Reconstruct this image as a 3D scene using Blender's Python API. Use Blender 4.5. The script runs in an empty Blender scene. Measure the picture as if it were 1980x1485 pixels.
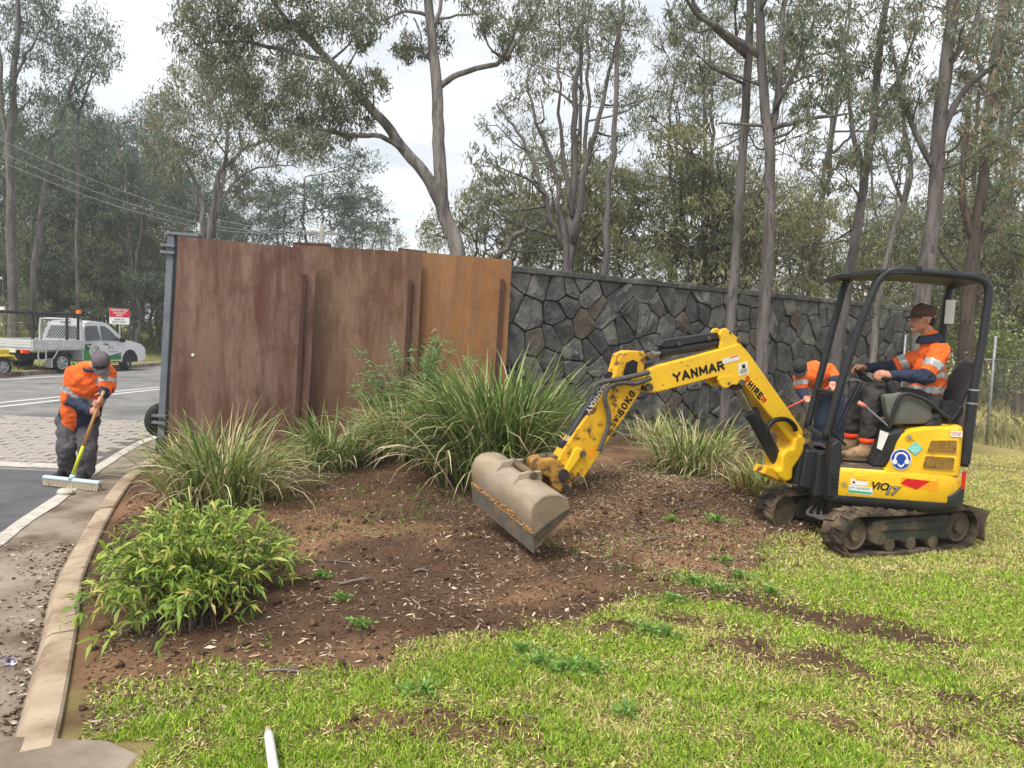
import bpy, bmesh, math, random
import numpy as np
from mathutils import Vector, Matrix
random.seed(7); RNG = np.random.default_rng(11)
scene = bpy.context.scene
COL = scene.collection
R_ = math.radians

# ------------------------------------------------------------------ camera
CAM_H = 1.74; PITCH = R_(4.0); ROLL = R_(2.5); FPX = 1450.0
Fv = np.array([0, math.cos(PITCH), -math.sin(PITCH)])
R0 = np.array([1.0, 0, 0]); U0 = np.array([0, math.sin(PITCH), math.cos(PITCH)])
Rv = R0 * math.cos(ROLL) + U0 * math.sin(ROLL)
Uv = -R0 * math.sin(ROLL) + U0 * math.cos(ROLL)
Ov = np.array([0, 0, CAM_H])
cd = bpy.data.cameras.new('camera'); cam = bpy.data.objects.new('camera', cd); COL.objects.link(cam)
cd.sensor_fit = 'HORIZONTAL'; cd.sensor_width = 36.0; cd.lens = FPX / 1980 * 36
cd.clip_start = 0.05; cd.clip_end = 2000
cam.matrix_world = Matrix(((Rv[0], Uv[0], -Fv[0], 0), (Rv[1], Uv[1], -Fv[1], 0), (Rv[2], Uv[2], -Fv[2], CAM_H), (0, 0, 0, 1)))
scene.camera = cam

# ------------------------------------------------------------------ overcast sky
w = bpy.data.worlds.new('World'); scene.world = w; w.use_nodes = True
nt = w.node_tree; nt.nodes.clear()
SUN_EL, SUN_AZ = R_(58), R_(215)      # azimuth clockwise from +Y
sky = nt.nodes.new('ShaderNodeTexSky'); sky.sky_type = 'NISHITA'; sky.sun_disc = False
sky.sun_elevation = SUN_EL; sky.sun_rotation = SUN_AZ; sky.dust_density = 3.0
tc = nt.nodes.new('ShaderNodeTexCoord')
sep = nt.nodes.new('ShaderNodeSeparateXYZ'); nt.links.new(tc.outputs['Generated'], sep.inputs[0])
def wm(op, a, b):
    n = nt.nodes.new('ShaderNodeMath'); n.operation = op
    for i, q in enumerate((a, b)):
        if isinstance(q, (int, float)): n.inputs[i].default_value = q
        else: nt.links.new(q, n.inputs[i])
    return n.outputs[0]
zz = wm('ADD', wm('MAXIMUM', sep.outputs[2], 0.0), 0.25)
cx = nt.nodes.new('ShaderNodeCombineXYZ')
nt.links.new(wm('DIVIDE', sep.outputs[0], zz), cx.inputs[0]); nt.links.new(wm('DIVIDE', sep.outputs[1], zz), cx.inputs[1])
nz = nt.nodes.new('ShaderNodeTexNoise'); nz.inputs['Scale'].default_value = 2.2; nz.inputs['Detail'].default_value = 6; nz.inputs['Roughness'].default_value = 0.55
nz.inputs['Distortion'].default_value = 0.4
nt.links.new(cx.outputs[0], nz.inputs['Vector'])
cr = nt.nodes.new('ShaderNodeValToRGB')
cr.color_ramp.elements[0].position = 0.32; cr.color_ramp.elements[0].color = (0.60, 0.64, 0.70, 1)
cr.color_ramp.elements[1].position = 0.66; cr.color_ramp.elements[1].color = (1.0, 1.0, 1.0, 1)
nt.links.new(nz.outputs['Fac'], cr.inputs[0])
sc_ = nt.nodes.new('ShaderNodeMixRGB'); sc_.blend_type = 'MULTIPLY'; sc_.inputs[0].default_value = 1; sc_.inputs[2].default_value = (4.25, 4.25, 4.25, 1)
nt.links.new(cr.outputs[0], sc_.inputs[1])
mx = nt.nodes.new('ShaderNodeMixRGB'); mx.inputs[0].default_value = 0.93
nt.links.new(sky.outputs[0], mx.inputs[1]); nt.links.new(sc_.outputs[0], mx.inputs[2])
bg = nt.nodes.new('ShaderNodeBackground'); bg.inputs['Strength'].default_value = 0.10
wo = nt.nodes.new('ShaderNodeOutputWorld')
nt.links.new(mx.outputs[0], bg.inputs['Color']); nt.links.new(bg.outputs[0], wo.inputs['Surface'])

sd = bpy.data.lights.new('sun', 'SUN'); sd.energy = 1.5; sd.angle = R_(28); sd.color = (1.0, 0.96, 0.90)
sun = bpy.data.objects.new('sun', sd); COL.objects.link(sun)
sdir = Vector((math.sin(SUN_AZ) * math.cos(SUN_EL), math.cos(SUN_AZ) * math.cos(SUN_EL), math.sin(SUN_EL)))
sun.rotation_euler = sdir.to_track_quat('Z', 'Y').to_euler(); sun.location = (0, 0, 30)

scene.view_settings.view_transform = 'Standard'; scene.view_settings.look = 'None'
scene.view_settings.exposure = 1.55; scene.view_settings.gamma = 1.0; scene.view_settings.use_curve_mapping = False
scene.render.engine = 'CYCLES'
scene.cycles.max_bounces = 6; scene.cycles.diffuse_bounces = 3; scene.cycles.glossy_bounces = 3; scene.cycles.transmission_bounces = 4
scene.cycles.use_denoising = True

# ------------------------------------------------------------------ helpers: picture point -> place
def ray(px, py): return Fv + Rv * (px - 990) / FPX + Uv * (742.5 - py) / FPX
def at(px, py, Y):
    d = ray(px, py); return Ov + d * (Y / d[1])
def gnd(px, py, z=0.0):
    d = ray(px, py); return Ov + d * ((z - CAM_H) / d[2])
def onpl(px, py, p0, n):
    d = ray(px, py); return Ov + d * (np.dot(np.asarray(p0) - Ov, n) / np.dot(d, n))

# ------------------------------------------------------------------ helpers: materials
def S(r, g, b):
    f = lambda c: (c / 255 / 12.92) if c / 255 <= 0.04045 else ((c / 255 + 0.055) / 1.055) ** 2.4
    return (f(r), f(g), f(b))
MATS = {}
def mat(name, c1, c2=None, rough=0.7, metal=0.0, scale=8.0, bump=0.0, bscale=60.0, c3=None, scale3=2.5, lo3=0.5, hi3=0.62, stretch=(1, 1, 1), attr=False, trans=0.0, lo=0.35, hi=0.65, spec=0.3, coat=0.0, c4=None, scale4=40, lo4=0.66, hi4=0.70):
    m = bpy.data.materials.new(name); m.use_nodes = True; MATS[name] = m
    t = m.node_tree; t.nodes.clear(); N = t.nodes.new; Lk = t.links.new
    out = N('ShaderNodeOutputMaterial'); b = N('ShaderNodeBsdfPrincipled')
    b.inputs['Roughness'].default_value = rough; b.inputs['Metallic'].default_value = metal
    b.inputs['Specular IOR Level'].default_value = spec; b.inputs['Coat Weight'].default_value = coat
    co = N('ShaderNodeTexCoord'); mp = N('ShaderNodeMapping'); mp.inputs['Scale'].default_value = stretch
    Lk(co.outputs['Object'], mp.inputs[0])
    def noise(sc, det=5, ro=0.6):
        n = N('ShaderNodeTexNoise'); n.inputs['Scale'].default_value = sc; n.inputs['Detail'].default_value = det; n.inputs['Roughness'].default_value = ro
        Lk(mp.outputs[0], n.inputs['Vector']); return n.outputs['Fac']
    def ramp(src, a, z):
        r = N('ShaderNodeMapRange'); r.inputs[1].default_value = a; r.inputs[2].default_value = z; Lk(src, r.inputs[0]); return r.outputs[0]
    def mixc(fac, a, z, mode='MIX'):
        q = N('ShaderNodeMixRGB'); q.blend_type = mode
        for i, s in ((0, fac), (1, a), (2, z)):
            if isinstance(s, (int, float)): q.inputs[i].default_value = s
            elif isinstance(s, tuple): q.inputs[i].default_value = (*s, 1)
            else: Lk(s, q.inputs[i])
        return q.outputs[0]
    if attr:
        a = N('ShaderNodeAttribute'); a.attribute_name = 'tint'; col = a.outputs['Color']
    elif c2 is not None: col = mixc(ramp(noise(scale), lo, hi), tuple(c1), tuple(c2))
    else: col = mixc(0.0, tuple(c1), tuple(c1))
    if c3 is not None: col = mixc(ramp(noise(scale3, 7, 0.65), lo3, hi3), col, tuple(c3))
    if c4 is not None: col = mixc(ramp(noise(scale4, 4, 0.5), lo4, hi4), col, tuple(c4))
    Lk(col, b.inputs['Base Color'])
    if bump > 0:
        bp = N('ShaderNodeBump'); bp.inputs['Strength'].default_value = min(1, bump); bp.inputs['Distance'].default_value = 0.01 * max(1, bump)
        Lk(noise(bscale, 6, 0.65), bp.inputs['Height']); Lk(bp.outputs[0], b.inputs['Normal'])
    if trans > 0:
        tr = N('ShaderNodeBsdfTranslucent'); Lk(col, tr.inputs['Color']); ms = N('ShaderNodeMixShader'); ms.inputs[0].default_value = trans
        Lk(b.outputs[0], ms.inputs[1]); Lk(tr.outputs[0], ms.inputs[2]); Lk(ms.outputs[0], out.inputs[0])
    else: Lk(b.outputs[0], out.inputs[0])
    return m

# ------------------------------------------------------------------ helpers: objects
def tag(o, label=None, cat=None, group=None, kind=None):
    if label: o['label'] = label
    if cat: o['category'] = cat
    if group: o['group'] = group
    if kind: o['kind'] = kind
    return o
def thing(name, loc, label, cat, group=None):
    o = bpy.data.objects.new(name, None); COL.objects.link(o); o.location = tuple(loc); o.empty_display_size = 0.1
    return tag(o, label, cat, group)
def world_loc(o):
    v = Vector((0, 0, 0))
    while o is not None:
        v = v + o.location; o = o.parent
        if o is not None and False: pass
    return v
def adopt(o, parent):
    if parent is not None:
        o.parent = parent
        r = parent
        while r.parent is not None: r = r.parent
        if parent is r: o.matrix_parent_inverse = Matrix.Translation(-r.location)
    return o
def link(name, me, m=None, parent=None, smooth=False):
    o = bpy.data.objects.new(name, me); COL.objects.link(o)
    if m is not None and not me.materials: me.materials.append(m if not isinstance(m, str) else MATS[m])
    if smooth: me.polygons.foreach_set('use_smooth', [True] * len(me.polygons))
    return adopt(o, parent)
def npmesh(name, V, F, tint=None):
    """V (n,3), F (m,k) array of equal-size faces"""
    V = np.asarray(V, np.float32); F = np.asarray(F, np.int32); me = bpy.data.meshes.new(name)
    me.vertices.add(len(V)); me.vertices.foreach_set('co', V.ravel())
    k = F.shape[1]; me.loops.add(F.size); me.loops.foreach_set('vertex_index', F.ravel())
    me.polygons.add(len(F)); me.polygons.foreach_set('loop_start', np.arange(len(F), dtype=np.int32) * k)
    me.update(calc_edges=True)
    if tint is not None:
        a = me.attributes.new('tint', 'FLOAT_COLOR', 'POINT')
        t4 = np.ones((len(V), 4), np.float32); t4[:, :3] = tint; a.data.foreach_set('color', t4.ravel())
    return me

class MB:
    def __init__(s): s.v = []; s.f = []
    def add(s, V, F):
        o = len(s.v); s.v += [tuple(map(float, q)) for q in V]; s.f += [tuple(i + o for i in q) for q in F]; return s
    def box(s, c, size, M=None, bev=0.0):
        x, y, z = [q / 2 for q in size]; c = np.asarray(c, float)
        if bev <= 0:
            V = [(a, b, d) for d in (-z, z) for a, b in ((-x, -y), (x, -y), (x, y), (-x, y))]
            F = [(3, 2, 1, 0), (4, 5, 6, 7), (0, 1, 5, 4), (1, 2, 6, 5), (2, 3, 7, 6), (3, 0, 4, 7)]
        else:
            bm = bmesh.new(); bmesh.ops.create_cube(bm, size=1)
            for q in bm.verts: q.co = Vector((q.co.x * 2 * x, q.co.y * 2 * y, q.co.z * 2 * z))
            bmesh.ops.bevel(bm, geom=bm.edges[:], offset=bev, segments=2, affect='EDGES', profile=0.5)
            bm.verts.index_update(); V = [tuple(q.co) for q in bm.verts]; F = [tuple(q.index for q in g.verts) for g in bm.faces]; bm.free()
        V = np.array(V)
        if M is not None: V = V @ np.asarray(M).T
        return s.add(V + c, F)
    def tube(s, P, r, n=8, cap=True):
        P = [np.asarray(p, float) for p in P]; k = len(P)
        rr = [r] * k if isinstance(r, (int, float)) else list(r)
        V = []; up = np.array([0.13, 0.21, 0.97]); prev = None
        for i, p in enumerate(P):
            t = P[min(i + 1, k - 1)] - P[max(i - 1, 0)]; t = t / (np.linalg.norm(t) + 1e-9)
            if prev is None:
                a = np.cross(t, up if abs(t @ up) < 0.95 else np.array([1.0, 0, 0]))
            else: a = prev - t * (prev @ t)
            a = a / (np.linalg.norm(a) + 1e-9); prev = a; b = np.cross(t, a)
            for j in range(n):
                th = 2 * math.pi * j / n; V.append(p + rr[i] * (a * math.cos(th) + b * math.sin(th)))
        F = [(i * n + j, i * n + (j + 1) % n, (i + 1) * n + (j + 1) % n, (i + 1) * n + j) for i in range(k - 1) for j in range(n)]
        if cap: F += [tuple(range(n))[::-1], tuple((k - 1) * n + j for j in range(n))]
        return s.add(V, F)
    def prism(s, poly, p0, ax, ay, az, h0, h1):
        """2D polygon in plane (ax,ay) at p0, extruded along az from h0 to h1"""
        n = len(poly); p0, ax, ay, az = [np.asarray(q, float) for q in (p0, ax, ay, az)]
        V = [p0 + ax * a + ay * b + az * h for h in (h0, h1) for a, b in poly]
        F = [tuple(range(n))[::-1], tuple(range(n, 2 * n))] + [(i, (i + 1) % n, n + (i + 1) % n, n + i) for i in range(n)]
        return s.add(V, F)
    def loft(s, rings, cap=True):
        n = len(rings[0]); V = [q for r in rings for q in r]
        F = [(i * n + j, i * n + (j + 1) % n, (i + 1) * n + (j + 1) % n, (i + 1) * n + j) for i in range(len(rings) - 1) for j in range(n)]
        if cap: F += [tuple(range(n))[::-1], tuple((len(rings) - 1) * n + j for j in range(n))]
        return s.add(V, F)
    def me(s, name, bev=0.0, seg=2):
        me = bpy.data.meshes.new(name); me.from_pydata(s.v, [], s.f)
        bm = bmesh.new(); bm.from_mesh(me); bmesh.ops.recalc_face_normals(bm, faces=bm.faces)
        if bev > 0:
            ed = [e for e in bm.edges if len(e.link_faces) == 2 and e.calc_face_angle(0) > 0.5]
            bmesh.ops.bevel(bm, geom=ed, offset=bev, segments=seg, affect='EDGES', profile=0.5, clamp_overlap=True)
        bm.to_mesh(me); bm.free(); return me
    def build(s, name, m, parent=None, smooth=False, bev=0.0, auto=False):
        me = s.me(name, bev); o = link(name, me, m, parent, smooth or auto)
        if auto: me.set_sharp_from_angle(angle=R_(38))
        return o

def catmull(P, n=4):
    P = [np.asarray(p, float) for p in P]; Q = [2 * P[0] - P[1]] + P + [2 * P[-1] - P[-2]]; out = []
    for i in range(1, len(Q) - 2):
        a, b, c, d = Q[i - 1:i + 3]
        for k in range(n):
            t = k / n; out.append(0.5 * (2 * b + (c - a) * t + (2 * a - 5 * b + 4 * c - d) * t * t + (3 * b - a - 3 * c + d) * t ** 3))
    return out + [P[-1]]
def rlist(a, b, n, pw=1.0): return [a + (b - a) * (i / (n - 1)) ** pw for i in range(n)]
def text_mesh(s, size, ext=0.001, bold=0.0, shear=0.0, spacing=1.0):
    cu = bpy.data.curves.new('txt', 'FONT'); cu.body = s; cu.size = size; cu.extrude = ext; cu.offset = bold; cu.shear = shear
    cu.space_character = spacing; cu.align_x = 'CENTER'; cu.align_y = 'CENTER'; cu.resolution_u = 3
    o = bpy.data.objects.new('txt', cu); COL.objects.link(o); dg = bpy.context.evaluated_depsgraph_get()
    me = bpy.data.meshes.new_from_object(o.evaluated_get(dg)); bpy.data.objects.remove(o); me.materials.clear(); return me
def place_text(name, s, size, pos, ex, ey, m, parent, bold=0.0, shear=0.0, ext=0.001, spacing=1.0):
    me = text_mesh(s, size, ext, bold, shear, spacing); ex = Vector(ex).normalized(); ey = Vector(ey); ey = (ey - ex * ey.dot(ex)).normalized(); ez = ex.cross(ey)
    M = Matrix(((ex.x, ey.x, ez.x, pos[0]), (ex.y, ey.y, ez.y, pos[1]), (ex.z, ey.z, ez.z, pos[2]), (0, 0, 0, 1)))
    me.transform(M); return link(name, me, m, parent)

GLY = {'Y': [((0, 1), (.5, .5)), ((1, 1), (.5, .5)), ((.5, .55), (.5, 0))], 'A': [((0, 0), (.5, 1)), ((.5, 1), (1, 0)), ((.22, .32), (.78, .32))], 'N': [((.1, 0), (.1, 1)), ((.1, 1), (.9, 0)), ((.9, 0), (.9, 1))], 'M': [((.05, 0), (.05, 1)), ((.05, 1), (.5, .25)), ((.5, .25), (.95, 1)), ((.95, 1), (.95, 0))],
       'R': [((.1, 0), (.1, 1)), ((.1, 1), (.75, 1)), ((.75, 1), (.9, .85)), ((.9, .85), (.9, .62)), ((.9, .62), (.75, .48)), ((.75, .48), (.1, .48)), ((.5, .48), (.95, 0))], 'H': [((.1, 0), (.1, 1)), ((.9, 0), (.9, 1)), ((.1, .5), (.9, .5))], 'I': [((.5, 0), (.5, 1))], 'E': [((.1, 0), (.1, 1)), ((.1, 1), (.9, 1)), ((.1, .5), (.8, .5)), ((.1, 0), (.9, 0))],
       '6': [((.85, 1), (.3, .9)), ((.3, .9), (.1, .5)), ((.1, .5), (.15, .1)), ((.15, .1), (.8, 0)), ((.8, 0), (.9, .3)), ((.9, .3), (.75, .55)), ((.75, .55), (.15, .5))], '0': [((.1, .2), (.1, .8)), ((.1, .8), (.5, 1)), ((.5, 1), (.9, .8)), ((.9, .8), (.9, .2)), ((.9, .2), (.5, 0)), ((.5, 0), (.1, .2))], 'K': [((.1, 0), (.1, 1)), ((.1, .45), (.9, 1)), ((.35, .55), (.95, 0))], 'G': [((.9, .85), (.5, 1)), ((.5, 1), (.1, .75)), ((.1, .75), (.1, .25)), ((.1, .25), (.5, 0)), ((.5, 0), (.9, .15)), ((.9, .15), (.9, .5)), ((.9, .5), (.55, .5))],
       'V': [((0, 1), (.5, 0)), ((.5, 0), (1, 1))], 'S': [((.9, .9), (.2, 1)), ((.2, 1), (.1, .65)), ((.1, .65), (.9, .4)), ((.9, .4), (.8, 0)), ((.8, 0), (.1, .1))], 'W': [((0, 1), (.25, 0)), ((.25, 0), (.5, .8)), ((.5, .8), (.75, 0)), ((.75, 0), (1, 1))], 'L': [((.1, 1), (.1, 0)), ((.1, 0), (.9, 0))]}
def block_text(name, s, h, pos, ex, ey, m, parent, w=0.8, sw_=0.2, gap=0.28):
    """bold block capitals built of strokes; h letter height, w width ratio, sw_ stroke ratio"""
    ex = np.asarray(ex, float); ex = ex / np.linalg.norm(ex); ey = np.asarray(ey, float); ey = ey - ex * (ey @ ex); ey = ey / np.linalg.norm(ey); ez = np.cross(ex, ey); mb = MB()
    adv = [(0.35 if c == 'I' else 1.15 if c in 'MW' else 1.0) * w * h for c in s]; tot = sum(adv) + gap * h * (len(s) - 1); x = -tot / 2; k = 0; t = sw_ * h / 2
    for c, a in zip(s, adv):
        for (p, q) in GLY[c]:
            P, Q = np.array([x + p[0] * a, (p[1] - .5) * (h - 2 * t)]), np.array([x + q[0] * a, (q[1] - .5) * (h - 2 * t)]); d = (Q - P) / np.linalg.norm(Q - P); n = np.array([-d[1], d[0]]); P = P - d * t * .8; Q = Q + d * t * .8; k += 1; z1_ = 0.0008 + 0.00025 * (k % 9)
            mb.prism([tuple(P + n * t), tuple(P - n * t), tuple(Q - n * t), tuple(Q + n * t)], pos, ex, ey, ez, 0, z1_)
        x += a + gap * h
    return mb.build(name, m, parent)

# value noise in numpy
_LAT = np.random.default_rng(5).random((256, 256))
def vnoise(x, y, s):
    x = np.asarray(x, float) * s + 1000.3; y = np.asarray(y, float) * s + 1000.7
    i = np.floor(x).astype(int); j = np.floor(y).astype(int); fx = x - i; fy = y - j
    fx = fx * fx * (3 - 2 * fx); fy = fy * fy * (3 - 2 * fy); g = lambda a, b: _LAT[a % 256, b % 256]
    return (g(i, j) * (1 - fx) + g(i + 1, j) * fx) * (1 - fy) + (g(i, j + 1) * (1 - fx) + g(i + 1, j + 1) * fx) * fy
def fbm(x, y, s, o=4):
    t = 0; a = 0.5; k = 0
    for q in range(o): t = t + a * vnoise(x, y, s * 2 ** q + q * 0.37); k += a; a *= 0.55
    return t / k
# ================================================================== materials
mat('soil', (0.07, 0.035, 0.02), attr=True, rough=0.95, bump=1.6, bscale=45, spec=0.1)
mat('asphalt', S(116, 114, 111), S(136, 133, 129), rough=0.9, scale=3, bump=0.5, bscale=220, c3=S(100, 99, 100), scale3=0.7)
mat('asphalt_dark', S(82, 82, 85), S(98, 98, 99), rough=0.9, scale=4, bump=0.5, bscale=220)
mat('gutter_concrete', S(120, 106, 92), S(148, 136, 120), rough=0.9, scale=3, bump=0.5, bscale=90, c3=S(88, 70, 56), scale3=1.6, lo3=0.5, hi3=0.66)
mat('pale_concrete', S(172, 166, 154), S(196, 190, 178), rough=0.9, scale=9, bump=0.4, bscale=120, c3=S(120, 108, 96), scale3=5, lo3=0.55, hi3=0.7)
mat('kerb_concrete', S(160, 142, 120), S(176, 158, 136), rough=0.9, scale=5, bump=0.5, bscale=160, c3=S(118, 94, 74), scale3=2.6, lo3=0.46, hi3=0.70, c4=S(96, 78, 62), scale4=14, lo4=0.62, hi4=0.74)
mat('paver', S(150, 142, 134), S(172, 165, 156), rough=0.85, scale=3, bump=0.6, bscale=50, c3=S(120, 112, 106), scale3=2)
mat('paver_joint', S(92, 86, 80), S(104, 98, 92), rough=0.95, scale=30)
mat('road_paint', S(222, 222, 218), S(196, 195, 190), rough=0.7, scale=14)
mat('yellow_paint', S(214, 178, 84), S(190, 160, 80), rough=0.7, scale=12)
mat('verge', S(148, 142, 92), S(116, 124, 70), rough=0.95, scale=0.8, bump=1, bscale=12)
mat('bluestone', S(92, 90, 87), S(113, 111, 106), rough=0.8, scale=2.2, bump=2.2, bscale=9, c3=S(76, 76, 77), scale3=4, lo3=0.45, hi3=0.6, c4=S(116, 116, 113), scale4=22, lo4=0.62, hi4=0.70)
mat('bluestone_dark', S(75, 74, 72), S(96, 95, 92), rough=0.8, scale=2.2, bump=2.2, bscale=9, c3=S(62, 62, 64), scale3=4, lo3=0.45, hi3=0.6, c4=S(98, 98, 96), scale4=22, lo4=0.63, hi4=0.71)
mat('bluestone_light', S(104, 102, 98), S(122, 120, 114), rough=0.8, scale=2.2, bump=2.2, bscale=9, c3=S(78, 78, 80), scale3=4, lo3=0.45, hi3=0.6, c4=S(146, 146, 140), scale4=18, lo4=0.60, hi4=0.70)
mat('bluestone_brown', S(98, 88, 76), S(86, 82, 76), rough=0.85, scale=3, bump=1.2, bscale=14)
mat('mortar', S(50, 49, 48), S(66, 65, 63), rough=0.95, scale=12, bump=1, bscale=40)
mat('galvanised', S(102, 108, 114), S(118, 123, 128), rough=0.55, metal=0.2, scale=6, bump=0.1, bscale=40)
mat('black_rubber', S(34, 34, 35), S(48, 47, 46), rough=0.85, scale=20, bump=0.3, bscale=90)
mat('dark_steel', S(52, 50, 50), S(68, 64, 62), rough=0.6, metal=0.3, scale=12)
mat('white_paint', S(222, 224, 226), S(206, 208, 210), rough=0.35, scale=2, spec=0.5, coat=0.3)
mat('red_paint', S(206, 36, 52), S(192, 30, 46), rough=0.5, scale=6)
mat('sign_white', S(232, 232, 230), None, rough=0.5)
mat('grey_zinc', S(158, 160, 160), S(140, 142, 144), rough=0.5, metal=0.4, scale=9)
def corten(name, a, b, c, d):
    m = mat(name, a, b, rough=0.85, scale=1.4, stretch=(3.2, 3.2, 0.42), c3=c, scale3=2.0, lo3=0.46, hi3=0.66, bump=0.35, bscale=60, lo=0.38, hi=0.62)
    t = m.node_tree; bs = next(n for n in t.nodes if n.type == 'BSDF_PRINCIPLED'); src = bs.inputs['Base Color'].links[0].from_socket
    co = t.nodes.new('ShaderNodeTexCoord')
    def layer(src, scale, st, lo, hi, colr, amt, det=6):
        mp = t.nodes.new('ShaderNodeMapping'); mp.inputs['Scale'].default_value = st; t.links.new(co.outputs['Object'], mp.inputs[0])
        n = t.nodes.new('ShaderNodeTexNoise'); n.inputs['Scale'].default_value = scale; n.inputs['Detail'].default_value = det; n.inputs['Roughness'].default_value = 0.7; t.links.new(mp.outputs[0], n.inputs['Vector'])
        r = t.nodes.new('ShaderNodeMapRange'); r.inputs[1].default_value = lo; r.inputs[2].default_value = hi; r.inputs[4].default_value = amt; t.links.new(n.outputs['Fac'], r.inputs[0])
        q = t.nodes.new('ShaderNodeMixRGB'); t.links.new(r.outputs[0], q.inputs[0]); t.links.new(src, q.inputs[1]); q.inputs[2].default_value = (*colr, 1); return q.outputs[0]
    src = layer(src, 9, (1, 1, 0.10), 0.48, 0.68, d, 0.75)
    src = layer(src, 2.2, (1, 1, 0.16), 0.50, 0.60, tuple(q * 1.25 for q in d), 0.5)
    src = layer(src, 30, (1, 1, 0.25), 0.46, 0.70, tuple(q * 0.55 for q in a), 0.5)
    src = layer(src, 1.3, (1, 1, 1), 0.52, 0.66, tuple(q * 0.5 for q in c), 0.6, 8)
    t.links.new(src, bs.inputs['Base Color'])
corten('corten_plum', S(114, 85, 73), S(99, 72, 62), S(96, 58, 45), S(132, 107, 94))
corten('corten_mid', S(116, 88, 70), S(102, 76, 62), S(104, 68, 50), S(130, 104, 84))
corten('corten_orange', S(142, 100, 66), S(126, 92, 66), S(152, 104, 58), S(138, 104, 76))
mat('corten_edge', S(92, 64, 54), S(76, 54, 48), rough=0.85, scale=8)

# ================================================================== ground
K_IN = [(-1.66, 2.6), (-1.85, 3.06), (-2.4, 4.14), (-2.85, 5.0), (-3.48, 6.51), (-3.99, 7.91), (-4.27, 8.97), (-4.45, 10.0), (-4.6, 12.0), (-4.7, 14.5)]
kc = catmull([(x, y, 0) for x, y in K_IN], 8); KY = np.array([p[1] for p in kc]); KX = np.array([p[0] for p in kc])
def kerb_x(y): return np.interp(y, KY, KX)
EX = [-1.9, -1.6, -0.96, -0.2, 0.41, 1.18, 2.16, 3.0, 3.3, 4.0, 5.0, 6.0]
EY = [3.02, 3.41, 3.69, 4.09, 4.46, 5.05, 5.95, 6.9, 7.5, 10.2, 13.0, 17.0]
def edge_y(x): return np.interp(x, EX, EY)
def lawnness(x, y):
    """>0 lawn, <0 bare garden bed"""
    x = np.asarray(x, float); y = np.asarray(y, float)
    return np.clip((edge_y(x) - y) * 0.8, -3, 3) + (fbm(x, y, 1.6, 4) - 0.5) * 1.35
def gz(x, y):
    x = np.asarray(x, float); y = np.asarray(y, float)
    bed = 1 / (1 + np.exp(np.clip(-(y - edge_y(x)) * 4, -40, 40)))
    rise = 0.16 * np.clip((y - 5.0) / 4.0, 0, 1) * bed
    heap = 0.18 * np.exp(-((x - 1.75) / 0.75) ** 2 - ((y - 7.7) / 0.75) ** 2) + 0.07 * np.exp(-((x + 0.35) / 0.7) ** 2 - ((y - 5.7) / 0.25) ** 2)
    hollow = -0.05 * np.exp(-((x - 0.5) / 0.6) ** 2 - ((y - 4.95) / 0.35) ** 2)
    rough = (fbm(x, y, 2.0, 5) - 0.5) * (0.035 + 0.085 * bed)
    z = rise + heap + hollow + rough
    k = np.clip((x - kerb_x(y)) / 0.5, 0, 1); return z * k - 0.035 * (1 - k)
def axis(a, b, step, far_lo, far_hi):
    L = [a]; s = step
    while L[0] > far_lo: s *= 1.22; L.insert(0, L[0] - s)
    L += list(np.arange(a + step, b, step)); s = step
    while L[-1] < far_hi: s *= 1.22; L.append(L[-1] + s)
    return np.array(L)
xs = axis(-4.8, 5.2, 0.045, -4.85, 220); ys = axis(1.6, 10.5, 0.045, -8, 260)
GX, GY = np.meshgrid(xs, ys); GZ = gz(GX, GY)
ln = lawnness(GX, GY)
f1 = fbm(GX, GY, 3.0, 5)[..., None]; f2 = fbm(GX + 40, GY, 9.0, 4)[..., None]; f3 = fbm(GX, GY + 70, 0.9, 3)[..., None]
soil = np.array(S(88, 68, 53)) * (0.55 + 0.75 * f2) ; smear = np.exp(-((GX - 0.35) / 0.75) ** 2 - ((GY - 4.95 - 0.25 * (GX - .3)) / 0.22) ** 2)[..., None] * (0.4 + 0.9 * f1)
wd_ = np.clip((f3 - 0.5) * 3 + 0.8 * smear, 0, 0.85); soil = soil * (1 - wd_) + np.array(S(142, 110, 82)) * (0.7 + 0.6 * f2) * wd_
thatch = np.array(S(136, 124, 80)) * (0.45 + 0.95 * f2)
def ruts(x, y):
    """two torn lines the tracks left across the lawn"""
    w1 = (fbm(x, y + 9, 1.5, 3) - 0.5) * 0.5; n_ = np.clip((fbm(x + 5, y, 2.6, 3) - 0.36) * 6, 0, 1)
    return n_ * (np.exp(-((y + w1 - (5.15 - 0.55 * (x - 1.2))) / 0.24) ** 2) * (x > 0.7) * (x < 3.8) + np.exp(-((y + w1 - (4.30 - 0.42 * (x - 1.2))) / 0.28) ** 2) * (x > 0.2) * (x < 3.3) + 0.9 * np.exp(-((y + w1 - 3.25) / 0.20) ** 2) * (x > -1.4) * (x < 2.4))
lm = (1 - np.clip(1.3 * ruts(GX, GY), 0, 1))[..., None] * np.clip(ln * 3 + 0.5, 0, 1)[..., None] * np.clip((f1 - 0.26) * 6, 0.35, 1)
TINT = soil * (1 - lm) + thatch * lm
wild = np.clip((GX - 8.2) / 0.6 + np.clip((GY - 11) * 0.15, -1, 0), 0, 1)[..., None]
TINT = TINT * (1 - wild) + np.array(S(166, 154, 104)) * wild
nx, ny = len(xs), len(ys); idx = np.arange(nx * ny).reshape(ny, nx)
Q = np.stack([idx[:-1, :-1], idx[:-1, 1:], idx[1:, 1:], idx[1:, :-1]], -1)
keep = (GX[:-1, :-1] > kerb_x(GY[:-1, :-1]) - 0.06) | (GY[:-1, :-1] > 14.6)
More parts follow.
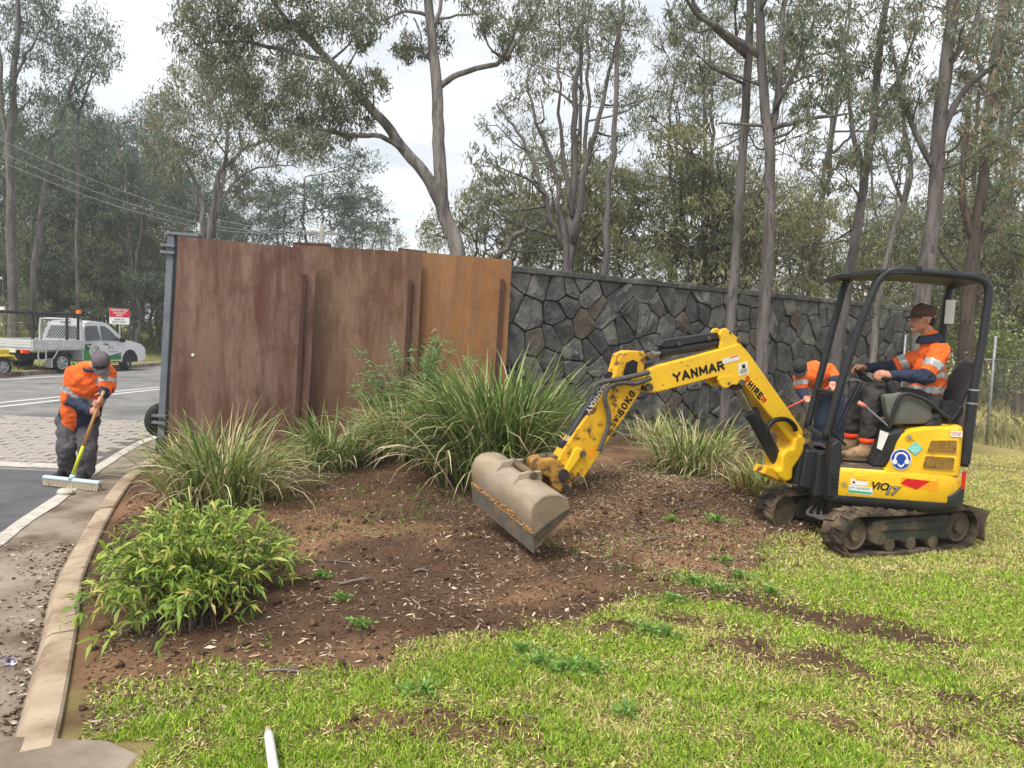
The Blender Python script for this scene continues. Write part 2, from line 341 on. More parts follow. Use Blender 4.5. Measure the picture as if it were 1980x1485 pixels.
keep &= ~((GY[:-1, :-1] > 14.6) & (GX[:-1, :-1] < -4.7)) & ~((GY[:-1, :-1] < 2.9) & (GX[:-1, :-1] < -1.66))
o = link('ground', npmesh('ground', np.stack([GX, GY, GZ], -1).reshape(-1, 3), Q[keep], TINT.reshape(-1, 3)), 'soil', smooth=True); tag(o, kind='structure')

def roadz(y): return -0.125 - 0.012 * np.clip(np.asarray(y, float) - 9, 0, 22)
def groad(px, py):
    p = gnd(px, py, -0.15)
    for _ in range(8): p = gnd(px, py, float(roadz(p[1])))
    return p
# kerb: lofted profile along the curve
def offset_curve(P, d):
    out = []
    for i, p in enumerate(P):
        t = P[min(i + 1, len(P) - 1)] - P[max(i - 1, 0)]; t = t / np.linalg.norm(t); out.append(p + np.array([-t[1], t[0], 0]) * d)
    return out
kline = [p for p in kc if 2.9 < p[1] < 14.6]
def nrm_(v): return v / np.linalg.norm(v)
prof = [(0.0, -0.25), (0.0, -0.012), (0.012, 0.0), (0.115, -0.004), (0.14, -0.02), (0.185, -0.115), (0.185, -0.25)]
offs = {d: offset_curve(kline, d) for d, _ in prof}
ki = 0
while ki < len(kline) - 1:
    kj = min(len(kline) - 1, ki + 9); rows = []
    for i in range(ki, kj + 1):
        sh = np.zeros(3)
        if i == ki and ki > 0: sh = nrm_(kline[i + 1] - kline[i]) * 0.008
        if i == kj and kj < len(kline) - 1: sh = -nrm_(kline[i] - kline[i - 1]) * 0.008
        rows.append([offs[d][i] + sh + np.array([0, 0, z + (0.004 * math.sin(ki) if z > -0.1 else 0)]) for d, z in prof])
    mb = MB(); mb.loft(rows); tag(mb.build('kerb', 'kerb_concrete', auto=True), kind='structure'); ki = kj
# gutter
GE = catmull([(-2.9, 1.5, 0), (-3.15, 2.6, 0), (-3.5, 3.8, 0), (-3.85, 5.0, 0), (-4.17, 6.08, 0), (-4.36, 6.76, 0), (-4.55, 7.5, 0), (-5.0, 9.0, 0), (-5.36, 10.5, 0), (-5.48, 11.4, 0), (-5.6, 14.5, 0)], 6)
def gut_x(y): return np.interp(y, [p[1] for p in GE], [p[0] for p in GE])
def strip(name, xa, xb, ylist, zf, m, nxs=8, kind='structure', parent=None):
    V = []; n = nxs + 1
    for y in ylist:
        for i in range(n):
            x = xa(y) + (xb(y) - xa(y)) * i / nxs; V.append((x, y, zf(x, y)))
    F = [(j * n + i, j * n + i + 1, (j + 1) * n + i + 1, (j + 1) * n + i) for j in range(len(ylist) - 1) for i in range(nxs)]
    o = link(name, npmesh(name, V, F), m, parent, True)
    if kind and parent is None: tag(o, kind=kind)
    return o
yl = np.arange(1.4, 14.6, 0.2)
strip('gutter', lambda y: gut_x(y), lambda y: kerb_x(y) - 0.17 - 0.02, yl, lambda x, y: -0.117 + 0.006 * float(fbm(x, y, 3)), 'gutter_concrete')
strip('gutter_edge', lambda y: gut_x(y) - 0.02 + 0.02 * float(fbm(0, y, 3)), lambda y: gut_x(y) + 0.10 + 0.05 * float(fbm(9, y, 5)), np.arange(1.4, 14.5, 0.1), lambda x, y: -0.106, 'pale_concrete', 2)
# asphalt with a darker near patch
strip('road', lambda y: -15.2, lambda y: -4.0 if y > 14.4 else gut_x(y) + 0.03, np.concatenate([np.arange(1.4, 14.4, 0.4), np.arange(14.5, 130, 2.5)]), lambda x, y: float(roadz(y)), 'asphalt', 6)
strip('driveway_patch', lambda y: -9.6, lambda y: gut_x(y) - 0.015, np.arange(1.4, 8.85, 0.25), lambda x, y: float(roadz(y)) + 0.006, 'asphalt_dark', 4)
# paver threshold
pav = strip('paver_threshold', lambda y: -9.9, lambda y: gut_x(y) - 0.01, np.arange(9.1, 13.5, 0.2), lambda x, y: float(roadz(y)) + 0.004, 'paver_joint', 4)
strip('concrete_band', lambda y: -9.9, lambda y: gut_x(y) - 0.012, np.arange(8.8, 9.11, 0.1), lambda x, y: float(roadz(y)) + 0.008, 'pale_concrete', 4)
pm = []
for k in range(5):
    mb = MB(); rr = random.Random(k); mb.box((0, 0, 0), (0.335 - 0.012 * rr.random(), 0.165, 0.06), bev=0.018); me = mb.me('paver'); me.materials.append(MATS['paver']); pm.append(me)
cnt = 0; rest = MB()
for r in range(23):
    y = 9.22 + r * 0.188; x0 = -0.6355 * (y) - 0.75
    for c in range(60):
        x = -10.0 + c * 0.352 + (0.17 if r % 2 else 0)
        if x < x0 or x > gut_x(y) - 0.2: continue
        z = float(roadz(y)) - 0.012 + random.uniform(-0.006, 0.008)
        if cnt < 298:
            o = link('paver', random.choice(pm), None, pav); o.location = (x, y, z); o.rotation_euler = (random.uniform(-.03, .03), random.uniform(-.02, .02), random.uniform(-.02, .02)); cnt += 1
        else: rest.box((x, y, z), (0.335, 0.165, 0.06), bev=0.018)
if rest.v: tag(rest.build('far_pavers', 'paver', pav), kind='stuff')
# painted lines
def line(name, a, b, w, m, dz):
    p, q = groad(*a), groad(*b); p = p - (q - p) * 0.9; q = q + (q - p) * 1.5; d = q - p; n = np.array([d[1], -d[0], 0]); n = n / np.linalg.norm(n) * w / 2
    V = []; F = []; K = 30
    for i in range(K + 1):
        c = p + d * i / K
        for s in (-1, 1): e = c + n * s; V.append((e[0], e[1], float(roadz(e[1])) + dz))
    F = [(2 * i, 2 * i + 1, 2 * i + 3, 2 * i + 2) for i in range(K)]
    tag(link(name, npmesh(name, V, F), m), kind='structure')
line('centre_line', (0, 787), (315, 752), 0.13, 'road_paint', 0.006)
line('centre_line', (0, 779), (315, 748), 0.12, 'road_paint', 0.006)
line('edge_line', (0, 735), (315, 715), 0.14, 'road_paint', 0.006)
line('yellow_line', (30, 721), (310, 707), 0.14, 'yellow_paint', 0.006)
# far side: kerb, verge
strip('far_kerb', lambda y: -15.55, lambda y: -15.18, np.arange(2, 130, 4), lambda x, y: float(roadz(y)) + 0.13, 'gutter_concrete', 2)
strip('far_kerb_face', lambda y: -15.19, lambda y: -15.17, np.arange(2, 130, 4), lambda x, y: float(roadz(y)) + (0.13 if x < -15.18 else -0.02), 'gutter_concrete', 1)
strip('verge', lambda y: -220, lambda y: -15.5, np.arange(-10, 260, 5), lambda x, y: float(roadz(y)) + 0.10 + (0.5 * (1 - math.exp((x + 15.5) / 12))), 'verge', 40)
# concrete slab at the near end of the kerb
mb = MB(); mb.prism([(-2.5, 2.2), (-1.40, 2.2), (-1.42, 2.88), (-1.6, 2.97), (-2.2, 2.97), (-2.45, 2.9)], (0, 0, 0), (1, 0, 0), (0, 1, 0), (0, 0, 1), -0.25, -0.005)
tag(mb.build('footpath_slab', 'gutter_concrete', bev=0.01), kind='structure')
mb = MB(); mb.box((-6, -3, -0.13), (9, 9.1, 0.02)); tag(mb.build('driveway_near', 'asphalt'), kind='structure')

# ================================================================== stone wall
WA = at(990, 515, 10.5); WB = at(1750, 592, 16.5)
wd = (WB - WA) * np.array([1, 1, 0]); WL = np.linalg.norm(wd); wd /= WL; wn = np.array([wd[1], -wd[0], 0])   # wn towards the camera side
TOP = 2.66
wall = thing('stone_wall', (WA[0], WA[1], 0), 'long dark bluestone wall of irregular fitted stones behind the excavator', 'wall')
S0, S1 = -0.12, WL + 0.3
P0 = np.array([WA[0], WA[1], 0])
mb = MB(); mb.prism([(S0, -0.1), (S1, -0.1), (S1, TOP - 0.09), (S0, TOP - 0.09)], P0, wd, (0, 0, 1), wn, -0.42, -0.045)
mb.build('wall_core', 'mortar', wall)
rs = random.Random(3)
seeds = []
tries = 0
while len(seeds) < 250 and tries < 60000:
    tries += 1; q = (rs.uniform(S0, S1), rs.uniform(-0.05, TOP - 0.1)); md = rs.choice([0.15, 0.22, 0.31, 0.40, 0.52]) * (1.1 if tries < 2500 else 0.85)
    if all((q[0] - a[0]) ** 2 + (q[1] - a[1]) ** 2 > md * md for a in seeds): seeds.append(q)
def clip(poly, mid, n):
    out = []; d = [(p[0] - mid[0]) * n[0] + (p[1] - mid[1]) * n[1] for p in poly]
    for i in range(len(poly)):
        a, b = poly[i], poly[(i + 1) % len(poly)]; da, db = d[i], d[(i + 1) % len(poly)]
        if da <= 0: out.append(a)
        if (da < 0 < db) or (db < 0 < da): t = da / (da - db); out.append((a[0] + (b[0] - a[0]) * t, a[1] + (b[1] - a[1]) * t))
    return out
SM = ['bluestone'] * 6 + ['bluestone_dark'] * 4 + ['bluestone_light'] * 3 
SM = SM * 2 + ['bluestone_brown']
for sd_ in seeds:
    poly = [(S0, -0.1), (S1, -0.1), (S1, TOP - 0.1), (S0, TOP - 0.1)]
    for a in sorted(seeds, key=lambda a: (a[0] - sd_[0]) ** 2 + (a[1] - sd_[1]) ** 2)[1:26]:
        n = (a[0] - sd_[0], a[1] - sd_[1]); L = math.hypot(*n); n = (n[0] / L, n[1] / L); g = rs.uniform(0.006, 0.017)
        poly = clip(poly, ((a[0] + sd_[0]) / 2 - n[0] * g, (a[1] + sd_[1]) / 2 - n[1] * g), n)
    if len(poly) < 3: continue
    cx_ = sum(p[0] for p in poly) / len(poly); cz_ = sum(p[1] for p in poly) / len(poly)
    pts = []
    for i in range(len(poly)):          # knock sharp corners off
        a, b, c = poly[i - 1], poly[i], poly[(i + 1) % len(poly)]; t = rs.uniform(0.03, 0.13)
        pts += [(b[0] + (a[0] - b[0]) * t, b[1] + (a[1] - b[1]) * t), (b[0] + (c[0] - b[0]) * t, b[1] + (c[1] - b[1]) * t)]
    h = rs.uniform(-0.012, 0.03); tx, tz = rs.uniform(-.1, .1), rs.uniform(-.1, .1)
    def ring(k, hh, tilt): return [P0 + wd * (cx_ + (x - cx_) * k) + np.array([0, 0, cz_ + (z - cz_) * k]) + wn * (hh + tilt * ((x - cx_) * tx + (z - cz_) * tz) + (rs.uniform(-.006, .006) if tilt else 0)) for x, z in pts]
    mb = MB(); mb.loft([ring(1.0, -0.10, 0), ring(1.0, h - 0.008, 1), ring(0.975, h + 0.001, 1), ring(0.5, h + rs.uniform(-0.004, 0.012), 1)])
    mb.build('stone', rs.choice(SM), wall, auto=False)
s = S0
while s < S1:
    L = rs.uniform(0.35, 0.7); L = min(L, S1 - s)
    if L > 0.1:
        mb = MB(); h = rs.uniform(0.075, 0.10)
        mb.prism([(s + 0.008, TOP - 0.095), (s + L - 0.008, TOP - 0.095), (s + L - 0.01, TOP - 0.095 + h), (s + 0.01, TOP - 0.095 + h + rs.uniform(-.01, .01))], P0, wd, (0, 0, 1), wn, -0.46, rs.uniform(0.03, 0.06)); mb.build('coping_stone', rs.choice(['bluestone_dark', 'bluestone']), wall, bev=0.012)
    s += L

# ================================================================== weathered steel screens
def screen(name, label, corners, Yl, Yr, m, th=0.012):
    """corners in picture order: top-left, top-right, bottom-right, bottom-left"""
    Ys = [Yl, Yr, Yr, Yl]; C = [at(*c, y) for c, y in zip(corners, Ys)]
    n = np.cross(C[1] - C[0], C[3] - C[0]); n /= np.linalg.norm(n)
    if n[1] > 0: n = -n
    t = thing(name, C[3], label, 'screen', 'rusty steel screens')
    mb = MB(); mb.loft([[c + n * th / 2 for c in C], [c - n * th / 2 for c in C]]); mb.build('steel_sheet', m, t)
    return t, C, n
def bar(t, C, n, a, b, m='corten_edge', w=0.05, d=0.06, name='edge_bar'):
    """vertical angle bar on the face; a, b picture points"""
    p0 = C[0]; A, B = onpl(*a, p0, n), onpl(*b, p0, n); ax = (B - A) / np.linalg.norm(B - A); sd = np.cross(ax, n)
    mb = MB()
    mb.prism([(-w / 2, 0.008), (w / 2, 0.008), (w / 2, 0.016), (-w / 2 + 0.008, 0.016), (-w / 2 + 0.008, d), (-w / 2, d)], A, sd, n, ax, 0, np.linalg.norm(B - A)); mb.build(name, m, t)
Y1l, Y1r = 9.35, 9.75
s1, C1, n1 = screen('steel_screen', 'plum brown rusted steel screen panel, leftmost, beside the grey gate post', [(345, 457), (613, 482), (592, 880), (322, 880)], Y1l, Y1r, 'corten_plum')
bar(s1, C1, n1, (588, 530), (570, 878))
mb = MB(); A = onpl(373, 686, C1[0], n1); mb.tube([A + n1 * 0.004, A + n1 * 0.016], 0.018, 10); mb.build('white_hole_disc', 'sign_white', s1)  # white disc on the sheet stands in for a bright hole through it
s2, C2, n2 = screen('steel_screen', 'mid brown rusted steel screen panel between the plum and the orange one', [(570, 474), (816, 488), (800, 880), (545, 880)], 9.88, 10.14, 'corten_mid')
bar(s2, C2, n2, (793, 540), (775, 878))
s3, C3, n3 = screen('steel_screen', 'orange brown rusted steel screen panel next to the stone wall', [(775, 484), (990, 503), (968, 880), (755, 880)], 10.24, 10.40, 'corten_orange')
bar(s3, C3, n3, (971, 540), (950, 878))
s4, C4, n4 = screen('steel_screen', 'dark rusted steel screen edge showing above the brown panels', [(566, 468), (640, 471), (640, 700), (566, 700)], 10.6, 10.6, 'corten_edge')
s5, C5, n5 = screen('steel_screen', 'dark rusted steel screen edge showing above the orange panel', [(770, 479), (826, 486), (826, 700), (770, 700)], 10.9, 10.9, 'corten_edge')
# grey gate post with brackets and castor
gp = thing('gate_post', at(312, 880, 9.5), 'tall blue grey steel gate post at the left end of the rusty screens', 'post')
A, B = at(334, 455, 9.5), at(312, 882, 9.5); ax = (A - B) / np.linalg.norm(A - B); ex = np.array([1.0, 0, 0]); ex = ex - ax * (ex @ ax); ex /= np.linalg.norm(ex); ey = np.cross(ax, ex)
L = np.linalg.norm(A - B); mb = MB(); mb.prism([(-.045, -.05), (.045, -.05), (.045, .05), (-.045, .05)], B, ex, ey, ax, 0, L); mb.build('post', 'galvanised', gp, bev=0.008)
mb = MB(); mb.prism([(-.065, -.07), (.35, -.07), (.35, .07), (-.065, .07)], B, ex, ey, ax, L, L + 0.035); mb.build('top_plate', 'galvanised', gp, bev=0.005)
for hgt in (L - 0.24, 0.42):
    for k in range(2):
        mb = MB(); mb.prism([(-.11, -.09), (.07, -.09), (.07, .02), (-.11, .02)], B, ex, ey, ax, hgt + k * 0.085, hgt + k * 0.085 + 0.035); br = mb.build('bracket', 'galvanised', gp, bev=0.004)
    mb = MB(); mb.tube([B + ax * (hgt - 0.02) - ex * 0.08 - ey * 0.05, B + ax * (hgt + 0.15) - ex * 0.08 - ey * 0.05], 0.016, 8); mb.build('hinge_pin', 'corten_edge', gp)
mb = MB(); hub = at(312, 812, 9.65); axw = np.array([0.87, -0.5, 0]) / 1.003
rings = []
for a, rr_ in ((-.05, .15), (-.06, .195), (-.035, .22), (.035, .22), (.06, .195), (.05, .15), (.02, .09), (-.02, .09)):
    e1 = np.array([0.5, 0.87, 0]) / 1.003; rings.append([hub + axw * a + rr_ * (e1 * math.cos(q) + np.array([0, 0, 1]) * math.sin(q)) for q in np.linspace(0, 2 * math.pi, 21)[:-1]])
mb.loft(rings); mb.build('castor_tyre', 'black_rubber', gp, auto=True)
mb = MB(); mb.box(at(318, 862, 9.45), (0.16, 0.16, 0.22), bev=0.01); mb.build('foot_block', 'dark_steel', gp)
# ================================================================== mini excavator
mat('excavator_yellow', S(236, 188, 34), S(226, 176, 30), rough=0.42, scale=3, spec=0.45, c3=S(176, 136, 52), scale3=6, lo3=0.58, hi3=0.78, coat=0.1, bump=0.04, bscale=20, c4=S(120, 92, 52), scale4=30, lo4=0.66, hi4=0.72)
mat('worn_yellow', S(222, 172, 34), S(208, 156, 32), rough=0.55, scale=8, c3=S(96, 66, 42), scale3=9, lo3=0.52, hi3=0.62, bump=0.3, bscale=50)
mat('muddy_yellow', S(176, 132, 50), S(150, 112, 62), rough=0.7, scale=14, c3=S(88, 62, 44), scale3=10, lo3=0.46, hi3=0.58, bump=0.8, bscale=40)
mat('frame_black', S(28, 31, 35), S(36, 39, 43), rough=0.45, scale=5, spec=0.45)
mat('skirt_black', S(40, 42, 43), S(54, 54, 53), rough=0.6, scale=6, c3=S(92, 84, 72), scale3=5, lo3=0.58, hi3=0.75)
mat('track_rubber', S(50, 45, 40), S(66, 58, 50), rough=0.9, scale=9, c3=S(118, 100, 80), scale3=6, lo3=0.42, hi3=0.62, bump=0.6, bscale=50)
mat('muddy_steel', S(78, 70, 58), S(96, 84, 68), rough=0.85, scale=8, c3=S(126, 106, 80), scale3=5, lo3=0.5, hi3=0.68, bump=0.6, bscale=40)
mat('track_frame', S(52, 54, 50), S(68, 66, 58), rough=0.8, scale=7, c3=S(112, 96, 74), scale3=4, lo3=0.52, hi3=0.7, bump=0.4, bscale=40)
mat('bucket_steel', S(176, 160, 140), S(150, 136, 118), rough=0.45, metal=0.25, scale=5, stretch=(1, 1, 2), c3=S(158, 138, 110), scale3=3.5, lo3=0.48, hi3=0.66, bump=0.25, bscale=40)
mat('bucket_lip', S(138, 134, 124), S(116, 112, 104), rough=0.42, metal=0.35, scale=8, c3=S(170, 138, 100), scale3=7, lo3=0.56, hi3=0.66)
mat('bucket_dirt', S(176, 134, 84), S(150, 110, 70), rough=0.95, scale=16, bump=1, bscale=60)
mat('chrome', S(170, 172, 172), S(140, 140, 140), rough=0.2, metal=0.9, scale=9)
mat('hose', S(88, 86, 84), S(70, 68, 66), rough=0.8, scale=30)
mat('vinyl_black', S(34, 34, 36), S(44, 44, 46), rough=0.55, scale=18, bump=0.15, bscale=160)
mat('console_grey', S(92, 92, 86), S(102, 102, 95), rough=0.65, scale=10, c3=S(118, 112, 100), scale3=4, lo3=0.58, hi3=0.75)
mat('floor_mat', S(92, 82, 70), S(70, 64, 58), rough=0.95, scale=12, bump=0.8, bscale=50, c3=S(130, 108, 82), scale3=7)
mat('sticker_yellow', S(236, 214, 60), S(210, 186, 40), rough=0.5, scale=60); mat('ink', S(26, 26, 28), rough=0.5); mat('sticker_white', S(226, 224, 218), S(214, 210, 204), rough=0.5, scale=14)
mat('sticker_blue', S(32, 66, 158), rough=0.45); mat('sticker_teal', S(98, 200, 190), rough=0.45); mat('sticker_green', S(60, 158, 122), rough=0.5)
mat('reflector_red', S(196, 32, 36), rough=0.4); mat('reflector_orange', S(238, 150, 30), rough=0.4); mat('grip_pink', S(214, 130, 118), rough=0.6)
mat('grille_brown', S(150, 116, 48), S(120, 92, 40), rough=0.7, scale=30)

XC = np.array([3.26, 6.75, 0.0]); ZUP = np.array([0, 0, 1.0])
XB = R_(-9); UF = np.array([-math.cos(XB), -math.sin(XB), 0]); UN = np.array([-UF[1], UF[0], 0])      # upper: forward, near side
XA = R_(21.5); TF = np.array([-math.cos(XA), -math.sin(XA), 0]); TN = np.array([-TF[1], TF[0], 0])    # undercarriage
def UW(u, v, z): return XC + UF * u + UN * v + ZUP * z
def TW(u, v, z): return XC + TF * u + TN * v + ZUP * z
def upx(px, py, v): return onpl(px, py, XC + UN * v, UN)        # picture point on the plane at lateral offset v
def uloc(px, py, v):
    q = upx(px, py, v) - XC; return (q @ UF, q[2])
EXC = thing('mini_excavator', XC, 'yellow and black mini excavator with open canopy and raised boom', 'excavator')
z0 = float(gz(XC[0], XC[1]))

# --- tracks
def track_path(n=60):
    """closed path (u,z, tangent) of the belt"""
    r1, r2, L = 0.185, 0.185, 0.60
    pts = []
    for i in range(14): t = math.pi / 2 + math.pi * i / 13; pts.append((-L + r2 * math.cos(t), r2 + r2 * math.sin(t)))
    for i in range(1, 17): pts.append((-L + 2 * L * i / 17, 0))
    for i in range(14): t = -math.pi / 2 + math.pi * i / 13; pts.append((L + r1 * math.cos(t), r1 + r1 * math.sin(t)))
    for i in range(1, 17): pts.append((L - 2 * L * i / 17, 2 * r1 - 0.012 * math.sin(math.pi * i / 17)))
    return pts
TP = track_path()
for side, nm in ((1, 'near'), (-1, 'far')):
    vc = side * 0.415; W = 0.115
    mb = MB(); n = len(TP); V = []
    cen = np.array([sum(p[0] for p in TP) / n, sum(p[1] for p in TP) / n])
    nor = []
    for i in range(n):
        a = np.array(TP[i - 1]); b = np.array(TP[(i + 1) % n]); t = b - a; t /= np.linalg.norm(t); nn = np.array([t[1], -t[0]])
        if nn @ (np.array(TP[i]) - cen) < 0: nn = -nn
        nor.append(nn)
    prof = [(W, 0.0), (W, 0.022), (-W, 0.022), (-W, 0.0)]
    rings = [[TW(TP[i][0] - nor[i][0] * d, vc + v, TP[i][1] - nor[i][1] * d + 0.008) for v, d in prof] for i in range(n)]
    mb.loft(rings + [rings[0]], cap=False); belt = mb.build('track_belt', 'track_rubber', EXC)
    # chevron lugs
    acc = [0]
    for i in range(n): acc.append(acc[-1] + math.dist(TP[i], TP[(i + 1) % n]))
    def path(s):
        s %= acc[-1]
        for i in range(n):
            if acc[i + 1] >= s:
                t = (s - acc[i]) / (acc[i + 1] - acc[i]); a, b = TP[i], TP[(i + 1) % n]; na, nb_ = nor[i], nor[(i + 1) % n]
                return (a[0] + (b[0] - a[0]) * t, a[1] + (b[1] - a[1]) * t), na + (nb_ - na) * t
    NL = 34
    lug = MB()
    for k in range(NL):
        for h in (-1, 1):
            s = (k + (0.5 if h > 0 else 0)) * acc[-1] / NL; V = []
            for (v, w) in ((0.01, 0.03), (0.06, 0.024), (0.112, 0.014)):
                ds = -0.02 + (0.112 - v) * 0.25
                for dd, ww in ((-0.002, w), (0.017, w * 0.7)):
                    for e in (-1, 1):
                        (pu, pz), nn = path(s + ds + e * ww); V.append(TW(pu + nn[0] * dd, vc + h * v, pz + nn[1] * dd + 0.008))
            F = []
            for q in range(2):
                o = q * 4; F += [(o, o + 1, o + 5, o + 4), (o + 2, o + 3, o + 7, o + 6), (o, o + 2, o + 6, o + 4), (o + 1, o + 3, o + 7, o + 5)]
            F += [(0, 1, 3, 2), (8, 9, 11, 10)]; lug.add(V, F)
    o = lug.build('tread_lugs', 'track_rubber', belt); tag(o, kind='stuff')
    # side frame, wheels, rollers
    mb = MB(); poly = [(-0.46, 0.09), (-0.50, 0.17), (-0.50, 0.28), (-0.42, 0.315), (0.40, 0.30), (0.47, 0.24), (0.45, 0.13), (0.38, 0.10), (0.30, 0.085), (0.22, 0.115), (0.12, 0.115), (0.05, 0.085), (-0.02, 0.115), (-0.12, 0.115), (-0.20, 0.085), (-0.28, 0.115), (-0.38, 0.11)]
    mb.prism(poly, XC + TN * vc, TF, ZUP, TN, -0.075, 0.075); mb.build('track_frame', 'track_frame', EXC, bev=0.012)
    mb = MB(); mb.prism([(-0.40, 0.20), (-0.42, 0.27), (0.30, 0.265), (0.34, 0.215)], XC + TN * (vc + side * 0.075), TF, ZUP, TN * side, 0, 0.012); mb.build('frame_rib', 'track_frame', EXC, bev=0.004)
    for wu, rr in ((0.60, 0.135), (-0.60, 0.14)):
        mb = MB(); e = TN * side; rings = []
        for (a, r_) in ((-0.06, rr), (0.05, rr), (0.06, rr * 0.93), (0.045, rr * 0.8), (0.045, rr * 0.42), (0.075, rr * 0.38), (0.078, 0.01)):
            rings.append([XC + TN * vc + TF * wu + ZUP * 0.193 + e * a + r_ * (TF * math.cos(q) + ZUP * math.sin(q)) for q in np.linspace(0, 2 * math.pi, 25)[:-1]])
        mb.loft(rings); mb.build('idler_wheel' if wu > 0 else 'drive_sprocket', 'muddy_steel', EXC, auto=True)
    for wu in (-0.28, -0.02, 0.22):
        mb = MB(); c = XC + TN * vc + TF * wu + ZUP * 0.085; mb.tube([c - TN * 0.08, c + TN * 0.08], 0.055, 14); mb.build('track_roller', 'muddy_steel', EXC, auto=True)
# --- cross frame, turntable, hoses, blade
mb = MB(); mb.prism([(-0.34, 0.17), (0.34, 0.17), (0.30, 0.34), (-0.30, 0.34)], XC, TF, ZUP, TN, -0.36, 0.36); mb.build('cross_frame', 'muddy_steel', EXC, bev=0.02)
mb = MB(); mb.tube([UW(0, 0, 0.335), UW(0, 0, 0.42)], 0.30, 32); mb.build('turntable', 'muddy_steel', EXC, auto=True)
for k in range(3):
    mb = MB(); mb.tube(catmull([TW(0.32, 0.26 - 0.1 * k, 0.30), TW(0.5, 0.30 - 0.12 * k, 0.24), TW(0.56, 0.1 - 0.1 * k, 0.22), TW(0.40, -0.1 - 0.05 * k, 0.27), TW(0.2, -0.2, 0.36)], 5), 0.016, 7); mb.build('travel_hose', 'hose', EXC, smooth=True)
for sv in (-0.22, 0.22):
    mb = MB(); mb.prism([(-0.30, 0.16), (-0.30, 0.25), (-0.86, 0.27), (-0.86, 0.14)], XC + TN * sv, TF, ZUP, TN, -0.03, 0.03); mb.build('blade_arm', 'muddy_steel', EXC, bev=0.006)
blade = MB(); prof = [(-0.93, 0.05), (-0.90, 0.07), (-0.885, 0.16), (-0.90, 0.26), (-0.94, 0.33), (-0.955, 0.325), (-0.915, 0.25), (-0.90, 0.16), (-0.92, 0.06)]
blade.prism(prof, XC, TF, ZUP, TN, -0.50, 0.50); bl = blade.build('dozer_blade', 'muddy_steel', EXC, auto=True)
for sv in (-0.35, 0.0, 0.35):
    mb = MB(); mb.prism([(-0.88, 0.09), (-0.80, 0.15), (-0.80, 0.22), (-0.90, 0.28)], XC + TN * sv, TF, ZUP, TN, -0.012, 0.012); mb.build('blade_rib', 'muddy_steel', bl)
mb = MB(); mb.tube([TW(-0.35, 0, 0.28), TW(-0.84, 0, 0.24)], 0.04, 10); mb.build('blade_ram', 'dark_steel', EXC, auto=True)

# --- upper structure: plan outline
def plan(scale=1.0, front=0.44, rearR=0.655, W=0.475, n=14, fr=0.06, cr=0.17):
    P = [(front, W - fr), (front - fr * 0.3, W - fr * 0.3), (front - fr, W)]
    arc = [(cr - cr * math.sin(t), cr - cr * math.cos(t)) for t in np.linspace(0, math.pi / 2, 6)]
    side = [(-rearR + a, W - b) for a, b in arc]
    mid = [(-rearR - 0.02 * (1 - (v / W) ** 2), v) for v in (0.2, 0.0, -0.2)]
    P += side + mid + [(u, -v) for u, v in side[::-1]]
    P += [(front - fr, -W), (front - fr * 0.3, -W + fr * 0.3), (front, -W + fr)]
    return [(a * scale, b * scale) for a, b in P]
def planring(z, **k): return [UW(a, b, z) for a, b in plan(**k)]
mb = MB(); mb.loft([planring(0.375, scale=0.92), planring(0.395, scale=0.975), planring(0.43, rearR=0.672, W=0.484, front=0.45), planring(0.465, rearR=0.675, W=0.484, front=0.45), planring(0.47, scale=0.98)])
# rear counterweight skirt rises towards the back
mb.build('lower_skirt', 'skirt_black', EXC, auto=True)
def rear_skirt(z, R, W):
    pts = [q for q in plan(rearR=R, W=W) if q[0] < -0.45]; out = []
    for u, v in pts: out.append(UW(u, v, 0.46 + (z - 0.46) * min(1.0, max(0.0, (-u - 0.40) / 0.25))))
    return out + [UW(-0.35, -0.3, 0.46), UW(-0.35, 0.3, 0.46)]
cw = MB(); cw.loft([rear_skirt(0.455, 0.674, 0.483), rear_skirt(0.54, 0.682, 0.487), rear_skirt(0.60, 0.680, 0.486), rear_skirt(0.62, 0.668, 0.478)]); cw.build('counterweight', 'skirt_black', EXC, auto=True)
# yellow side body band
mb = MB(); mb.loft([planring(0.46, rearR=0.652, W=0.470), planring(0.475, rearR=0.660, W=0.477), planring(0.66, rearR=0.660, W=0.477), planring(0.69, rearR=0.655, W=0.472), planring(0.705, rearR=0.64, W=0.455)])
body = mb.build('body_band', 'excavator_yellow', EXC, auto=True)
# black front-left corner pillar
mb = MB(); mb.prism([(0.455, 0.44), (0.36, 0.44), (0.36, 0.92), (0.40, 0.95), (0.455, 0.90)], XC, UF, ZUP, UN, 0.30, 0.485); mb.build('front_pillar', 'frame_black', EXC, bev=0.02)
mb = MB(); mb.prism([(0.52, 0.40), (0.30, 0.40), (0.30, 0.80), (0.50, 0.80)], XC, UF, ZUP, UN, -0.44, 0.30); mb.build('front_frame', 'frame_black', EXC, bev=0.02)
for k in range(5):
    mb = MB(); mb.box(UW(0.41, 0.489, 0.50 + 0.035 * k), (0.05, 0.006, 0.014), M=np.column_stack([UF, UN, ZUP])); mb.build('louvre', 'ink', EXC)
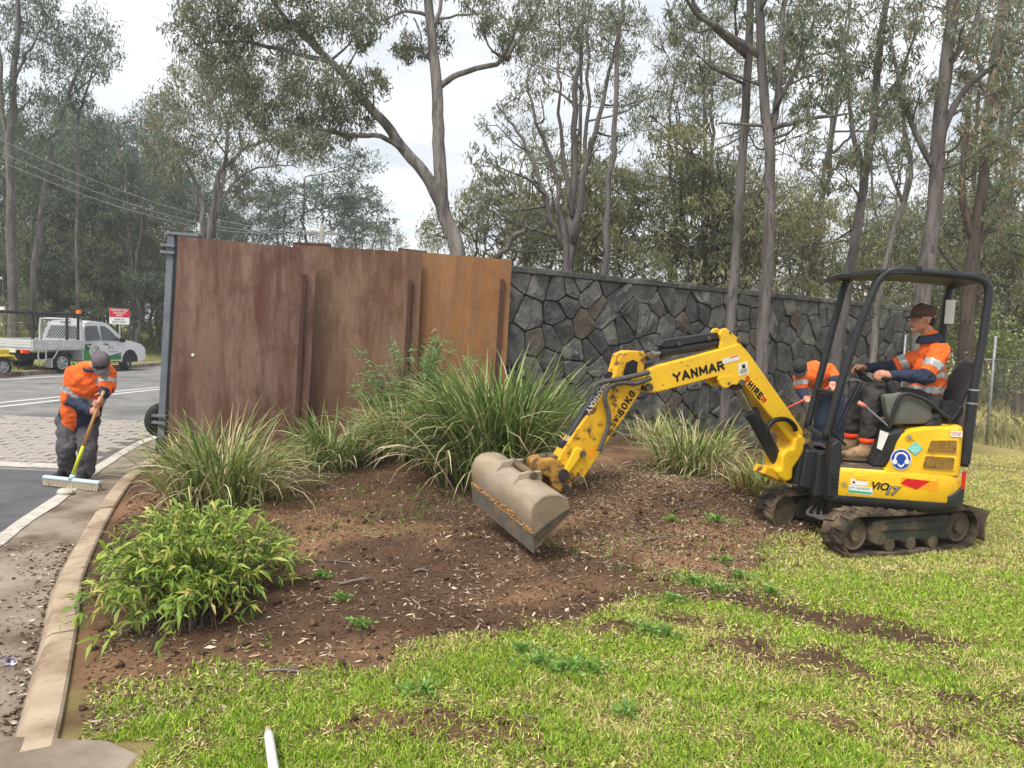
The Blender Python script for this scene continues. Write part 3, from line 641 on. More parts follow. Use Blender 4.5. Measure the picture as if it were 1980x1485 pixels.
# engine hood: profile in (u,z), lofted across v with rounded sides and the round rear
def hood_ring(v):
    rear = -0.645 + 0.10 * max(0, (abs(v) - 0.36) / 0.11) ** 2; e = max(0, (abs(v) - 0.44)) * 1.0
    top = [(0.02, 0.70), (-0.02, 0.73), (-0.055, 0.83), (-0.085, 0.95), (-0.12, 1.02), (-0.19, 1.065), (-0.30, 1.09)]
    out = [(u, z - e * 0.6) for u, z in top]
    out += [(max(rear + 0.04, -0.62) if rear > -0.6 else -0.60, 1.115 - e * 0.6), (rear + 0.01, 1.10 - e * 0.6), (rear, 1.06), (rear, 0.70)]
    return [UW(u, v, z) for u, z in out]
mb = MB(); mb.loft([hood_ring(v) for v in (-0.468, -0.455, -0.44, -0.3, -0.1, 0.1, 0.3, 0.44, 0.455, 0.468)]); hood = mb.build('engine_hood', 'excavator_yellow', EXC, auto=True)
mb = MB(); mb.prism([(0.36, 0), (0.0, 0)][:0] or [(0.44, -0.45), (0.0, -0.45), (0.0, 0.45), (0.44, 0.45)], UW(0, 0, 0), UF, UN, ZUP, 0.70, 0.722); mb.build('floor_plate', 'floor_mat', EXC, bev=0.01)
mb = MB(); mb.prism([(0.02, 0.71), (0.10, 0.72), (0.0, 1.02), (-0.14, 1.08), (-0.2, 0.9)], XC, UF, ZUP, UN, -0.42, 0.43); mb.build('seat_box', 'vinyl_black', EXC, bev=0.03)
# vents, decals on the near side
def side_poly(name, pxs, v, m, th=0.004, parent=EXC, bev=0.0):
    P = [upx(x, y, v) for x, y in pxs]; mb = MB(); mb.loft([P, [p + UN * th for p in P]]); return mb.build(name, m, parent, bev=bev)
Zs = 580 / 1980.0
def z2(X, Y): return (1400 + X * Zs, 780 + Y * Zs)
def rrect(p, k=0.12):
    out = []
    for i in range(len(p)):
        a, b, c = [np.array(q, float) for q in (p[i - 1], p[i], p[(i + 1) % len(p)])]; out += [b + (a - b) * k, b + (a + c - 2 * b) * k * 0.28, b + (c - b) * k]
    return [tuple(q) for q in out]
for quad in ([(1365, 245), (1540, 245), (1530, 330), (1340, 318)], [(1330, 347), (1522, 360), (1512, 440), (1310, 425)]):
    q = [z2(*a) for a in quad]; cxx = sum(a[0] for a in q) / 4; cyy = sum(a[1] for a in q) / 4
    rim = side_poly('vent_rim', rrect([(cxx + (a - cxx) * 1.12, cyy + (b - cyy) * 1.2) for a, b in q]), 0.468, 'excavator_yellow', 0.006, EXC, bev=0.002)
    v = side_poly('vent_grille', rrect(q), 0.473, 'muddy_yellow', 0.004, EXC)
    for k in range(11):
        t0, t1 = (k + 0.2) / 11, (k + 0.75) / 11; e = 0.3
        L = lambda a, b, t: (a[0] + (b[0] - a[0]) * t, a[1] + (b[1] - a[1]) * t)
        sl = 0.08
        side_poly('vent_slat', [L(q[0], q[1], max(.03, t0 - sl + .04)), L(q[0], q[1], max(.05, t1 - sl + .04)), L(q[3], q[2], min(.97, t1 + sl * .4)), L(q[3], q[2], min(.95, t0 + sl * .4))], 0.4775, 'grille_brown', 0.003, v)
def disc(name, cx, cy, r, v, m, n=28, th=0.003, parent=EXC):
    return side_poly(name, [z2(cx + r * math.cos(t), cy + r * math.sin(t)) for t in np.linspace(0, 2 * math.pi, n + 1)[:-1]], v, m, th, parent)
dd = disc('ear_protection_sign', 1168, 369, 70, 0.473, 'sticker_white'); disc('blue_disc', 1168, 369, 63, 0.4765, 'sticker_blue', parent=dd)
side_poly('headset_band', [z2(*a) for a in ((1122, 372), (1128, 340), (1150, 322), (1185, 322), (1210, 340), (1216, 372), (1204, 372), (1198, 348), (1180, 334), (1155, 334), (1140, 348), (1133, 372))], 0.480, 'sticker_white', 0.002, dd)
for ex_ in (1126, 1208): disc('ear_cup', ex_, 385, 17, 0.4825, 'sticker_white', 14, 0.002, dd)
side_poly('face_outline', [z2(*a) for a in ((1142, 392), (1150, 412), (1168, 424), (1186, 412), (1194, 392), (1186, 398), (1168, 412), (1150, 398))], 0.480, 'sticker_white', 0.002, dd)
tq = side_poly('diamond_sticker', [z2(*a) for a in ((1262, 254), (1312, 296), (1262, 342), (1212, 298))], 0.473, 'sticker_teal', 0.003)
for yy, w_ in ((285, 40), (300, 52), (312, 36)): side_poly('sticker_line', [z2(1262 - w_ / 1.6, yy), z2(1262 + w_ / 1.6, yy + 2), z2(1262 + w_ / 1.6, yy + 6), z2(1262 - w_ / 1.6, yy + 4)], 0.4765, 'sticker_white', 0.001, tq)
side_poly('hood_sticker', [z2(*a) for a in ((1497, 180), (1574, 184), (1572, 224), (1496, 220))], 0.473, 'sticker_white', 0.002)
side_poly('reflector', [z2(*a) for a in ((1170, 488), (1418, 518), (1412, 584), (1170, 545))], 0.4775, 'reflector_orange', 0.002)
side_poly('red_reflector', [z2(*a) for a in ((1205, 496), (1362, 512), (1270, 568), (1165, 528))], 0.480, 'reflector_red', 0.002)
st = side_poly('caution_sticker', [z2(*a) for a in ((838, 494), (950, 508), (950, 545), (834, 535))], 0.4775, 'sticker_white', 0.002)
side_poly('sticker_header', [z2(*a) for a in ((868, 496), (945, 506), (945, 515), (866, 506))], 0.480, 'reflector_orange', 0.001, st)
side_poly('sticker_mark', [z2(*a) for a in ((845, 524), (856, 508), (868, 528))], 0.480, 'ink', 0.001, st)
sy = side_poly('small_yellow_sticker', [z2(*a) for a in ((850, 455), (945, 463), (942, 492), (848, 484))], 0.4775, 'sticker_yellow', 0.002)
st2 = side_poly('contact_sticker', [z2(*a) for a in ((824, 538), (980, 556), (978, 608), (818, 588))], 0.4775, 'sticker_white', 0.002)
side_poly('sticker_stripe', [z2(*a) for a in ((820, 570), (976, 588), (974, 602), (818, 585))], 0.480, 'sticker_green', 0.001, st2)
exu = -UF; 
place_text('lettering', 'CITY REVENT', 0.03, upx(*z2(888, 562), 0.481), exu, ZUP, 'sticker_green', st2, ext=0.0008)
place_text('model_lettering', 'ViO', 0.088, upx(*z2(1025, 548), 0.480), exu + ZUP * -0.05, ZUP, 'ink', EXC, bold=0.0025, shear=0.25, ext=0.001)
place_text('model_lettering', '17', 0.10, upx(*z2(1100, 578), 0.482), exu + ZUP * -0.05, ZUP, 'ink', EXC, bold=0.006, shear=0.25, ext=0.001)
place_text('model_lettering', '17', 0.10, upx(*z2(1100, 578), 0.4845), exu + ZUP * -0.05, ZUP, 'grey_zinc', EXC, bold=0.001, shear=0.25, ext=0.001)
place_text('lettering', 'STABILISED\nNO. 2867', 0.016, upx(*z2(1535, 202), 0.4755), exu, ZUP, 'reflector_red', EXC, ext=0.0005)
for cx_, cy_ in ((1222, 222), (793, 532)):
    disc('latch_cup', cx_, cy_, 24, 0.4735 if cx_ > 1000 else 0.478, 'worn_yellow', 18, 0.004); disc('latch_key', cx_, cy_, 12, 0.479 if cx_ > 1000 else 0.483, 'grey_zinc', 14, 0.004)
side_poly('tail_reflector', [z2(*a) for a in ((1572, 450), (1597, 450), (1585, 560), (1565, 565))], 0.455, 'reflector_red', 0.01)
# --- canopy frame: bent tubes
Zc = 580 / 1980.0
def z1(X, Y): return (1400 + X * Zc, 480 + Y * Zc)
def tubep(name, pts, r, m='frame_black', parent=EXC, n=10, sub=4):
    mb = MB(); mb.tube(catmull(pts, sub), r, n); return mb.build(name, m, parent, smooth=True)
near_front = [upx(*z1(*a), 0.41) for a in ((665, 1260), (715, 1080), (800, 800), (900, 500), (990, 270), (1030, 200), (1080, 158), (1150, 142), (1300, 155), (1560, 178), (1660, 190), (1720, 220), (1748, 270), (1740, 380), (1700, 650), (1640, 980), (1605, 1250), (1585, 1440))]
tubep('canopy_frame', near_front, 0.034)
far_front = [upx(*z1(*a), -0.41) for a in ((548, 1190), (600, 980), (690, 640), (780, 300), (815, 215), (860, 180))]
far_front += [far_front[-1] - UF * 0.30 + ZUP * 0.03, far_front[-1] - UF * 0.62 + ZUP * 0.02]
fr_top = far_front[-1] - UF * 0.22
far_front += [fr_top - ZUP * 0.04, UW(-0.70, -0.41, 2.12), UW(-0.68, -0.41, 1.5), UW(-0.62, -0.41, 0.7)]
tubep('canopy_frame', far_front, 0.034)
for a, b in (((615, 932), (740, 958)), ((555, 1180), (670, 1258))):
    tubep('canopy_crossbar', [upx(*z1(*a), -0.40), (upx(*z1(*a), -0.40) + upx(*z1(*b), 0.40)) / 2, upx(*z1(*b), 0.40)], 0.02)
# side tube joints on the rear post
A = upx(*z1(1650, 930), 0.41); B = upx(*z1(1590, 1420), 0.41); mb = MB(); mb.tube([A, B], 0.040, 12); mb.build('rear_post_sleeve', 'frame_black', EXC, auto=True)
for t in (0.0, 0.18):
    p = A + (B - A) * t; mb = MB(); mb.tube([p, p + (B - A) * 0.02], 0.043, 12); mb.build('post_collar', 'grey_zinc', EXC, auto=True)
sk = MB(); q = upx(*z1(1490, 420), -0.36); sk.box(q, (0.08, 0.01, 0.22), M=np.column_stack([UF, UN, ZUP])); sk.build('post_sticker', 'sticker_white', EXC)
# roof sheet: front lip kicks out, slightly domed
zr = 2.335; rings = []
for u, dz, w_ in ((0.40, 0.015, 0.40), (0.385, 0.03, 0.43), (0.20, 0.055, 0.44), (-0.1, 0.065, 0.44), (-0.4, 0.06, 0.44), (-0.66, 0.04, 0.43), (-0.73, 0.0, 0.40)):
    rings.append([UW(u, v * w_, zr + dz + 0.02 * (1 - v * v)) for v in np.linspace(-1, 1, 9)] + [UW(u, v * w_, zr + dz - 0.03 + 0.02 * (1 - v * v)) for v in np.linspace(1, -1, 9)])
mb = MB(); mb.loft(rings); mb.build('roof', 'frame_black', EXC, auto=True)
mb = MB(); mb.tube([UW(-0.15, 0.43, 2.40), UW(-0.15, 0.43, 2.43)], 0.025, 10); mb.build('roof_bolt', 'frame_black', EXC)
# --- seat, console, levers
mb = MB(); mb.box(UW(-0.42, 0, 1.13), (0.48, 0.46, 0.12), M=np.column_stack([UF, UN, ZUP]), bev=0.045); seat = mb.build('seat_cushion', 'vinyl_black', EXC, smooth=True)
rings = []
for z, u, th, wv in ((1.16, -0.60, 0.05, 0.17), (1.22, -0.62, 0.06, 0.22), (1.40, -0.68, 0.065, 0.235), (1.55, -0.745, 0.06, 0.22), (1.63, -0.79, 0.045, 0.17), (1.65, -0.80, 0.02, 0.10)):
    rings.append([UW(u + th * math.sin(t) , wv * math.cos(t), z + 0.0) for t in np.linspace(0, 2 * math.pi, 21)[:-1]])
mb = MB(); mb.loft(rings); mb.build('seat_back', 'vinyl_black', EXC, smooth=True)
disc2 = MB(); c = upx(*z1(1500, 1070), 0.25); disc2.tube([c - UN * 0.03, c + UN * 0.03], 0.085, 20); disc2.build('seat_hinge', 'vinyl_black', EXC, auto=True)
cp = [z1(*a) for a in ((1060, 975), (1180, 950), (1290, 985), (1370, 1060), (1385, 1120), (1330, 1160), (1100, 1165), (1075, 1080))]
P = [upx(x, y, 0.40) for x, y in cp]; mb = MB(); mb.loft([[p - UN * 0.14 for p in P], P]); mb.build('side_console', 'console_grey', EXC, bev=0.02, auto=True)
P2 = [p - UN * 0.66 for p in P]; mb = MB(); mb.loft([[p - UN * 0.14 for p in P2], P2]); mb.build('side_console', 'console_grey', EXC, bev=0.02, auto=True)
tubep('console_rail', [upx(*z1(*a), 0.43) for a in ((1095, 1180), (1110, 1110), (1150, 1000), (1190, 962), (1260, 972), (1360, 1020), (1440, 1090), (1500, 1130))], 0.017)
tubep('seat_belt_bracket', [upx(*z1(*a), 0.3) for a in ((1480, 1160), (1540, 1090), (1560, 1040))], 0.012)
# joystick bellows
def bellows(a, b, v, r0=0.055, r1=0.035):
    A, B = upx(*z1(*a), v), upx(*z1(*b), v); mb = MB(); pts = []; rad = []
    for i in range(13): t = i / 12; pts.append(A + (B - A) * t); rad.append((r0 + (r1 - r0) * t) * (1.0 if i % 2 else 0.82))
    mb.tube(pts, rad, 12); return mb.build('joystick_bellows', 'vinyl_black', EXC, smooth=True)
bellows((1130, 970), (1085, 880), 0.30); jn = MB(); jn.tube([upx(*z1(1085, 885), 0.30), upx(*z1(1045, 835), 0.30)], [0.02, 0.028], 10); jn.build('joystick', 'vinyl_black', EXC, smooth=True)
bellows((960, 900), (905, 840), -0.28); jn = MB(); jn.tube([upx(*z1(905, 845), -0.28), upx(*z1(880, 790), -0.28)], [0.02, 0.028], 10); jn.build('joystick', 'vinyl_black', EXC, smooth=True)
mb = MB(); mb.tube([upx(*z1(1095, 1185), 0.36), upx(*z1(935, 1045), 0.36)], 0.008, 7); lv = mb.build('blade_lever', 'grey_zinc', EXC)
mb = MB(); mb.tube([upx(*z1(937, 1047), 0.36), upx(*z1(885, 1018), 0.36)], [0.017, 0.02], 10); mb.build('grip', 'grip_pink', lv, smooth=True)
for dx in (0, 25):
    mb = MB(); mb.tube(catmull([upx(*z1(735 + dx, 1200), 0.05 + dx * .004), upx(*z1(800 + dx, 1050), 0.05 + dx * .004), upx(*z1(885 + dx, 885), 0.05 + dx * .004)], 3), 0.012, 8); tl = mb.build('travel_lever', 'frame_black', EXC)
tubep('lever_crossbar', [upx(*z1(*a), 0.05) for a in ((830, 875), (880, 872), (915, 888))], 0.014, 'console_grey')
P = [upx(*z1(*a), 0.44) for a in ((1030, 1200), (1088, 1220), (1040, 1335), (1008, 1318))]; mb = MB(); mb.loft([P, [p + UN * 0.004 for p in P]]); mb.build('manual_card', 'sticker_white', EXC)
mb = MB(); mb.tube([upx(*z1(720, 1210), 0.3), upx(*z1(800, 1300), 0.3)], 0.014, 8); mb.build('pedal', 'frame_black', EXC)
# exhaust cover / cap between console and hood
mb = MB(); c = upx(*z1(1350, 1140), 0.30); mb.tube([c - ZUP * 0.03, c + ZUP * 0.03], [0.10, 0.085], 18); mb.build('filler_cap', 'frame_black', EXC, auto=True)

# --- boom group on a swing post
BH = R_(21); BD = np.array([-math.cos(BH), -math.sin(BH), 0]); BN = np.array([-BD[1], BD[0], 0]); PV = XC + UF * 0.66
def z3(X, Y): return (880 + X * 0.36364, 600 + Y * 0.36364)
def bpx(X, Y, v): return onpl(*z3(X, Y), PV + BN * v, BN)
def bplate(name, zs, v0, v1, m, parent=EXC, bev=0.006, vp=None):
    """outline given on the plane v1 (near face), extruded back to v0"""
    P = [bpx(X, Y, v1 if vp is None else vp) for X, Y in zs]; P = [p + BN * ((v1 - vp) if vp is not None else 0) for p in P]
    mb = MB(); mb.loft([[p + BN * (v0 - v1) for p in P], P]); return mb.build(name, m, parent, bev=bev)
boom_out = [(1795, 705), (1850, 690), (1852, 640), (1800, 562), (1700, 420), (1572, 238), (1545, 205), (1510, 175), (1440, 198), (1250, 250), (1060, 298), (1022, 322), (1005, 365), (1012, 410), (1035, 440), (1080, 436), (1250, 392), (1400, 352), (1470, 350), (1520, 372), (1570, 430), (1640, 518), (1720, 618)]
boom = bplate('boom', boom_out, -0.085, 0.085, 'excavator_yellow', bev=0.012)
for v0, v1 in ((0.045, 0.075), (-0.075, -0.045)):
    bplate('boom_top_lug', [(1412, 205), (1420, 160), (1410, 128), (1425, 100), (1447, 95), (1468, 110), (1500, 140), (1532, 190), (1525, 215)], v0, v1, 'excavator_yellow', boom, vp=0.085)
for v0, v1 in ((0.06, 0.095), (-0.095, -0.06)):
    bplate('boom_ram_lug', [(1395, 365), (1400, 350), (1470, 345), (1515, 365), (1500, 395), (1470, 395), (1448, 412), (1425, 412), (1405, 395)], v0, v1, 'excavator_yellow', boom, vp=0.085)
def pin(X, Y, v, r, name='pivot_pin', m='muddy_steel', parent=boom, half=None):
    c = bpx(X, Y, 0); mb = MB(); mb.tube([c - BN * v, c + BN * v], r, 14); return mb.build(name, m, parent, auto=True)
pin(1482, 155, 0.09, 0.026); pin(1487, 381, 0.115, 0.028); pin(1433, 118, 0.08, 0.012); pin(1840, 700, 0.13, 0.035); pin(1418, 385, 0.098, 0.012)
def ram(name, a, b, r, frac, parent=EXC, v=0.0, m='frame_black', va=None):
    A, B = bpx(*a, v), bpx(*b, v if va is None else va); d = B - A; root = MB(); root.tube([A, A + d * frac], r, 14); barrel = root.build(name, m, parent, auto=True)
    mb = MB(); mb.tube([A + d * (frac - 0.02), A + d * (frac + 0.03)], r * 1.13, 14); mb.build('gland', m, barrel, auto=True)
    mb = MB(); mb.tube([A + d * frac, B], r * 0.55, 12); mb.build('ram_rod', 'chrome', barrel, auto=True)
    for E_ in (A, B): mb = MB(); mb.tube([E_ - BN * 0.04, E_ + BN * 0.04], r * 1.05, 12); mb.build('ram_eye', m, barrel, auto=True)
    return barrel
r1_ = ram('boom_ram', (1748, 862), (1487, 385), 0.06, 0.66)
r2_ = ram('stick_ram', (1475, 158), (1010, 238), 0.043, 0.80)
bplate('ram_guard', [(1085, 190), (1110, 160), (1390, 118), (1412, 128), (1418, 150), (1120, 200)], -0.05, 0.05, 'frame_black', r2_, bev=0.008)
for k in (1190, 1350): 
    c = bpx(k, 178 - (k - 1190) * 0.18, 0.055); mb = MB(); mb.tube([c - BN * 0.008, c + BN * 0.012], 0.018, 10); mb.build('guard_bolt', 'muddy_steel', r2_)
# swing post (yellow casting)
sp = bplate('swing_post', [(1845, 660), (1870, 690), (1862, 740), (1835, 790), (1800, 840), (1795, 900), (1760, 915), (1725, 890), (1700, 850), (1735, 845), (1740, 770), (1765, 740), (1800, 735), (1810, 680)], -0.12, 0.12, 'excavator_yellow', bev=0.02)
mb = MB(); mb.tube([PV - UF * 0.06 + ZUP * 0.46, PV - UF * 0.06 + ZUP * 0.84], 0.10, 18); mb.build('swing_bracket', 'frame_black', EXC, auto=True)
mb = MB(); mb.prism([(0.62, 0.45), (0.36, 0.42), (0.36, 0.80), (0.58, 0.80)], XC, UF, ZUP, UN, -0.16, 0.16); mb.build('swing_mount', 'frame_black', EXC, bev=0.02)
bplate('post_foot', [(1660, 830), (1700, 840), (1770, 905), (1740, 918), (1690, 890), (1640, 870)], -0.06, 0.10, 'worn_yellow', bev=0.01)
# stick
stick = bplate('stick', [(850, 340), (880, 235), (925, 215), (1005, 218), (1018, 240), (1008, 300), (1000, 372), (985, 440), (900, 570), (790, 730), (690, 885), (650, 920), (615, 900), (600, 850), (545, 800), (560, 770), (640, 650), (760, 480)], -0.07, 0.07, 'worn_yellow', bev=0.010)
bplate('stick_recess', [(895, 330), (912, 280), (945, 262), (972, 275), (965, 335), (930, 372), (900, 368)], 0.071, 0.074, 'ink', stick, bev=0)
for v0, v1 in ((0.055, 0.095), (-0.095, -0.055)):
    bplate('bucket_link', [(625, 745), (640, 728), (665, 730), (675, 755), (650, 790), (600, 860), (575, 850)], v0, v1, 'excavator_yellow', stick, vp=0.07)
pin(1012, 240, 0.10, 0.03, parent=stick); pin(1000, 405, 0.11, 0.032, parent=stick); pin(650, 752, 0.115, 0.026, parent=stick); pin(640, 892, 0.10, 0.03, parent=stick); pin(838, 372, 0.10, 0.026, parent=stick)
r3_ = ram('bucket_ram', (835, 370), (608, 735), 0.038, 0.84, v=0.0)
for p in ('bucket_ram',):
    for o in (r3_,):
        off = -BD * -0.045 + ZUP * 0.03
        for q in [o] + list(o.children): q.data.transform(Matrix.Translation(Vector(BD * 0.05 + ZUP * 0.03)))
# lettering on boom and stick
e_boom = bpx(1410, 300, 0.087) - bpx(1180, 360, 0.087)
block_text('boom_lettering', 'YANMAR', 0.082, bpx(1297, 325, 0.0865), e_boom, ZUP, 'ink', boom, 0.78, 0.24)
e2 = bpx(1650, 490, 0.087) - bpx(1540, 365, 0.087)
place_text('hire_lettering', '9', 0.10, bpx(1549, 372, 0.0865), e2, ZUP + BD * -0.5, 'reflector_red', boom, bold=0.003)
block_text('hire_lettering', 'HIRE', 0.064, bpx(1596, 424, 0.0865), e2, ZUP, 'ink', boom, 0.62, 0.24)
place_text('hire_lettering', '29', 0.058, bpx(1640, 475, 0.0865), e2, ZUP, 'reflector_red', boom, bold=0.003)
ds = bplate('boom_sticker', [(1418, 260), (1508, 235), (1512, 262), (1422, 288)], 0.086, 0.088, 'sticker_white', boom, bev=0); bplate('sticker_header', [(1460, 250), (1506, 237), (1507, 242), (1461, 255)], 0.0885, 0.0895, 'reflector_red', ds, bev=0)
ds = bplate('boom_sticker', [(1505, 285), (1555, 272), (1560, 335), (1510, 350)], 0.086, 0.088, 'sticker_white', boom, bev=0); bplate('sticker_mark', [(1525, 290), (1542, 286), (1544, 306), (1527, 310)], 0.0885, 0.0895, 'ink', ds, bev=0)
for k in range(3): bplate('sticker_line', [(1516, 318 + 8 * k), (1552, 309 + 8 * k), (1552, 312 + 8 * k), (1516, 321 + 8 * k)], 0.0885, 0.0895, 'ink', ds, bev=0)
e3 = bpx(930, 460, 0.072) - bpx(850, 590, 0.072)
block_text('weight_lettering', '60KG', 0.066, bpx(910, 493, 0.0715), e3, ZUP, 'ink', stick, 0.62, 0.2)
block_text('weight_lettering', 'SWL', 0.05, bpx(855, 580, 0.0715), e3, ZUP, 'ink', stick, 0.6, 0.16)
st_ = bplate('stick_sticker', [(705, 770), (735, 725), (752, 740), (725, 790)], 0.071, 0.073, 'reflector_orange', stick, bev=0)
bp_ = bplate('ram_plate', [(683, 545), (790, 385), (808, 392), (705, 560)], 0.055, 0.062, 'dark_steel', r3_, bev=0); 
block_text('ram_lettering', 'YANMAR', 0.045, bpx(752, 468, 0.063), bpx(800, 390, 0.06) - bpx(695, 550, 0.06), ZUP - BD, 'sticker_white', r3_, 0.75, 0.2)
# hoses
for k, hz in enumerate(([(1040, 360), (960, 388), (880, 385), (815, 410), (795, 470), (815, 540), (812, 620), (790, 680), (765, 750)], [(1030, 330), (900, 360), (790, 380), (745, 400), (735, 450)])):
    mb = MB(); mb.tube(catmull([bpx(*q, 0.11) for q in hz], 5), 0.02, 8); mb.build('hydraulic_hose', 'hose', EXC, smooth=True)
mb = MB(); mb.tube(catmull([bpx(*q, 0.12) for q in ((1660, 660), (1665, 620), (1700, 585), (1760, 580), (1800, 610), (1812, 640))], 5), 0.022, 8); mb.build('hydraulic_hose', 'ink', EXC, smooth=True)
for k in range(3):
    mb = MB(); mb.tube(catmull([bpx(1420, 175 + 8 * k, 0.02 - 0.05 * k), bpx(1330, 215 + 4 * k, 0.02 - 0.05 * k), bpx(1150, 262 + 4 * k, 0.02 - 0.05 * k), bpx(1060, 290 - 6 * k, 0.02 - 0.05 * k), bpx(1005, 320 - 15 * k, 0.0)], 4), 0.013, 7); mb.build('boom_pipe', 'hose', EXC, smooth=True)
# coupler and tilt bucket
cpl = bplate('quick_coupler', [(432, 815), (455, 795), (530, 785), (570, 820), (610, 870), (630, 935), (600, 970), (560, 975), (520, 950), (505, 890), (440, 870)], -0.13, 0.11, 'muddy_yellow', bev=0.02)
for q in ((577, 875, 0.045), (590, 945, 0.03)): 
    c = bpx(q[0], q[1], 0.12); mb = MB(); mb.tube([c - BN * 0.02, c + BN * 0.012], q[2], 14); mb.build('coupler_pin', 'dark_steel', cpl, auto=True)
for X in (470, 520): 
    c = bpx(X, 785, 0.0); mb = MB(); mb.tube([c - BN * 0.05, c + BN * 0.05], 0.03, 12); mb.build('tilt_ram_eye', 'muddy_steel', cpl, auto=True)
# bucket: section through the near end plate, swept to the far end
near = onpl(*z3(420, 1282), PV + BN * 0.5, BN); far = onpl(*z3(103, 1012), PV - BN * 0.5, BN)
wv = far - near; WLEN = np.linalg.norm(wv); wv /= WLEN
def bk(X, Y):   # near end point on plane through `near` perpendicular to width axis
    return onpl(*z3(X, Y), near, wv)
secn = [bk(*q) for q in ((420, 1282), (418, 1225), (412, 1180), (405, 1130), (408, 1070), (428, 1025), (465, 995), (508, 984), (560, 985), (595, 1000), (607, 1045), (600, 1070))]
inner = []
cen_ = sum(secn) / len(secn)
shell_in = [p + (cen_ - p) / np.linalg.norm(cen_ - p) * 0.014 for p in secn]
mb = MB(); ring0 = secn + shell_in[::-1]; mb.loft([ring0, [p + wv * WLEN for p in ring0]]); bucket = mb.build('bucket', 'bucket_steel', EXC, auto=True)
for s_ in (0, WLEN - 0.014):
    mb = MB(); mb.loft([[p + wv * (s_ - 0.003) for p in secn], [p + wv * (s_ + 0.014) for p in secn]]); mb.build('bucket_end_plate', 'bucket_steel', bucket, bev=0.002)
out_ = -(cen_ - secn[2]); out_ = out_ - wv * (out_ @ wv); out_ /= np.linalg.norm(out_)
lip = [secn[0] - (secn[1] - secn[0]) * 0.05, secn[0] + out_ * 0.016, secn[2] + out_ * 0.016 , secn[2] + out_ * 0.002]
mb = MB(); mb.loft([[p - wv * 0.012 for p in lip], [p + wv * (WLEN + 0.012) for p in lip]]); mb.build('cutting_edge', 'bucket_lip', bucket, bev=0.002)
ep = [bk(*q) for q in ((420, 1275), (440, 1240), (520, 1160), (600, 1085), (606, 1050), (585, 1060), (500, 1120), (412, 1195))]
mb = MB(); mb.loft([[p - wv * 0.012 for p in ep], [p - wv * 0.004 for p in ep]]); mb.build('side_cutter', 'muddy_steel', bucket, bev=0.002)
# caked dirt along the edge
mb = MB(); dr = random.Random(4)
for k in range(170):
    t = dr.random() ** 1.0; up_ = dr.random() ** 2 * (0.75 if 0.15 < t < 0.65 else 0.3); p = secn[2] + wv * WLEN * t + (secn[3] - secn[2]) * up_ + out_ * (0.001 + 0.010 * (1 - up_)); r_ = dr.uniform(0.003, 0.011)
    mb.tube([p - wv * r_ * dr.uniform(1, 3), p, p + wv * r_ * dr.uniform(1, 3)], [r_ * 0.3, r_, r_ * 0.3], 5)
tag(mb.build('caked_dirt', 'bucket_dirt', bucket, smooth=True), kind='stuff')
# mounting ears between coupler and bucket
for t in (0.36, 0.64):
    c = secn[7] + wv * WLEN * t
    ear = [secn[5] + wv * WLEN * t, secn[6] + wv * WLEN * t + ZUP * 0.05, c + ZUP * 0.055 - BD * 0.02, c + ZUP * 0.055 - BD * 0.12, secn[9] + wv * WLEN * t + ZUP * 0.02]
    mb = MB(); mb.loft([[p - wv * 0.012 for p in ear], [p + wv * 0.012 for p in ear]]); mb.build('bucket_ear', 'bucket_steel', bucket, bev=0.004)
c0 = secn[7] + wv * WLEN * 0.36 + ZUP * 0.03 - BD * 0.05; c1 = secn[7] + wv * WLEN * 0.64 + ZUP * 0.03 - BD * 0.05
mb = MB(); mb.tube([c0 - wv * 0.04, c1 + wv * 0.04], 0.028, 12); mb.build('bucket_pin', 'muddy_steel', bucket, auto=True)
# ================================================================== people
mat('skin', S(196, 142, 116), S(184, 128, 104), rough=0.55, scale=20)
mat('hi_vis_orange', S(244, 112, 44), S(232, 98, 36), rough=0.85, scale=6, bump=0.5, bscale=22, c3=S(206, 92, 44), scale3=7, lo3=0.55, hi3=0.75)
mat('navy_cloth', S(40, 48, 68), S(48, 56, 76), rough=0.9, scale=8, bump=0.3, bscale=30)
mat('grey_cloth', S(92, 88, 92), S(80, 76, 80), rough=0.9, scale=8, bump=0.35, bscale=26)
mat('charcoal_cloth', S(60, 58, 58), S(72, 68, 66), rough=0.9, scale=6, bump=0.35, bscale=26)
mat('reflective_tape', S(188, 190, 190), S(172, 174, 176), rough=0.35, metal=0.3, scale=10)
mat('cap_brown', S(92, 72, 60), S(82, 64, 54), rough=0.9, scale=12, bump=0.2, bscale=90)
mat('cap_grey', S(104, 94, 98), S(92, 84, 88), rough=0.9, scale=12, bump=0.2, bscale=90)
mat('cap_black', S(46, 46, 48), S(56, 56, 56), rough=0.9, scale=12)
mat('hair_dark', S(50, 40, 34), S(38, 30, 26), rough=0.7, scale=60, bump=0.6, bscale=120)
mat('beard_grey', S(176, 166, 156), S(140, 130, 122), rough=0.9, scale=40, bump=0.8, bscale=130)
mat('boot_tan', S(178, 148, 112), S(160, 130, 98), rough=0.8, scale=9, bump=0.3, bscale=50, c3=S(118, 94, 72), scale3=6)
mat('boot_sole', S(110, 92, 76), S(90, 78, 66), rough=0.9, scale=10)
mat('sock_orange', S(250, 84, 40), None, rough=0.9); mat('eye_white', S(214, 206, 198), None, rough=0.3); mat('lip', S(170, 104, 92), None, rough=0.6)

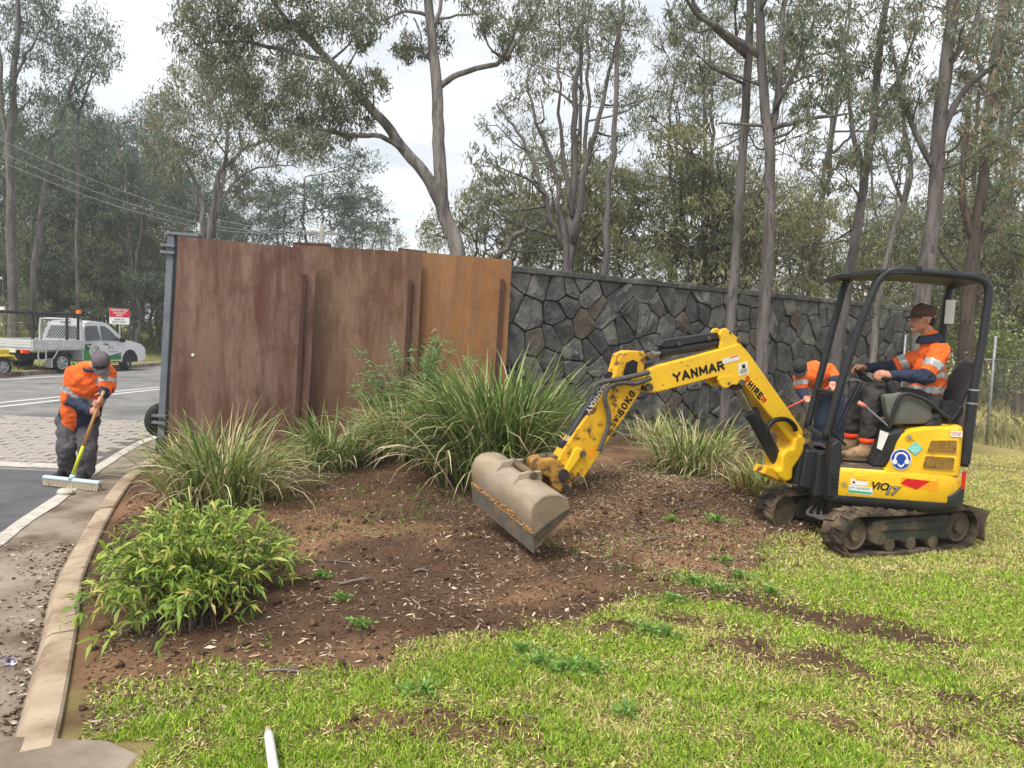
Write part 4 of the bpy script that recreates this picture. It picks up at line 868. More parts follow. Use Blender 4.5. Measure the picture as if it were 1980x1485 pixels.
def capsule(mb, p0, p1, r0, r1, ax=None, k=1.0, n=16):
    """tapered capsule; ax,k widen the section along ax"""
    p0, p1 = np.asarray(p0, float), np.asarray(p1, float); d = p1 - p0; L = np.linalg.norm(d) + 1e-9; d = d / L
    a = np.asarray(ax, float) if ax is not None else np.cross(d, [0.3, 0.2, 0.93]); a = a - d * (a @ d); a /= np.linalg.norm(a) + 1e-9; b = np.cross(d, a)
    rings = []
    for t in np.linspace(-math.pi / 2, 0, 5)[:-1]: rings.append((p0 + d * r0 * math.sin(t), max(r0 * math.cos(t), r0 * 0.06)))
    for t in np.linspace(0, 1, 5): rings.append((p0 + d * L * t, r0 + (r1 - r0) * t))
    for t in np.linspace(0, math.pi / 2, 5)[1:]: rings.append((p1 + d * r1 * math.sin(t), max(r1 * math.cos(t), r1 * 0.06)))
    mb.loft([[c + r * (a * k * math.cos(q) + b * math.sin(q)) for q in np.linspace(0, 2 * math.pi, n + 1)[:-1]] for c, r in rings])
def ellipsoid(mb, c, ax, ay, az, n=16, m=10):
    c, ax, ay, az = [np.asarray(q, float) for q in (c, ax, ay, az)]
    mb.loft([[c + az * math.sin(t) + max(math.cos(t), 0.03) * (ax * math.cos(q) + ay * math.sin(q)) for q in np.linspace(0, 2 * math.pi, n + 1)[:-1]] for t in np.linspace(-math.pi / 2, math.pi / 2, m)])
def blob(mb, name, m, parent, voxel=0.012, smooth=6, wrinkle=0.0, wsize=0.09):
    me = mb.me(name); o = bpy.data.objects.new(name, me); COL.objects.link(o)
    r = o.modifiers.new('r', 'REMESH'); r.mode = 'VOXEL'; r.voxel_size = voxel; r.use_smooth_shade = True
    s = o.modifiers.new('s', 'SMOOTH'); s.iterations = smooth; s.factor = 0.5
    if wrinkle > 0:
        tx = bpy.data.textures.get('wr%g' % wsize) or bpy.data.textures.new('wr%g' % wsize, 'CLOUDS'); tx.noise_scale = wsize; tx.noise_depth = 2
        d = o.modifiers.new('d', 'DISPLACE'); d.texture = tx; d.strength = wrinkle; d.texture_coords = 'GLOBAL'; d.mid_level = 0.5
    dg = bpy.context.evaluated_depsgraph_get(); me2 = bpy.data.meshes.new_from_object(o.evaluated_get(dg)); bpy.data.objects.remove(o)
    me2.materials.clear(); me2.name = name
    return link(name, me2, m, parent, True)
def paint(o, rules):
    """rules: [(material, predicate(centers)->mask)]"""
    me = o.data; n = len(me.polygons); c = np.empty(n * 3); me.polygons.foreach_get('center', c); c = c.reshape(-1, 3); idx_ = np.zeros(n, np.int32)
    for m, f in rules: me.materials.append(MATS[m]); idx_[f(c)] = len(me.materials) - 1
    me.polygons.foreach_set('material_index', idx_)
def peel(o, pred, name, m, parent, off=0.004):
    """copies the faces that satisfy pred as a thin layer lying on o"""
    me = o.data; bm = bmesh.new(); bm.from_mesh(me); bm.normal_update()
    fs = list(bm.faces); c = np.array([f.calc_center_median()[:] for f in fs]); k = pred(c)
    bmesh.ops.delete(bm, geom=[f for f, q in zip(fs, k) if not q], context='FACES')
    for v in bm.verts: v.co += v.normal * off
    if not bm.faces: bm.free(); return None
    nm = bpy.data.meshes.new(name); bm.to_mesh(nm); bm.free(); nm.materials.clear(); return link(name, nm, m, parent, True)
def seg_t(c, a, b):
    a, b = np.asarray(a), np.asarray(b); d = b - a; L = np.linalg.norm(d); t = (c - a) @ d / (L * L); r = np.linalg.norm((c - a) - np.outer(t, d), axis=1); return t, r
def nrm(v): v = np.asarray(v, float); return v / (np.linalg.norm(v) + 1e-9)

def hand(mb, wrist, fwd, palmn, side, curl=0.9, sc=1.0):
    """fwd: wrist->knuckles; palmn: palm normal (towards the thing held); side: thumb direction"""
    fwd, palmn, side = nrm(fwd), nrm(palmn), nrm(side); wrist = np.asarray(wrist, float)
    capsule(mb, wrist, wrist + fwd * 0.075 * sc, 0.027 * sc, 0.030 * sc, side, 1.35)
    for i, (o, L) in enumerate(((0.032, 0.072), (0.011, 0.080), (-0.011, 0.074), (-0.032, 0.058))):
        k = wrist + fwd * (0.088 - 0.004 * abs(i - 1)) * sc + side * o * sc; p = k; a = 0.35
        for j, fr in enumerate((0.45, 0.32, 0.23)):
            a2 = a + curl * (0.55 + 0.4 * j); d = fwd * math.cos(a2) + palmn * math.sin(a2); q = p + d * L * fr * sc; capsule(mb, p, q, (0.0105 - 0.001 * j) * sc, (0.0098 - 0.001 * j) * sc, None, 1, 10); p = q; a = a2 - 0.25
    t0 = wrist + fwd * 0.025 * sc + side * 0.032 * sc; t1 = t0 + nrm(side * 0.75 + fwd * 0.6 + palmn * 0.45) * 0.042 * sc; t2 = t1 + nrm(fwd * 0.8 + palmn * 0.6 + side * 0.1) * 0.034 * sc
    capsule(mb, t0, t1, 0.0145 * sc, 0.012 * sc, None, 1, 10); capsule(mb, t1, t2, 0.0115 * sc, 0.0095 * sc, None, 1, 10)
def head(mb, c, f, u, sc=1.0):
    """skull, jaw, nose, brow, ears; c centre of head, f facing, u up"""
    f = nrm(f); u = nrm(np.asarray(u) - f * (np.asarray(u) @ f)); s = np.cross(u, f); c = np.asarray(c, float)
    P = lambda a, b, d: c + (f * a + s * b + u * d) * sc
    ellipsoid(mb, P(-0.008, 0, 0.03), f * 0.098 * sc, s * 0.078 * sc, u * 0.092 * sc)
    ellipsoid(mb, P(0.022, 0, -0.045), f * 0.064 * sc, s * 0.060 * sc, u * 0.072 * sc)
    capsule(mb, P(0.02, -0.05, -0.065), P(0.075, 0, -0.098), 0.022 * sc, 0.021 * sc, None, 1, 10); capsule(mb, P(0.02, 0.05, -0.065), P(0.075, 0, -0.098), 0.022 * sc, 0.021 * sc, None, 1, 10)
    ellipsoid(mb, P(0.07, 0, -0.06), f * 0.024 * sc, s * 0.032 * sc, u * 0.026 * sc, 12, 8)
    capsule(mb, P(0.085, 0, 0.012), P(0.112, 0, -0.026), 0.009 * sc, 0.0145 * sc, None, 1, 10); ellipsoid(mb, P(0.098, 0, -0.030), f * 0.016 * sc, s * 0.020 * sc, u * 0.010 * sc, 10, 6)
    capsule(mb, P(0.080, -0.036, 0.022), P(0.088, 0.0, 0.026), 0.012 * sc, 0.011 * sc, None, 1, 10); capsule(mb, P(0.080, 0.036, 0.022), P(0.088, 0.0, 0.026), 0.012 * sc, 0.011 * sc, None, 1, 10)
    for q in (-1, 1):
        ellipsoid(mb, P(-0.012, q * 0.078, -0.012), f * 0.018 * sc, s * 0.009 * sc, u * 0.032 * sc, 12, 8)
        ellipsoid(mb, P(0.05, q * 0.042, -0.022), f * 0.022 * sc, s * 0.018 * sc, u * 0.018 * sc, 10, 6)
    return P
def face_bits(P, parent, f, u, sc=1.0):
    f = nrm(f); u = nrm(np.asarray(u) - f * (np.asarray(u) @ f)); s = np.cross(u, f)
    for q in (-1, 1):
        mb = MB(); ellipsoid(mb, P(0.081, q * 0.032, 0.0), f * 0.009 * sc, s * 0.014 * sc, u * 0.0065 * sc, 10, 7); mb.build('eye', 'eye_white', parent, smooth=True)
        mb = MB(); ellipsoid(mb, P(0.0885, q * 0.032, -0.001), f * 0.003 * sc, s * 0.006 * sc, u * 0.0055 * sc, 10, 7); mb.build('pupil', 'hair_dark', parent, smooth=True)
        mb = MB(); capsule(mb, P(0.092, q * 0.016, 0.021), P(0.080, q * 0.050, 0.020), 0.005 * sc, 0.004 * sc, None, 1, 8); mb.build('eyebrow', 'hair_dark', parent, smooth=True)
    mb = MB(); capsule(mb, P(0.0905, -0.019, -0.062), P(0.0905, 0.019, -0.062), 0.0052 * sc, 0.0052 * sc, None, 1, 8); mb.build('mouth', 'lip', parent, smooth=True)
def cap_on(P, parent, f, u, m, sc=1.0, tilt=0.0, brim=True):
    f = nrm(f); u = nrm(np.asarray(u) - f * (np.asarray(u) @ f)); s = np.cross(u, f); rings = []
    for h, k in ((0.030, 1.0), (0.055, 1.02), (0.085, 0.96), (0.115, 0.78), (0.133, 0.45), (0.138, 0.06)):
        rings.append([P(-0.006 + 0.106 * k * math.cos(t), 0.087 * k * math.sin(t), h + 0.012 * math.cos(t) * (1 - k)) for t in np.linspace(0, 2 * math.pi, 25)[:-1]])
    inner_ = [[p + (P(0, 0, 0.03) - p) * 0.03 for p in r] for r in rings[:1]]
    mb = MB(); mb.loft(inner_ + rings); cp_ = mb.build('cap', m, parent, smooth=True)
    if brim:
        V = []; 
        for z in (0.0, -0.005):
            for j, t in enumerate(np.linspace(-1.15, 1.15, 13)):
                i_ = P(0.100 * math.cos(t) - 0.006, 0.087 * math.sin(t), 0.036 + z); L = 0.075 * math.cos(t * 1.2) ** 0.6 if abs(t) < 1.2 else 0
                o_ = P(0.100 * math.cos(t) - 0.006 + max(0, 0.078 * (1 - (t / 1.2) ** 4)), 0.087 * math.sin(t) * 1.02, 0.026 - 0.010 * (t / 1.1) ** 2 + z); V += [i_, o_]
        F = [(2 * j, 2 * j + 1, 2 * j + 3, 2 * j + 2) for j in range(12)] + [(26 + 2 * j, 26 + 2 * j + 2, 26 + 2 * j + 3, 26 + 2 * j + 1) for j in range(12)] + [(2 * j + 1, 26 + 2 * j + 1, 26 + 2 * j + 3, 2 * j + 3) for j in range(12)]
        mb = MB(); mb.add(V, F); mb.build('brim', m, cp_, smooth=True)
    mb = MB(); ellipsoid(mb, P(-0.006, 0, 0.140), f * 0.008 * sc, s * 0.008 * sc, u * 0.004 * sc, 8, 5); mb.build('cap_button', m, cp_, smooth=True)
    return cp_
def boot(name_parent, ankle, toe_dir, m_up='boot_tan', m_sole='boot_sole', up=None, sc=1.0):
    u = ZUP if up is None else nrm(up); t = nrm(np.asarray(toe_dir) - u * (np.asarray(toe_dir) @ u)); s = np.cross(u, t); a = np.asarray(ankle, float)
    P = lambda x, y, z: a + (t * x + s * y + u * z) * sc
    mb = MB(); capsule(mb, P(-0.01, 0, 0.06), P(0.0, 0, -0.04), 0.056 * sc, 0.055 * sc, t, 1.15); capsule(mb, P(-0.03, 0, -0.055), P(0.15, 0, -0.068), 0.046 * sc, 0.044 * sc, s, 1.0); capsule(mb, P(0.02, 0, -0.02), P(0.13, 0, -0.055), 0.05 * sc, 0.044 * sc, s, 0.95)
    ellipsoid(mb, P(0.165, 0, -0.068), t * 0.055 * sc, s * 0.05 * sc, u * 0.04 * sc); b = blob(mb, 'boot', m_up, name_parent, 0.009, 4)
    out = [(-0.085, 0.0), (-0.07, 0.036), (0.0, 0.042), (0.1, 0.050), (0.17, 0.048), (0.215, 0.022), (0.222, 0.0)]; poly = out + [(x, -y) for x, y in out[::-1][1:-1]]
    mb = MB(); mb.prism(poly, P(0, 0, 0), t * sc, s * sc, u * sc, -0.115, -0.088); mb.build('sole', m_sole, b, bev=0.004)
    return b

# ---------------------------------------------------------------- operator on the seat
def ow(X, Y, v): return upx(*z1(X, Y), v)
OP = thing('person', UW(-0.42, 0, 1.19), 'operator in orange hi-vis shirt and brown cap seated on the excavator', 'person')
o_f = UF; o_s = UN
hipc = UW(-0.44, 0, 1.28); hN, hF = hipc + UN * 0.10, hipc - UN * 0.10
kN, kF = ow(985, 960, 0.20), ow(890, 935, -0.10)
aN, aF = ow(945, 1225, 0.19), ow(845, 1195, -0.10)
shN, shF = ow(1425, 680, 0.20), UW(-0.42, -0.19, 1.66)
elN, wrN = ow(1330, 850, 0.27), ow(1108, 838, 0.29)
elF, wrF = ow(1110, 790, -0.24), ow(945, 790, -0.26)
neck = ow(1355, 575, 0.0); hc = ow(1312, 470, 0.0); chest = UW(-0.455, 0, 1.50)
hf = UF * 1.0 - ZUP * 0.08 + UN * 0.12
# body (skin)
mb = MB(); capsule(mb, chest + ZUP * 0.05, neck + ZUP * 0.0, 0.06, 0.054); capsule(mb, neck, hc - ZUP * 0.05 - UF * 0.01, 0.054, 0.052); P = head(mb, hc, hf, ZUP)
capsule(mb, shN, elN, 0.045, 0.04); capsule(mb, elN, wrN, 0.04, 0.027); capsule(mb, shF, elF, 0.045, 0.04); capsule(mb, elF, wrF, 0.04, 0.027)
capsule(mb, chest, shN, 0.06, 0.05); capsule(mb, chest, shF, 0.06, 0.05); capsule(mb, hipc, chest, 0.10, 0.10, UN, 1.4)
for h_, k_, a_ in ((hN, kN, aN), (hF, kF, aF)): capsule(mb, h_, k_, 0.07, 0.055); capsule(mb, k_, a_, 0.05, 0.04)
hand(mb, wrN + nrm(wrN - elN) * 0.01, nrm(wrN - elN) + ZUP * 0.12, -ZUP * 0.9 - UN * 0.25, UN * -0.55 + UF * 0.25 + ZUP * 0.45, 0.75)
hand(mb, wrF + nrm(wrF - elF) * 0.01, nrm(wrF - elF) + ZUP * 0.05, -ZUP * 0.9 + UN * 0.15, UN * 0.7 + UF * 0.2 + ZUP * 0.3, 0.75)
body_ = blob(mb, 'body', 'skin', OP, 0.0065, 2)
face_bits(P, OP, hf, ZUP)
cap_on(P, OP, hf, ZUP, 'cap_brown')
mb = MB(); ellipsoid(mb, P(-0.055, 0, -0.012), UF * 0.052, UN * 0.074, ZUP * 0.058); ellipsoid(mb, P(-0.01, 0, 0.03), UF * 0.088, UN * 0.082, ZUP * 0.03); blob(mb, 'hair', 'hair_dark', OP, 0.008, 2, 0.008, 0.02)
# shirt
mb = MB(); capsule(mb, hipc + UF * 0.01 + ZUP * 0.02, chest, 0.135, 0.135, UN, 1.32); capsule(mb, chest, UW(-0.44, 0, 1.60), 0.135, 0.115, UN, 1.35); capsule(mb, UW(-0.44, 0, 1.62), neck - ZUP * 0.02, 0.10, 0.07)
for sh, el in ((shN, elN), (shF, elF)): capsule(mb, chest + (sh - chest) * 0.55 + ZUP * 0.05, sh, 0.095, 0.082); capsule(mb, sh, el, 0.082, 0.075)
shirt = blob(mb, 'shirt', 'hi_vis_orange', OP, 0.010, 4, 0.045, 0.075)
zt = lambda c: c[:, 2]
tN = lambda c: seg_t(c, shN, elN); tF = lambda c: seg_t(c, shF, elF)
isarm = lambda c: ((tN(c)[1] < 0.105) & (tN(c)[0] > 0.30)) | ((tF(c)[1] < 0.105) & (tF(c)[0] > 0.30))
paint(shirt, [('navy_cloth', lambda c: (zt(c) < 1.345) & ~isarm(c)), ('navy_cloth', lambda c: ((tN(c)[1] < 0.11) & (tN(c)[0] > 0.86)) | ((tF(c)[1] < 0.11) & (tF(c)[0] > 0.86)))])
peel(shirt, lambda c: ((zt(c) > 1.365) & (zt(c) < 1.42)) & ~isarm(c), 'reflective_band', 'reflective_tape', shirt)
peel(shirt, lambda c: ((zt(c) > 1.50) & (zt(c) < 1.55)) & ~isarm(c), 'reflective_band', 'reflective_tape', shirt)
peel(shirt, lambda c: (tN(c)[1] < 0.10) & (tN(c)[0] > 0.42) & (tN(c)[0] < 0.68) & (((c - shN) @ UN) > -0.09), 'sleeve_band', 'reflective_tape', shirt)
peel(shirt, lambda c: (tF(c)[1] < 0.10) & (tF(c)[0] > 0.42) & (tF(c)[0] < 0.68) & (((c - shF) @ UN) < 0.09), 'sleeve_band', 'reflective_tape', shirt)
mb = MB(); capsule(mb, elN, wrN, 0.068, 0.042); capsule(mb, elF, wrF, 0.066, 0.042)
mb1 = MB(); capsule(mb1, elN, wrN, 0.068, 0.043); blob(mb1, 'sleeve', 'navy_cloth', shirt, 0.010, 3, 0.032, 0.05)
mb1 = MB(); capsule(mb1, elF, wrF, 0.066, 0.043); blob(mb1, 'sleeve', 'navy_cloth', shirt, 0.010, 3, 0.032, 0.05)
mb = MB(); 
rg = []
for h, r_, o_ in ((-0.045, 0.086, 0), (0.01, 0.078, 0), (0.03, 0.083, 0), (0.0, 0.098, 0.01), (-0.04, 0.108, 0.02)):
    rg.append([neck + ZUP * (h - 0.02 + 0.02 * -math.cos(t)) + UF * r_ * math.cos(t) + UN * r_ * 0.95 * math.sin(t) for t in np.linspace(0.25, 2 * math.pi - 0.25, 24)])
n_ = 24; V = [q for r in rg for q in r]; F = [(i * n_ + j, i * n_ + j + 1, (i + 1) * n_ + j + 1, (i + 1) * n_ + j) for i in range(4) for j in range(n_ - 1)]
mb.add(V, F); mb.build('collar', 'navy_cloth', shirt, smooth=True)
# trousers
mb = MB(); capsule(mb, hipc - UF * 0.02 - ZUP * 0.03, hipc + UF * 0.03 + ZUP * 0.02, 0.13, 0.125, UN, 1.3)
for h_, k_, a_ in ((hN, kN, aN), (hF, kF, aF)): capsule(mb, h_, k_, 0.105, 0.078); capsule(mb, k_, k_ + (a_ - k_) * 0.35, 0.078, 0.072); capsule(mb, k_ + (a_ - k_) * 0.35, a_ + ZUP * 0.0, 0.072, 0.066)
blob(mb, 'trousers', 'charcoal_cloth', OP, 0.011, 3, 0.045, 0.07)
for a_, tv in ((aN, UF + UN * 0.10), (aF, UF)):
    mb = MB(); mb.tube([a_ - ZUP * 0.085, a_ - ZUP * 0.04], [0.060, 0.064], 16); mb.build('sock', 'sock_orange', OP, smooth=True)
    boot(OP, a_ - ZUP * 0.125, tv)

# ---------------------------------------------------------------- man sweeping
SWY = 8.2
def z5(X, Y): return (40 + X * 0.24242, 640 + Y * 0.24242)
def sw(X, Y, dy=0.0): return at(*z5(X, Y), SWY + dy)
gs_ = -0.118
SWP = thing('person', (sw(450, 1190)[0], SWY, gs_), 'stooping man in orange and navy hi-vis shirt sweeping with a broom', 'person')
hipA, hipB = sw(385, 720, 0.12), sw(530, 720, 0.14); hip = (hipA + hipB) / 2
knA, knB = sw(365, 930, 0.0), sw(535, 930, 0.02)
ftA, ftB = sw(368, 1120, 0.08), sw(520, 1140, 0.06); ftA[2] = gs_ + 0.115; ftB[2] = gs_ + 0.115
shA, shB = sw(425, 340, -0.12), sw(690, 330, -0.16); chs = (shA + shB) / 2; elA, elB = sw(385, 540, -0.10), sw(690, 455, -0.22)
wrA, wrB = sw(560, 640, -0.30), sw(652, 520, -0.34)
nk = sw(575, 285, -0.22); hd = sw(648, 262, -0.30)
f_h = nrm([0.30, -0.62, -0.72]); u_h = nrm([0.1, -0.55, 0.62])
spine = nrm(chs - hip); X1 = np.array([1.0, 0, 0])
mb = MB(); capsule(mb, hip, chs, 0.10, 0.11, X1, 1.4); capsule(mb, chs, nk, 0.06, 0.055); capsule(mb, nk, hd - f_h * 0.02, 0.055, 0.05); P = head(mb, hd, f_h, u_h)
capsule(mb, chs, shA, 0.06, 0.05); capsule(mb, chs, shB, 0.06, 0.05)
for a, b, c in ((shA, elA, wrA), (shB, elB, wrB)): capsule(mb, a, b, 0.045, 0.04); capsule(mb, b, c, 0.04, 0.028)
for a, b, c in ((hipA, knA, ftA), (hipB, knB, ftB)): capsule(mb, a, b, 0.07, 0.055); capsule(mb, b, c, 0.05, 0.04)
br_top = sw(662, 480, -0.36); br_bot = (gnd(86, 938, gs_) + gnd(194, 950, gs_)) / 2 + np.array([0.0, 0, 0.13]); br_d = nrm(br_bot - br_top)
hand(mb, wrA, nrm(sw(600, 640, -0.36) - wrA), nrm([0.3, 0.5, -0.6]), -br_d * 0.9 + np.array([0, -0.2, 0]), 1.05)
hand(mb, wrB, nrm(br_top + br_d * 0.10 - wrB), nrm([-0.7, 0.1, 0.1]), -br_d, 1.0)
blob(mb, 'body', 'skin', SWP, 0.0065, 2); face_bits(P, SWP, f_h, u_h)
cp_ = cap_on(P, SWP, f_h, u_h, 'cap_grey')
sh_ = np.cross(u_h, f_h)
for q in (-1, 1):
    mb = MB(); ellipsoid(mb, P(0.094, q * 0.034, 0.062), f_h * 0.012, sh_ * 0.032, u_h * 0.016, 12, 7); mb.build('sunglass_lens', 'ink', cp_, smooth=True)
mb = MB(); ellipsoid(mb, P(0.045, 0, -0.088), f_h * 0.052, sh_ * 0.062, u_h * 0.045); ellipsoid(mb, P(0.08, 0, -0.098), f_h * 0.025, sh_ * 0.035, u_h * 0.035); blob(mb, 'beard', 'beard_grey', SWP, 0.008, 2, 0.012, 0.02)
mb = MB(); ellipsoid(mb, P(-0.055, 0, -0.02), f_h * 0.05, sh_ * 0.076, u_h * 0.05); blob(mb, 'hair', 'beard_grey', SWP, 0.008, 2, 0.008, 0.02)
mb = MB(); capsule(mb, hip + spine * 0.0, chs - spine * 0.10, 0.155, 0.17, X1, 1.30); capsule(mb, chs - spine * 0.12, chs - spine * 0.0, 0.155, 0.12, X1, 1.35); capsule(mb, chs, nk - nrm(hd - nk) * 0.02, 0.10, 0.07)
capsule(mb, hip - spine * 0.05, hip + spine * 0.1, 0.15, 0.155, X1, 1.25)
for a, b in ((shA, elA), (shB, elB)): capsule(mb, chs + (a - chs) * 0.6, a, 0.11, 0.088); capsule(mb, a, b, 0.09, 0.083)
shirt2 = blob(mb, 'shirt', 'hi_vis_orange', SWP, 0.011, 4, 0.04, 0.08)
tb = lambda c: (c - hip) @ spine / np.linalg.norm(chs - hip)
tA2 = lambda c: seg_t(c, shA, elA); tB2 = lambda c: seg_t(c, shB, elB)
arm2 = lambda c: ((tA2(c)[1] < 0.115) & (tA2(c)[0] > 0.22)) | ((tB2(c)[1] < 0.115) & (tB2(c)[0] > 0.22))
paint(shirt2, [('navy_cloth', lambda c: (tb(c) < 0.50) & ~arm2(c))])
peel(shirt2, lambda c: (tb(c) > 0.58) & (tb(c) < 0.70) & ~arm2(c), 'reflective_band', 'reflective_tape', shirt2)
peel(shirt2, lambda c: (tA2(c)[1] < 0.115) & (tA2(c)[0] > 0.45) & (tA2(c)[0] < 0.72), 'sleeve_band', 'reflective_tape', shirt2)
peel(shirt2, lambda c: (tB2(c)[1] < 0.115) & (tB2(c)[0] > 0.45) & (tB2(c)[0] < 0.72), 'sleeve_band', 'reflective_tape', shirt2)
mb = MB(); capsule(mb, elA, wrA - nrm(wrA - elA) * 0.02, 0.074, 0.05); blob(mb, 'sleeve', 'navy_cloth', shirt2, 0.010, 3, 0.032, 0.05)
mb = MB(); capsule(mb, elB, wrB - nrm(wrB - elB) * 0.02, 0.072, 0.05); blob(mb, 'sleeve', 'navy_cloth', shirt2, 0.010, 3, 0.032, 0.05)
mb = MB(); mb.tube(catmull([nk + np.array([math.cos(t) * 0.085, math.sin(t) * 0.06, 0.03 * math.sin(t) - 0.01]) for t in np.linspace(0, 2 * math.pi, 13)], 2), 0.018, 8); mb.build('collar', 'navy_cloth', shirt2, smooth=True)
mb = MB(); capsule(mb, hipA, hipB, 0.13, 0.13)
for a, b, c in ((hipA, knA, ftA), (hipB, knB, ftB)): capsule(mb, a, b, 0.118, 0.098); capsule(mb, b, c + ZUP * 0.02, 0.098, 0.09); capsule(mb, c + ZUP * 0.05, c - ZUP * 0.01, 0.09, 0.092)
blob(mb, 'trousers', 'grey_cloth', SWP, 0.012, 3, 0.045, 0.08)
for c_, d_ in ((ftA, [-0.15, -1, 0]), (ftB, [0.2, -1, 0])): boot(SWP, c_, d_, 'vinyl_black', 'ink')
# ---------------------------------------------------------------- broom
mat('wood_handle', S(206, 156, 100), S(186, 138, 86), rough=0.6, scale=10, stretch=(1, 1, 0.2)); mat('lime_sleeve', S(214, 218, 58), S(196, 200, 50), rough=0.5, scale=6)
mat('broom_blue', S(186, 206, 210), S(172, 192, 198), rough=0.5, scale=8); mat('bristle', S(186, 176, 156), S(150, 138, 118), rough=0.95, scale=60)
BRM = thing('push_broom', br_bot, 'wide push broom with pale blue head and wooden and lime handle', 'broom')
mid = br_top + (br_bot - br_top) * 0.64
mb = MB(); mb.tube([br_top, mid], 0.0165, 10); mb.build('handle', 'wood_handle', BRM, smooth=True)
mb = MB(); mb.tube([mid, br_bot], [0.0172, 0.0175], 10); mb.build('handle_sleeve', 'lime_sleeve', BRM, smooth=True)
h0, h1 = gnd(86, 938, gs_), gnd(194, 950, gs_)
zl = gs_ + 0.075
h0[2] = zl; h1[2] = zl; hx = nrm(h1 - h0); hy = np.cross(ZUP, hx); HL = np.linalg.norm(h1 - h0)
sock = h0 + (h1 - h0) * 0.5
mb = MB(); mb.prism([(-0.03, 0), (0.03, 0), (0.033, 0.02), (0.012, 0.035), (-0.012, 0.035), (-0.033, 0.02)], h0, hy, ZUP, hx, 0, HL); bh = mb.build('broom_head', 'broom_blue', BRM, bev=0.004)
mb = MB(); mb.tube([sock + ZUP * 0.02, br_bot - br_d * 0.02], [0.04, 0.021], 12); mb.build('handle_socket', 'broom_blue', bh, smooth=True)
mb = MB(); rb = random.Random(2)
for k in range(46):
    for row in (-0.022, 0.0, 0.022):
        p = h0 + hx * HL * (k + 0.5) / 46 + hy * row; sp_ = hx * rb.uniform(-.012, .012) + hy * (row * 0.8 + rb.uniform(-.01, .01)); mb.tube([p, p + sp_ * 0.5 - ZUP * 0.06, p + sp_ - ZUP * (zl - gs_ - 0.008)], [0.006, 0.009, 0.011], 5)
tag(mb.build('bristles', 'bristle', BRM), kind='stuff')
# concrete lump beside the broom
LMP = MB(); ellipsoid(LMP, gnd(127, 951, -0.085), np.array([0.085, 0, 0]), np.array([0, 0.07, 0]), np.array([0, 0, 0.038]))
o = blob(LMP, 'concrete_lump', 'pale_concrete', None, 0.008, 2, 0.02, 0.04); tag(o, 'small pale concrete lump on the gutter under the broom', 'stone')

# ---------------------------------------------------------------- worker bending behind the excavator
W3Y = 10.2
def w3(X, Y, dy=0.0): return at(*z1(X, Y), W3Y + dy)
g3 = float(gz(*w3(560, 1100)[:2])) 
hip3 = w3(690, 900, 0.25); ch3 = w3(590, 830, -0.10); 
W3 = thing('person', (hip3[0], hip3[1], g3), 'worker in orange hi-vis shirt and dark hat bending by the stone wall', 'person')
s3A, s3B = w3(500, 850, -0.25), w3(690, 800, 0.10); e3A, e3B = w3(510, 940, -0.30), w3(745, 870, -0.10); w3A, w3B = w3(535, 985, -0.42), w3(715, 870, -0.42)
n3 = w3(545, 815, -0.22); h3 = w3(505, 795, -0.30); f3_ = nrm([-0.25, -0.6, -0.75]); u3_ = nrm([-0.4, -0.5, 0.6])
mb = MB(); capsule(mb, hip3, ch3, 0.11, 0.11, X1, 1.2); capsule(mb, ch3, n3, 0.06, 0.055); capsule(mb, n3, h3, 0.055, 0.05); P = head(mb, h3, f3_, u3_)
for a, b, c in ((s3A, e3A, w3A), (s3B, e3B, w3B)): capsule(mb, ch3, a, 0.05, 0.05); capsule(mb, a, b, 0.045, 0.04); capsule(mb, b, c, 0.04, 0.028)
t_a, t_b = w3(380, 1075, -0.55), w3(740, 895, -0.45); t_d = nrm(t_b - t_a)
hand(mb, w3A, nrm((t_a + (t_b - t_a) * 0.46) - w3A), nrm([0.2, -0.5, -0.6]), t_d, 1.0); hand(mb, w3B, nrm((t_a + (t_b - t_a) * 0.93) - w3B + np.array([0, -.02, 0])), nrm([0, -.6, -.5]), -t_d, 1.0)
blob(mb, 'body', 'skin', W3, 0.009, 2); face_bits(P, W3, f3_, u3_); cap_on(P, W3, f3_, u3_, 'cap_black')
mb = MB(); ellipsoid(mb, P(-0.05, 0, -0.01), f3_ * 0.06, np.cross(u3_, f3_) * 0.082, u3_ * 0.06); blob(mb, 'hair', 'hair_dark', W3, 0.009, 2)
mb = MB(); capsule(mb, hip3, ch3, 0.15, 0.165, np.array([0.3, 0.3, 0.9]), 1.1); capsule(mb, ch3, n3, 0.12, 0.07)
for a, b in ((s3A, e3A), (s3B, e3B)): capsule(mb, ch3 + (a - ch3) * 0.5, a, 0.115, 0.09); capsule(mb, a, a + (b - a) * 0.7, 0.09, 0.08)
sh3 = blob(mb, 'shirt', 'hi_vis_orange', W3, 0.012, 5, 0.03, 0.09); d3 = nrm(ch3 - hip3); tb3 = lambda c: (c - hip3) @ d3 / np.linalg.norm(ch3 - hip3)
paint(sh3, [('navy_cloth', lambda c: tb3(c) < 0.05)])
peel(sh3, lambda c: (tb3(c) > 0.20) & (tb3(c) < 0.38), 'reflective_band', 'reflective_tape', sh3)
peel(sh3, lambda c: (seg_t(c, s3A, e3A)[0] > 0.25) & (seg_t(c, s3A, e3A)[0] < 0.6) & (seg_t(c, s3A, e3A)[1] < 0.11), 'sleeve_band', 'reflective_tape', sh3)
for a, b in ((e3A, w3A), (e3B, w3B)): mb = MB(); capsule(mb, a, b, 0.07, 0.05); blob(mb, 'sleeve', 'navy_cloth', sh3, 0.011, 3)
mb = MB(); capsule(mb, hip3 - X1 * 0.08, hip3 + X1 * 0.08, 0.14, 0.14)
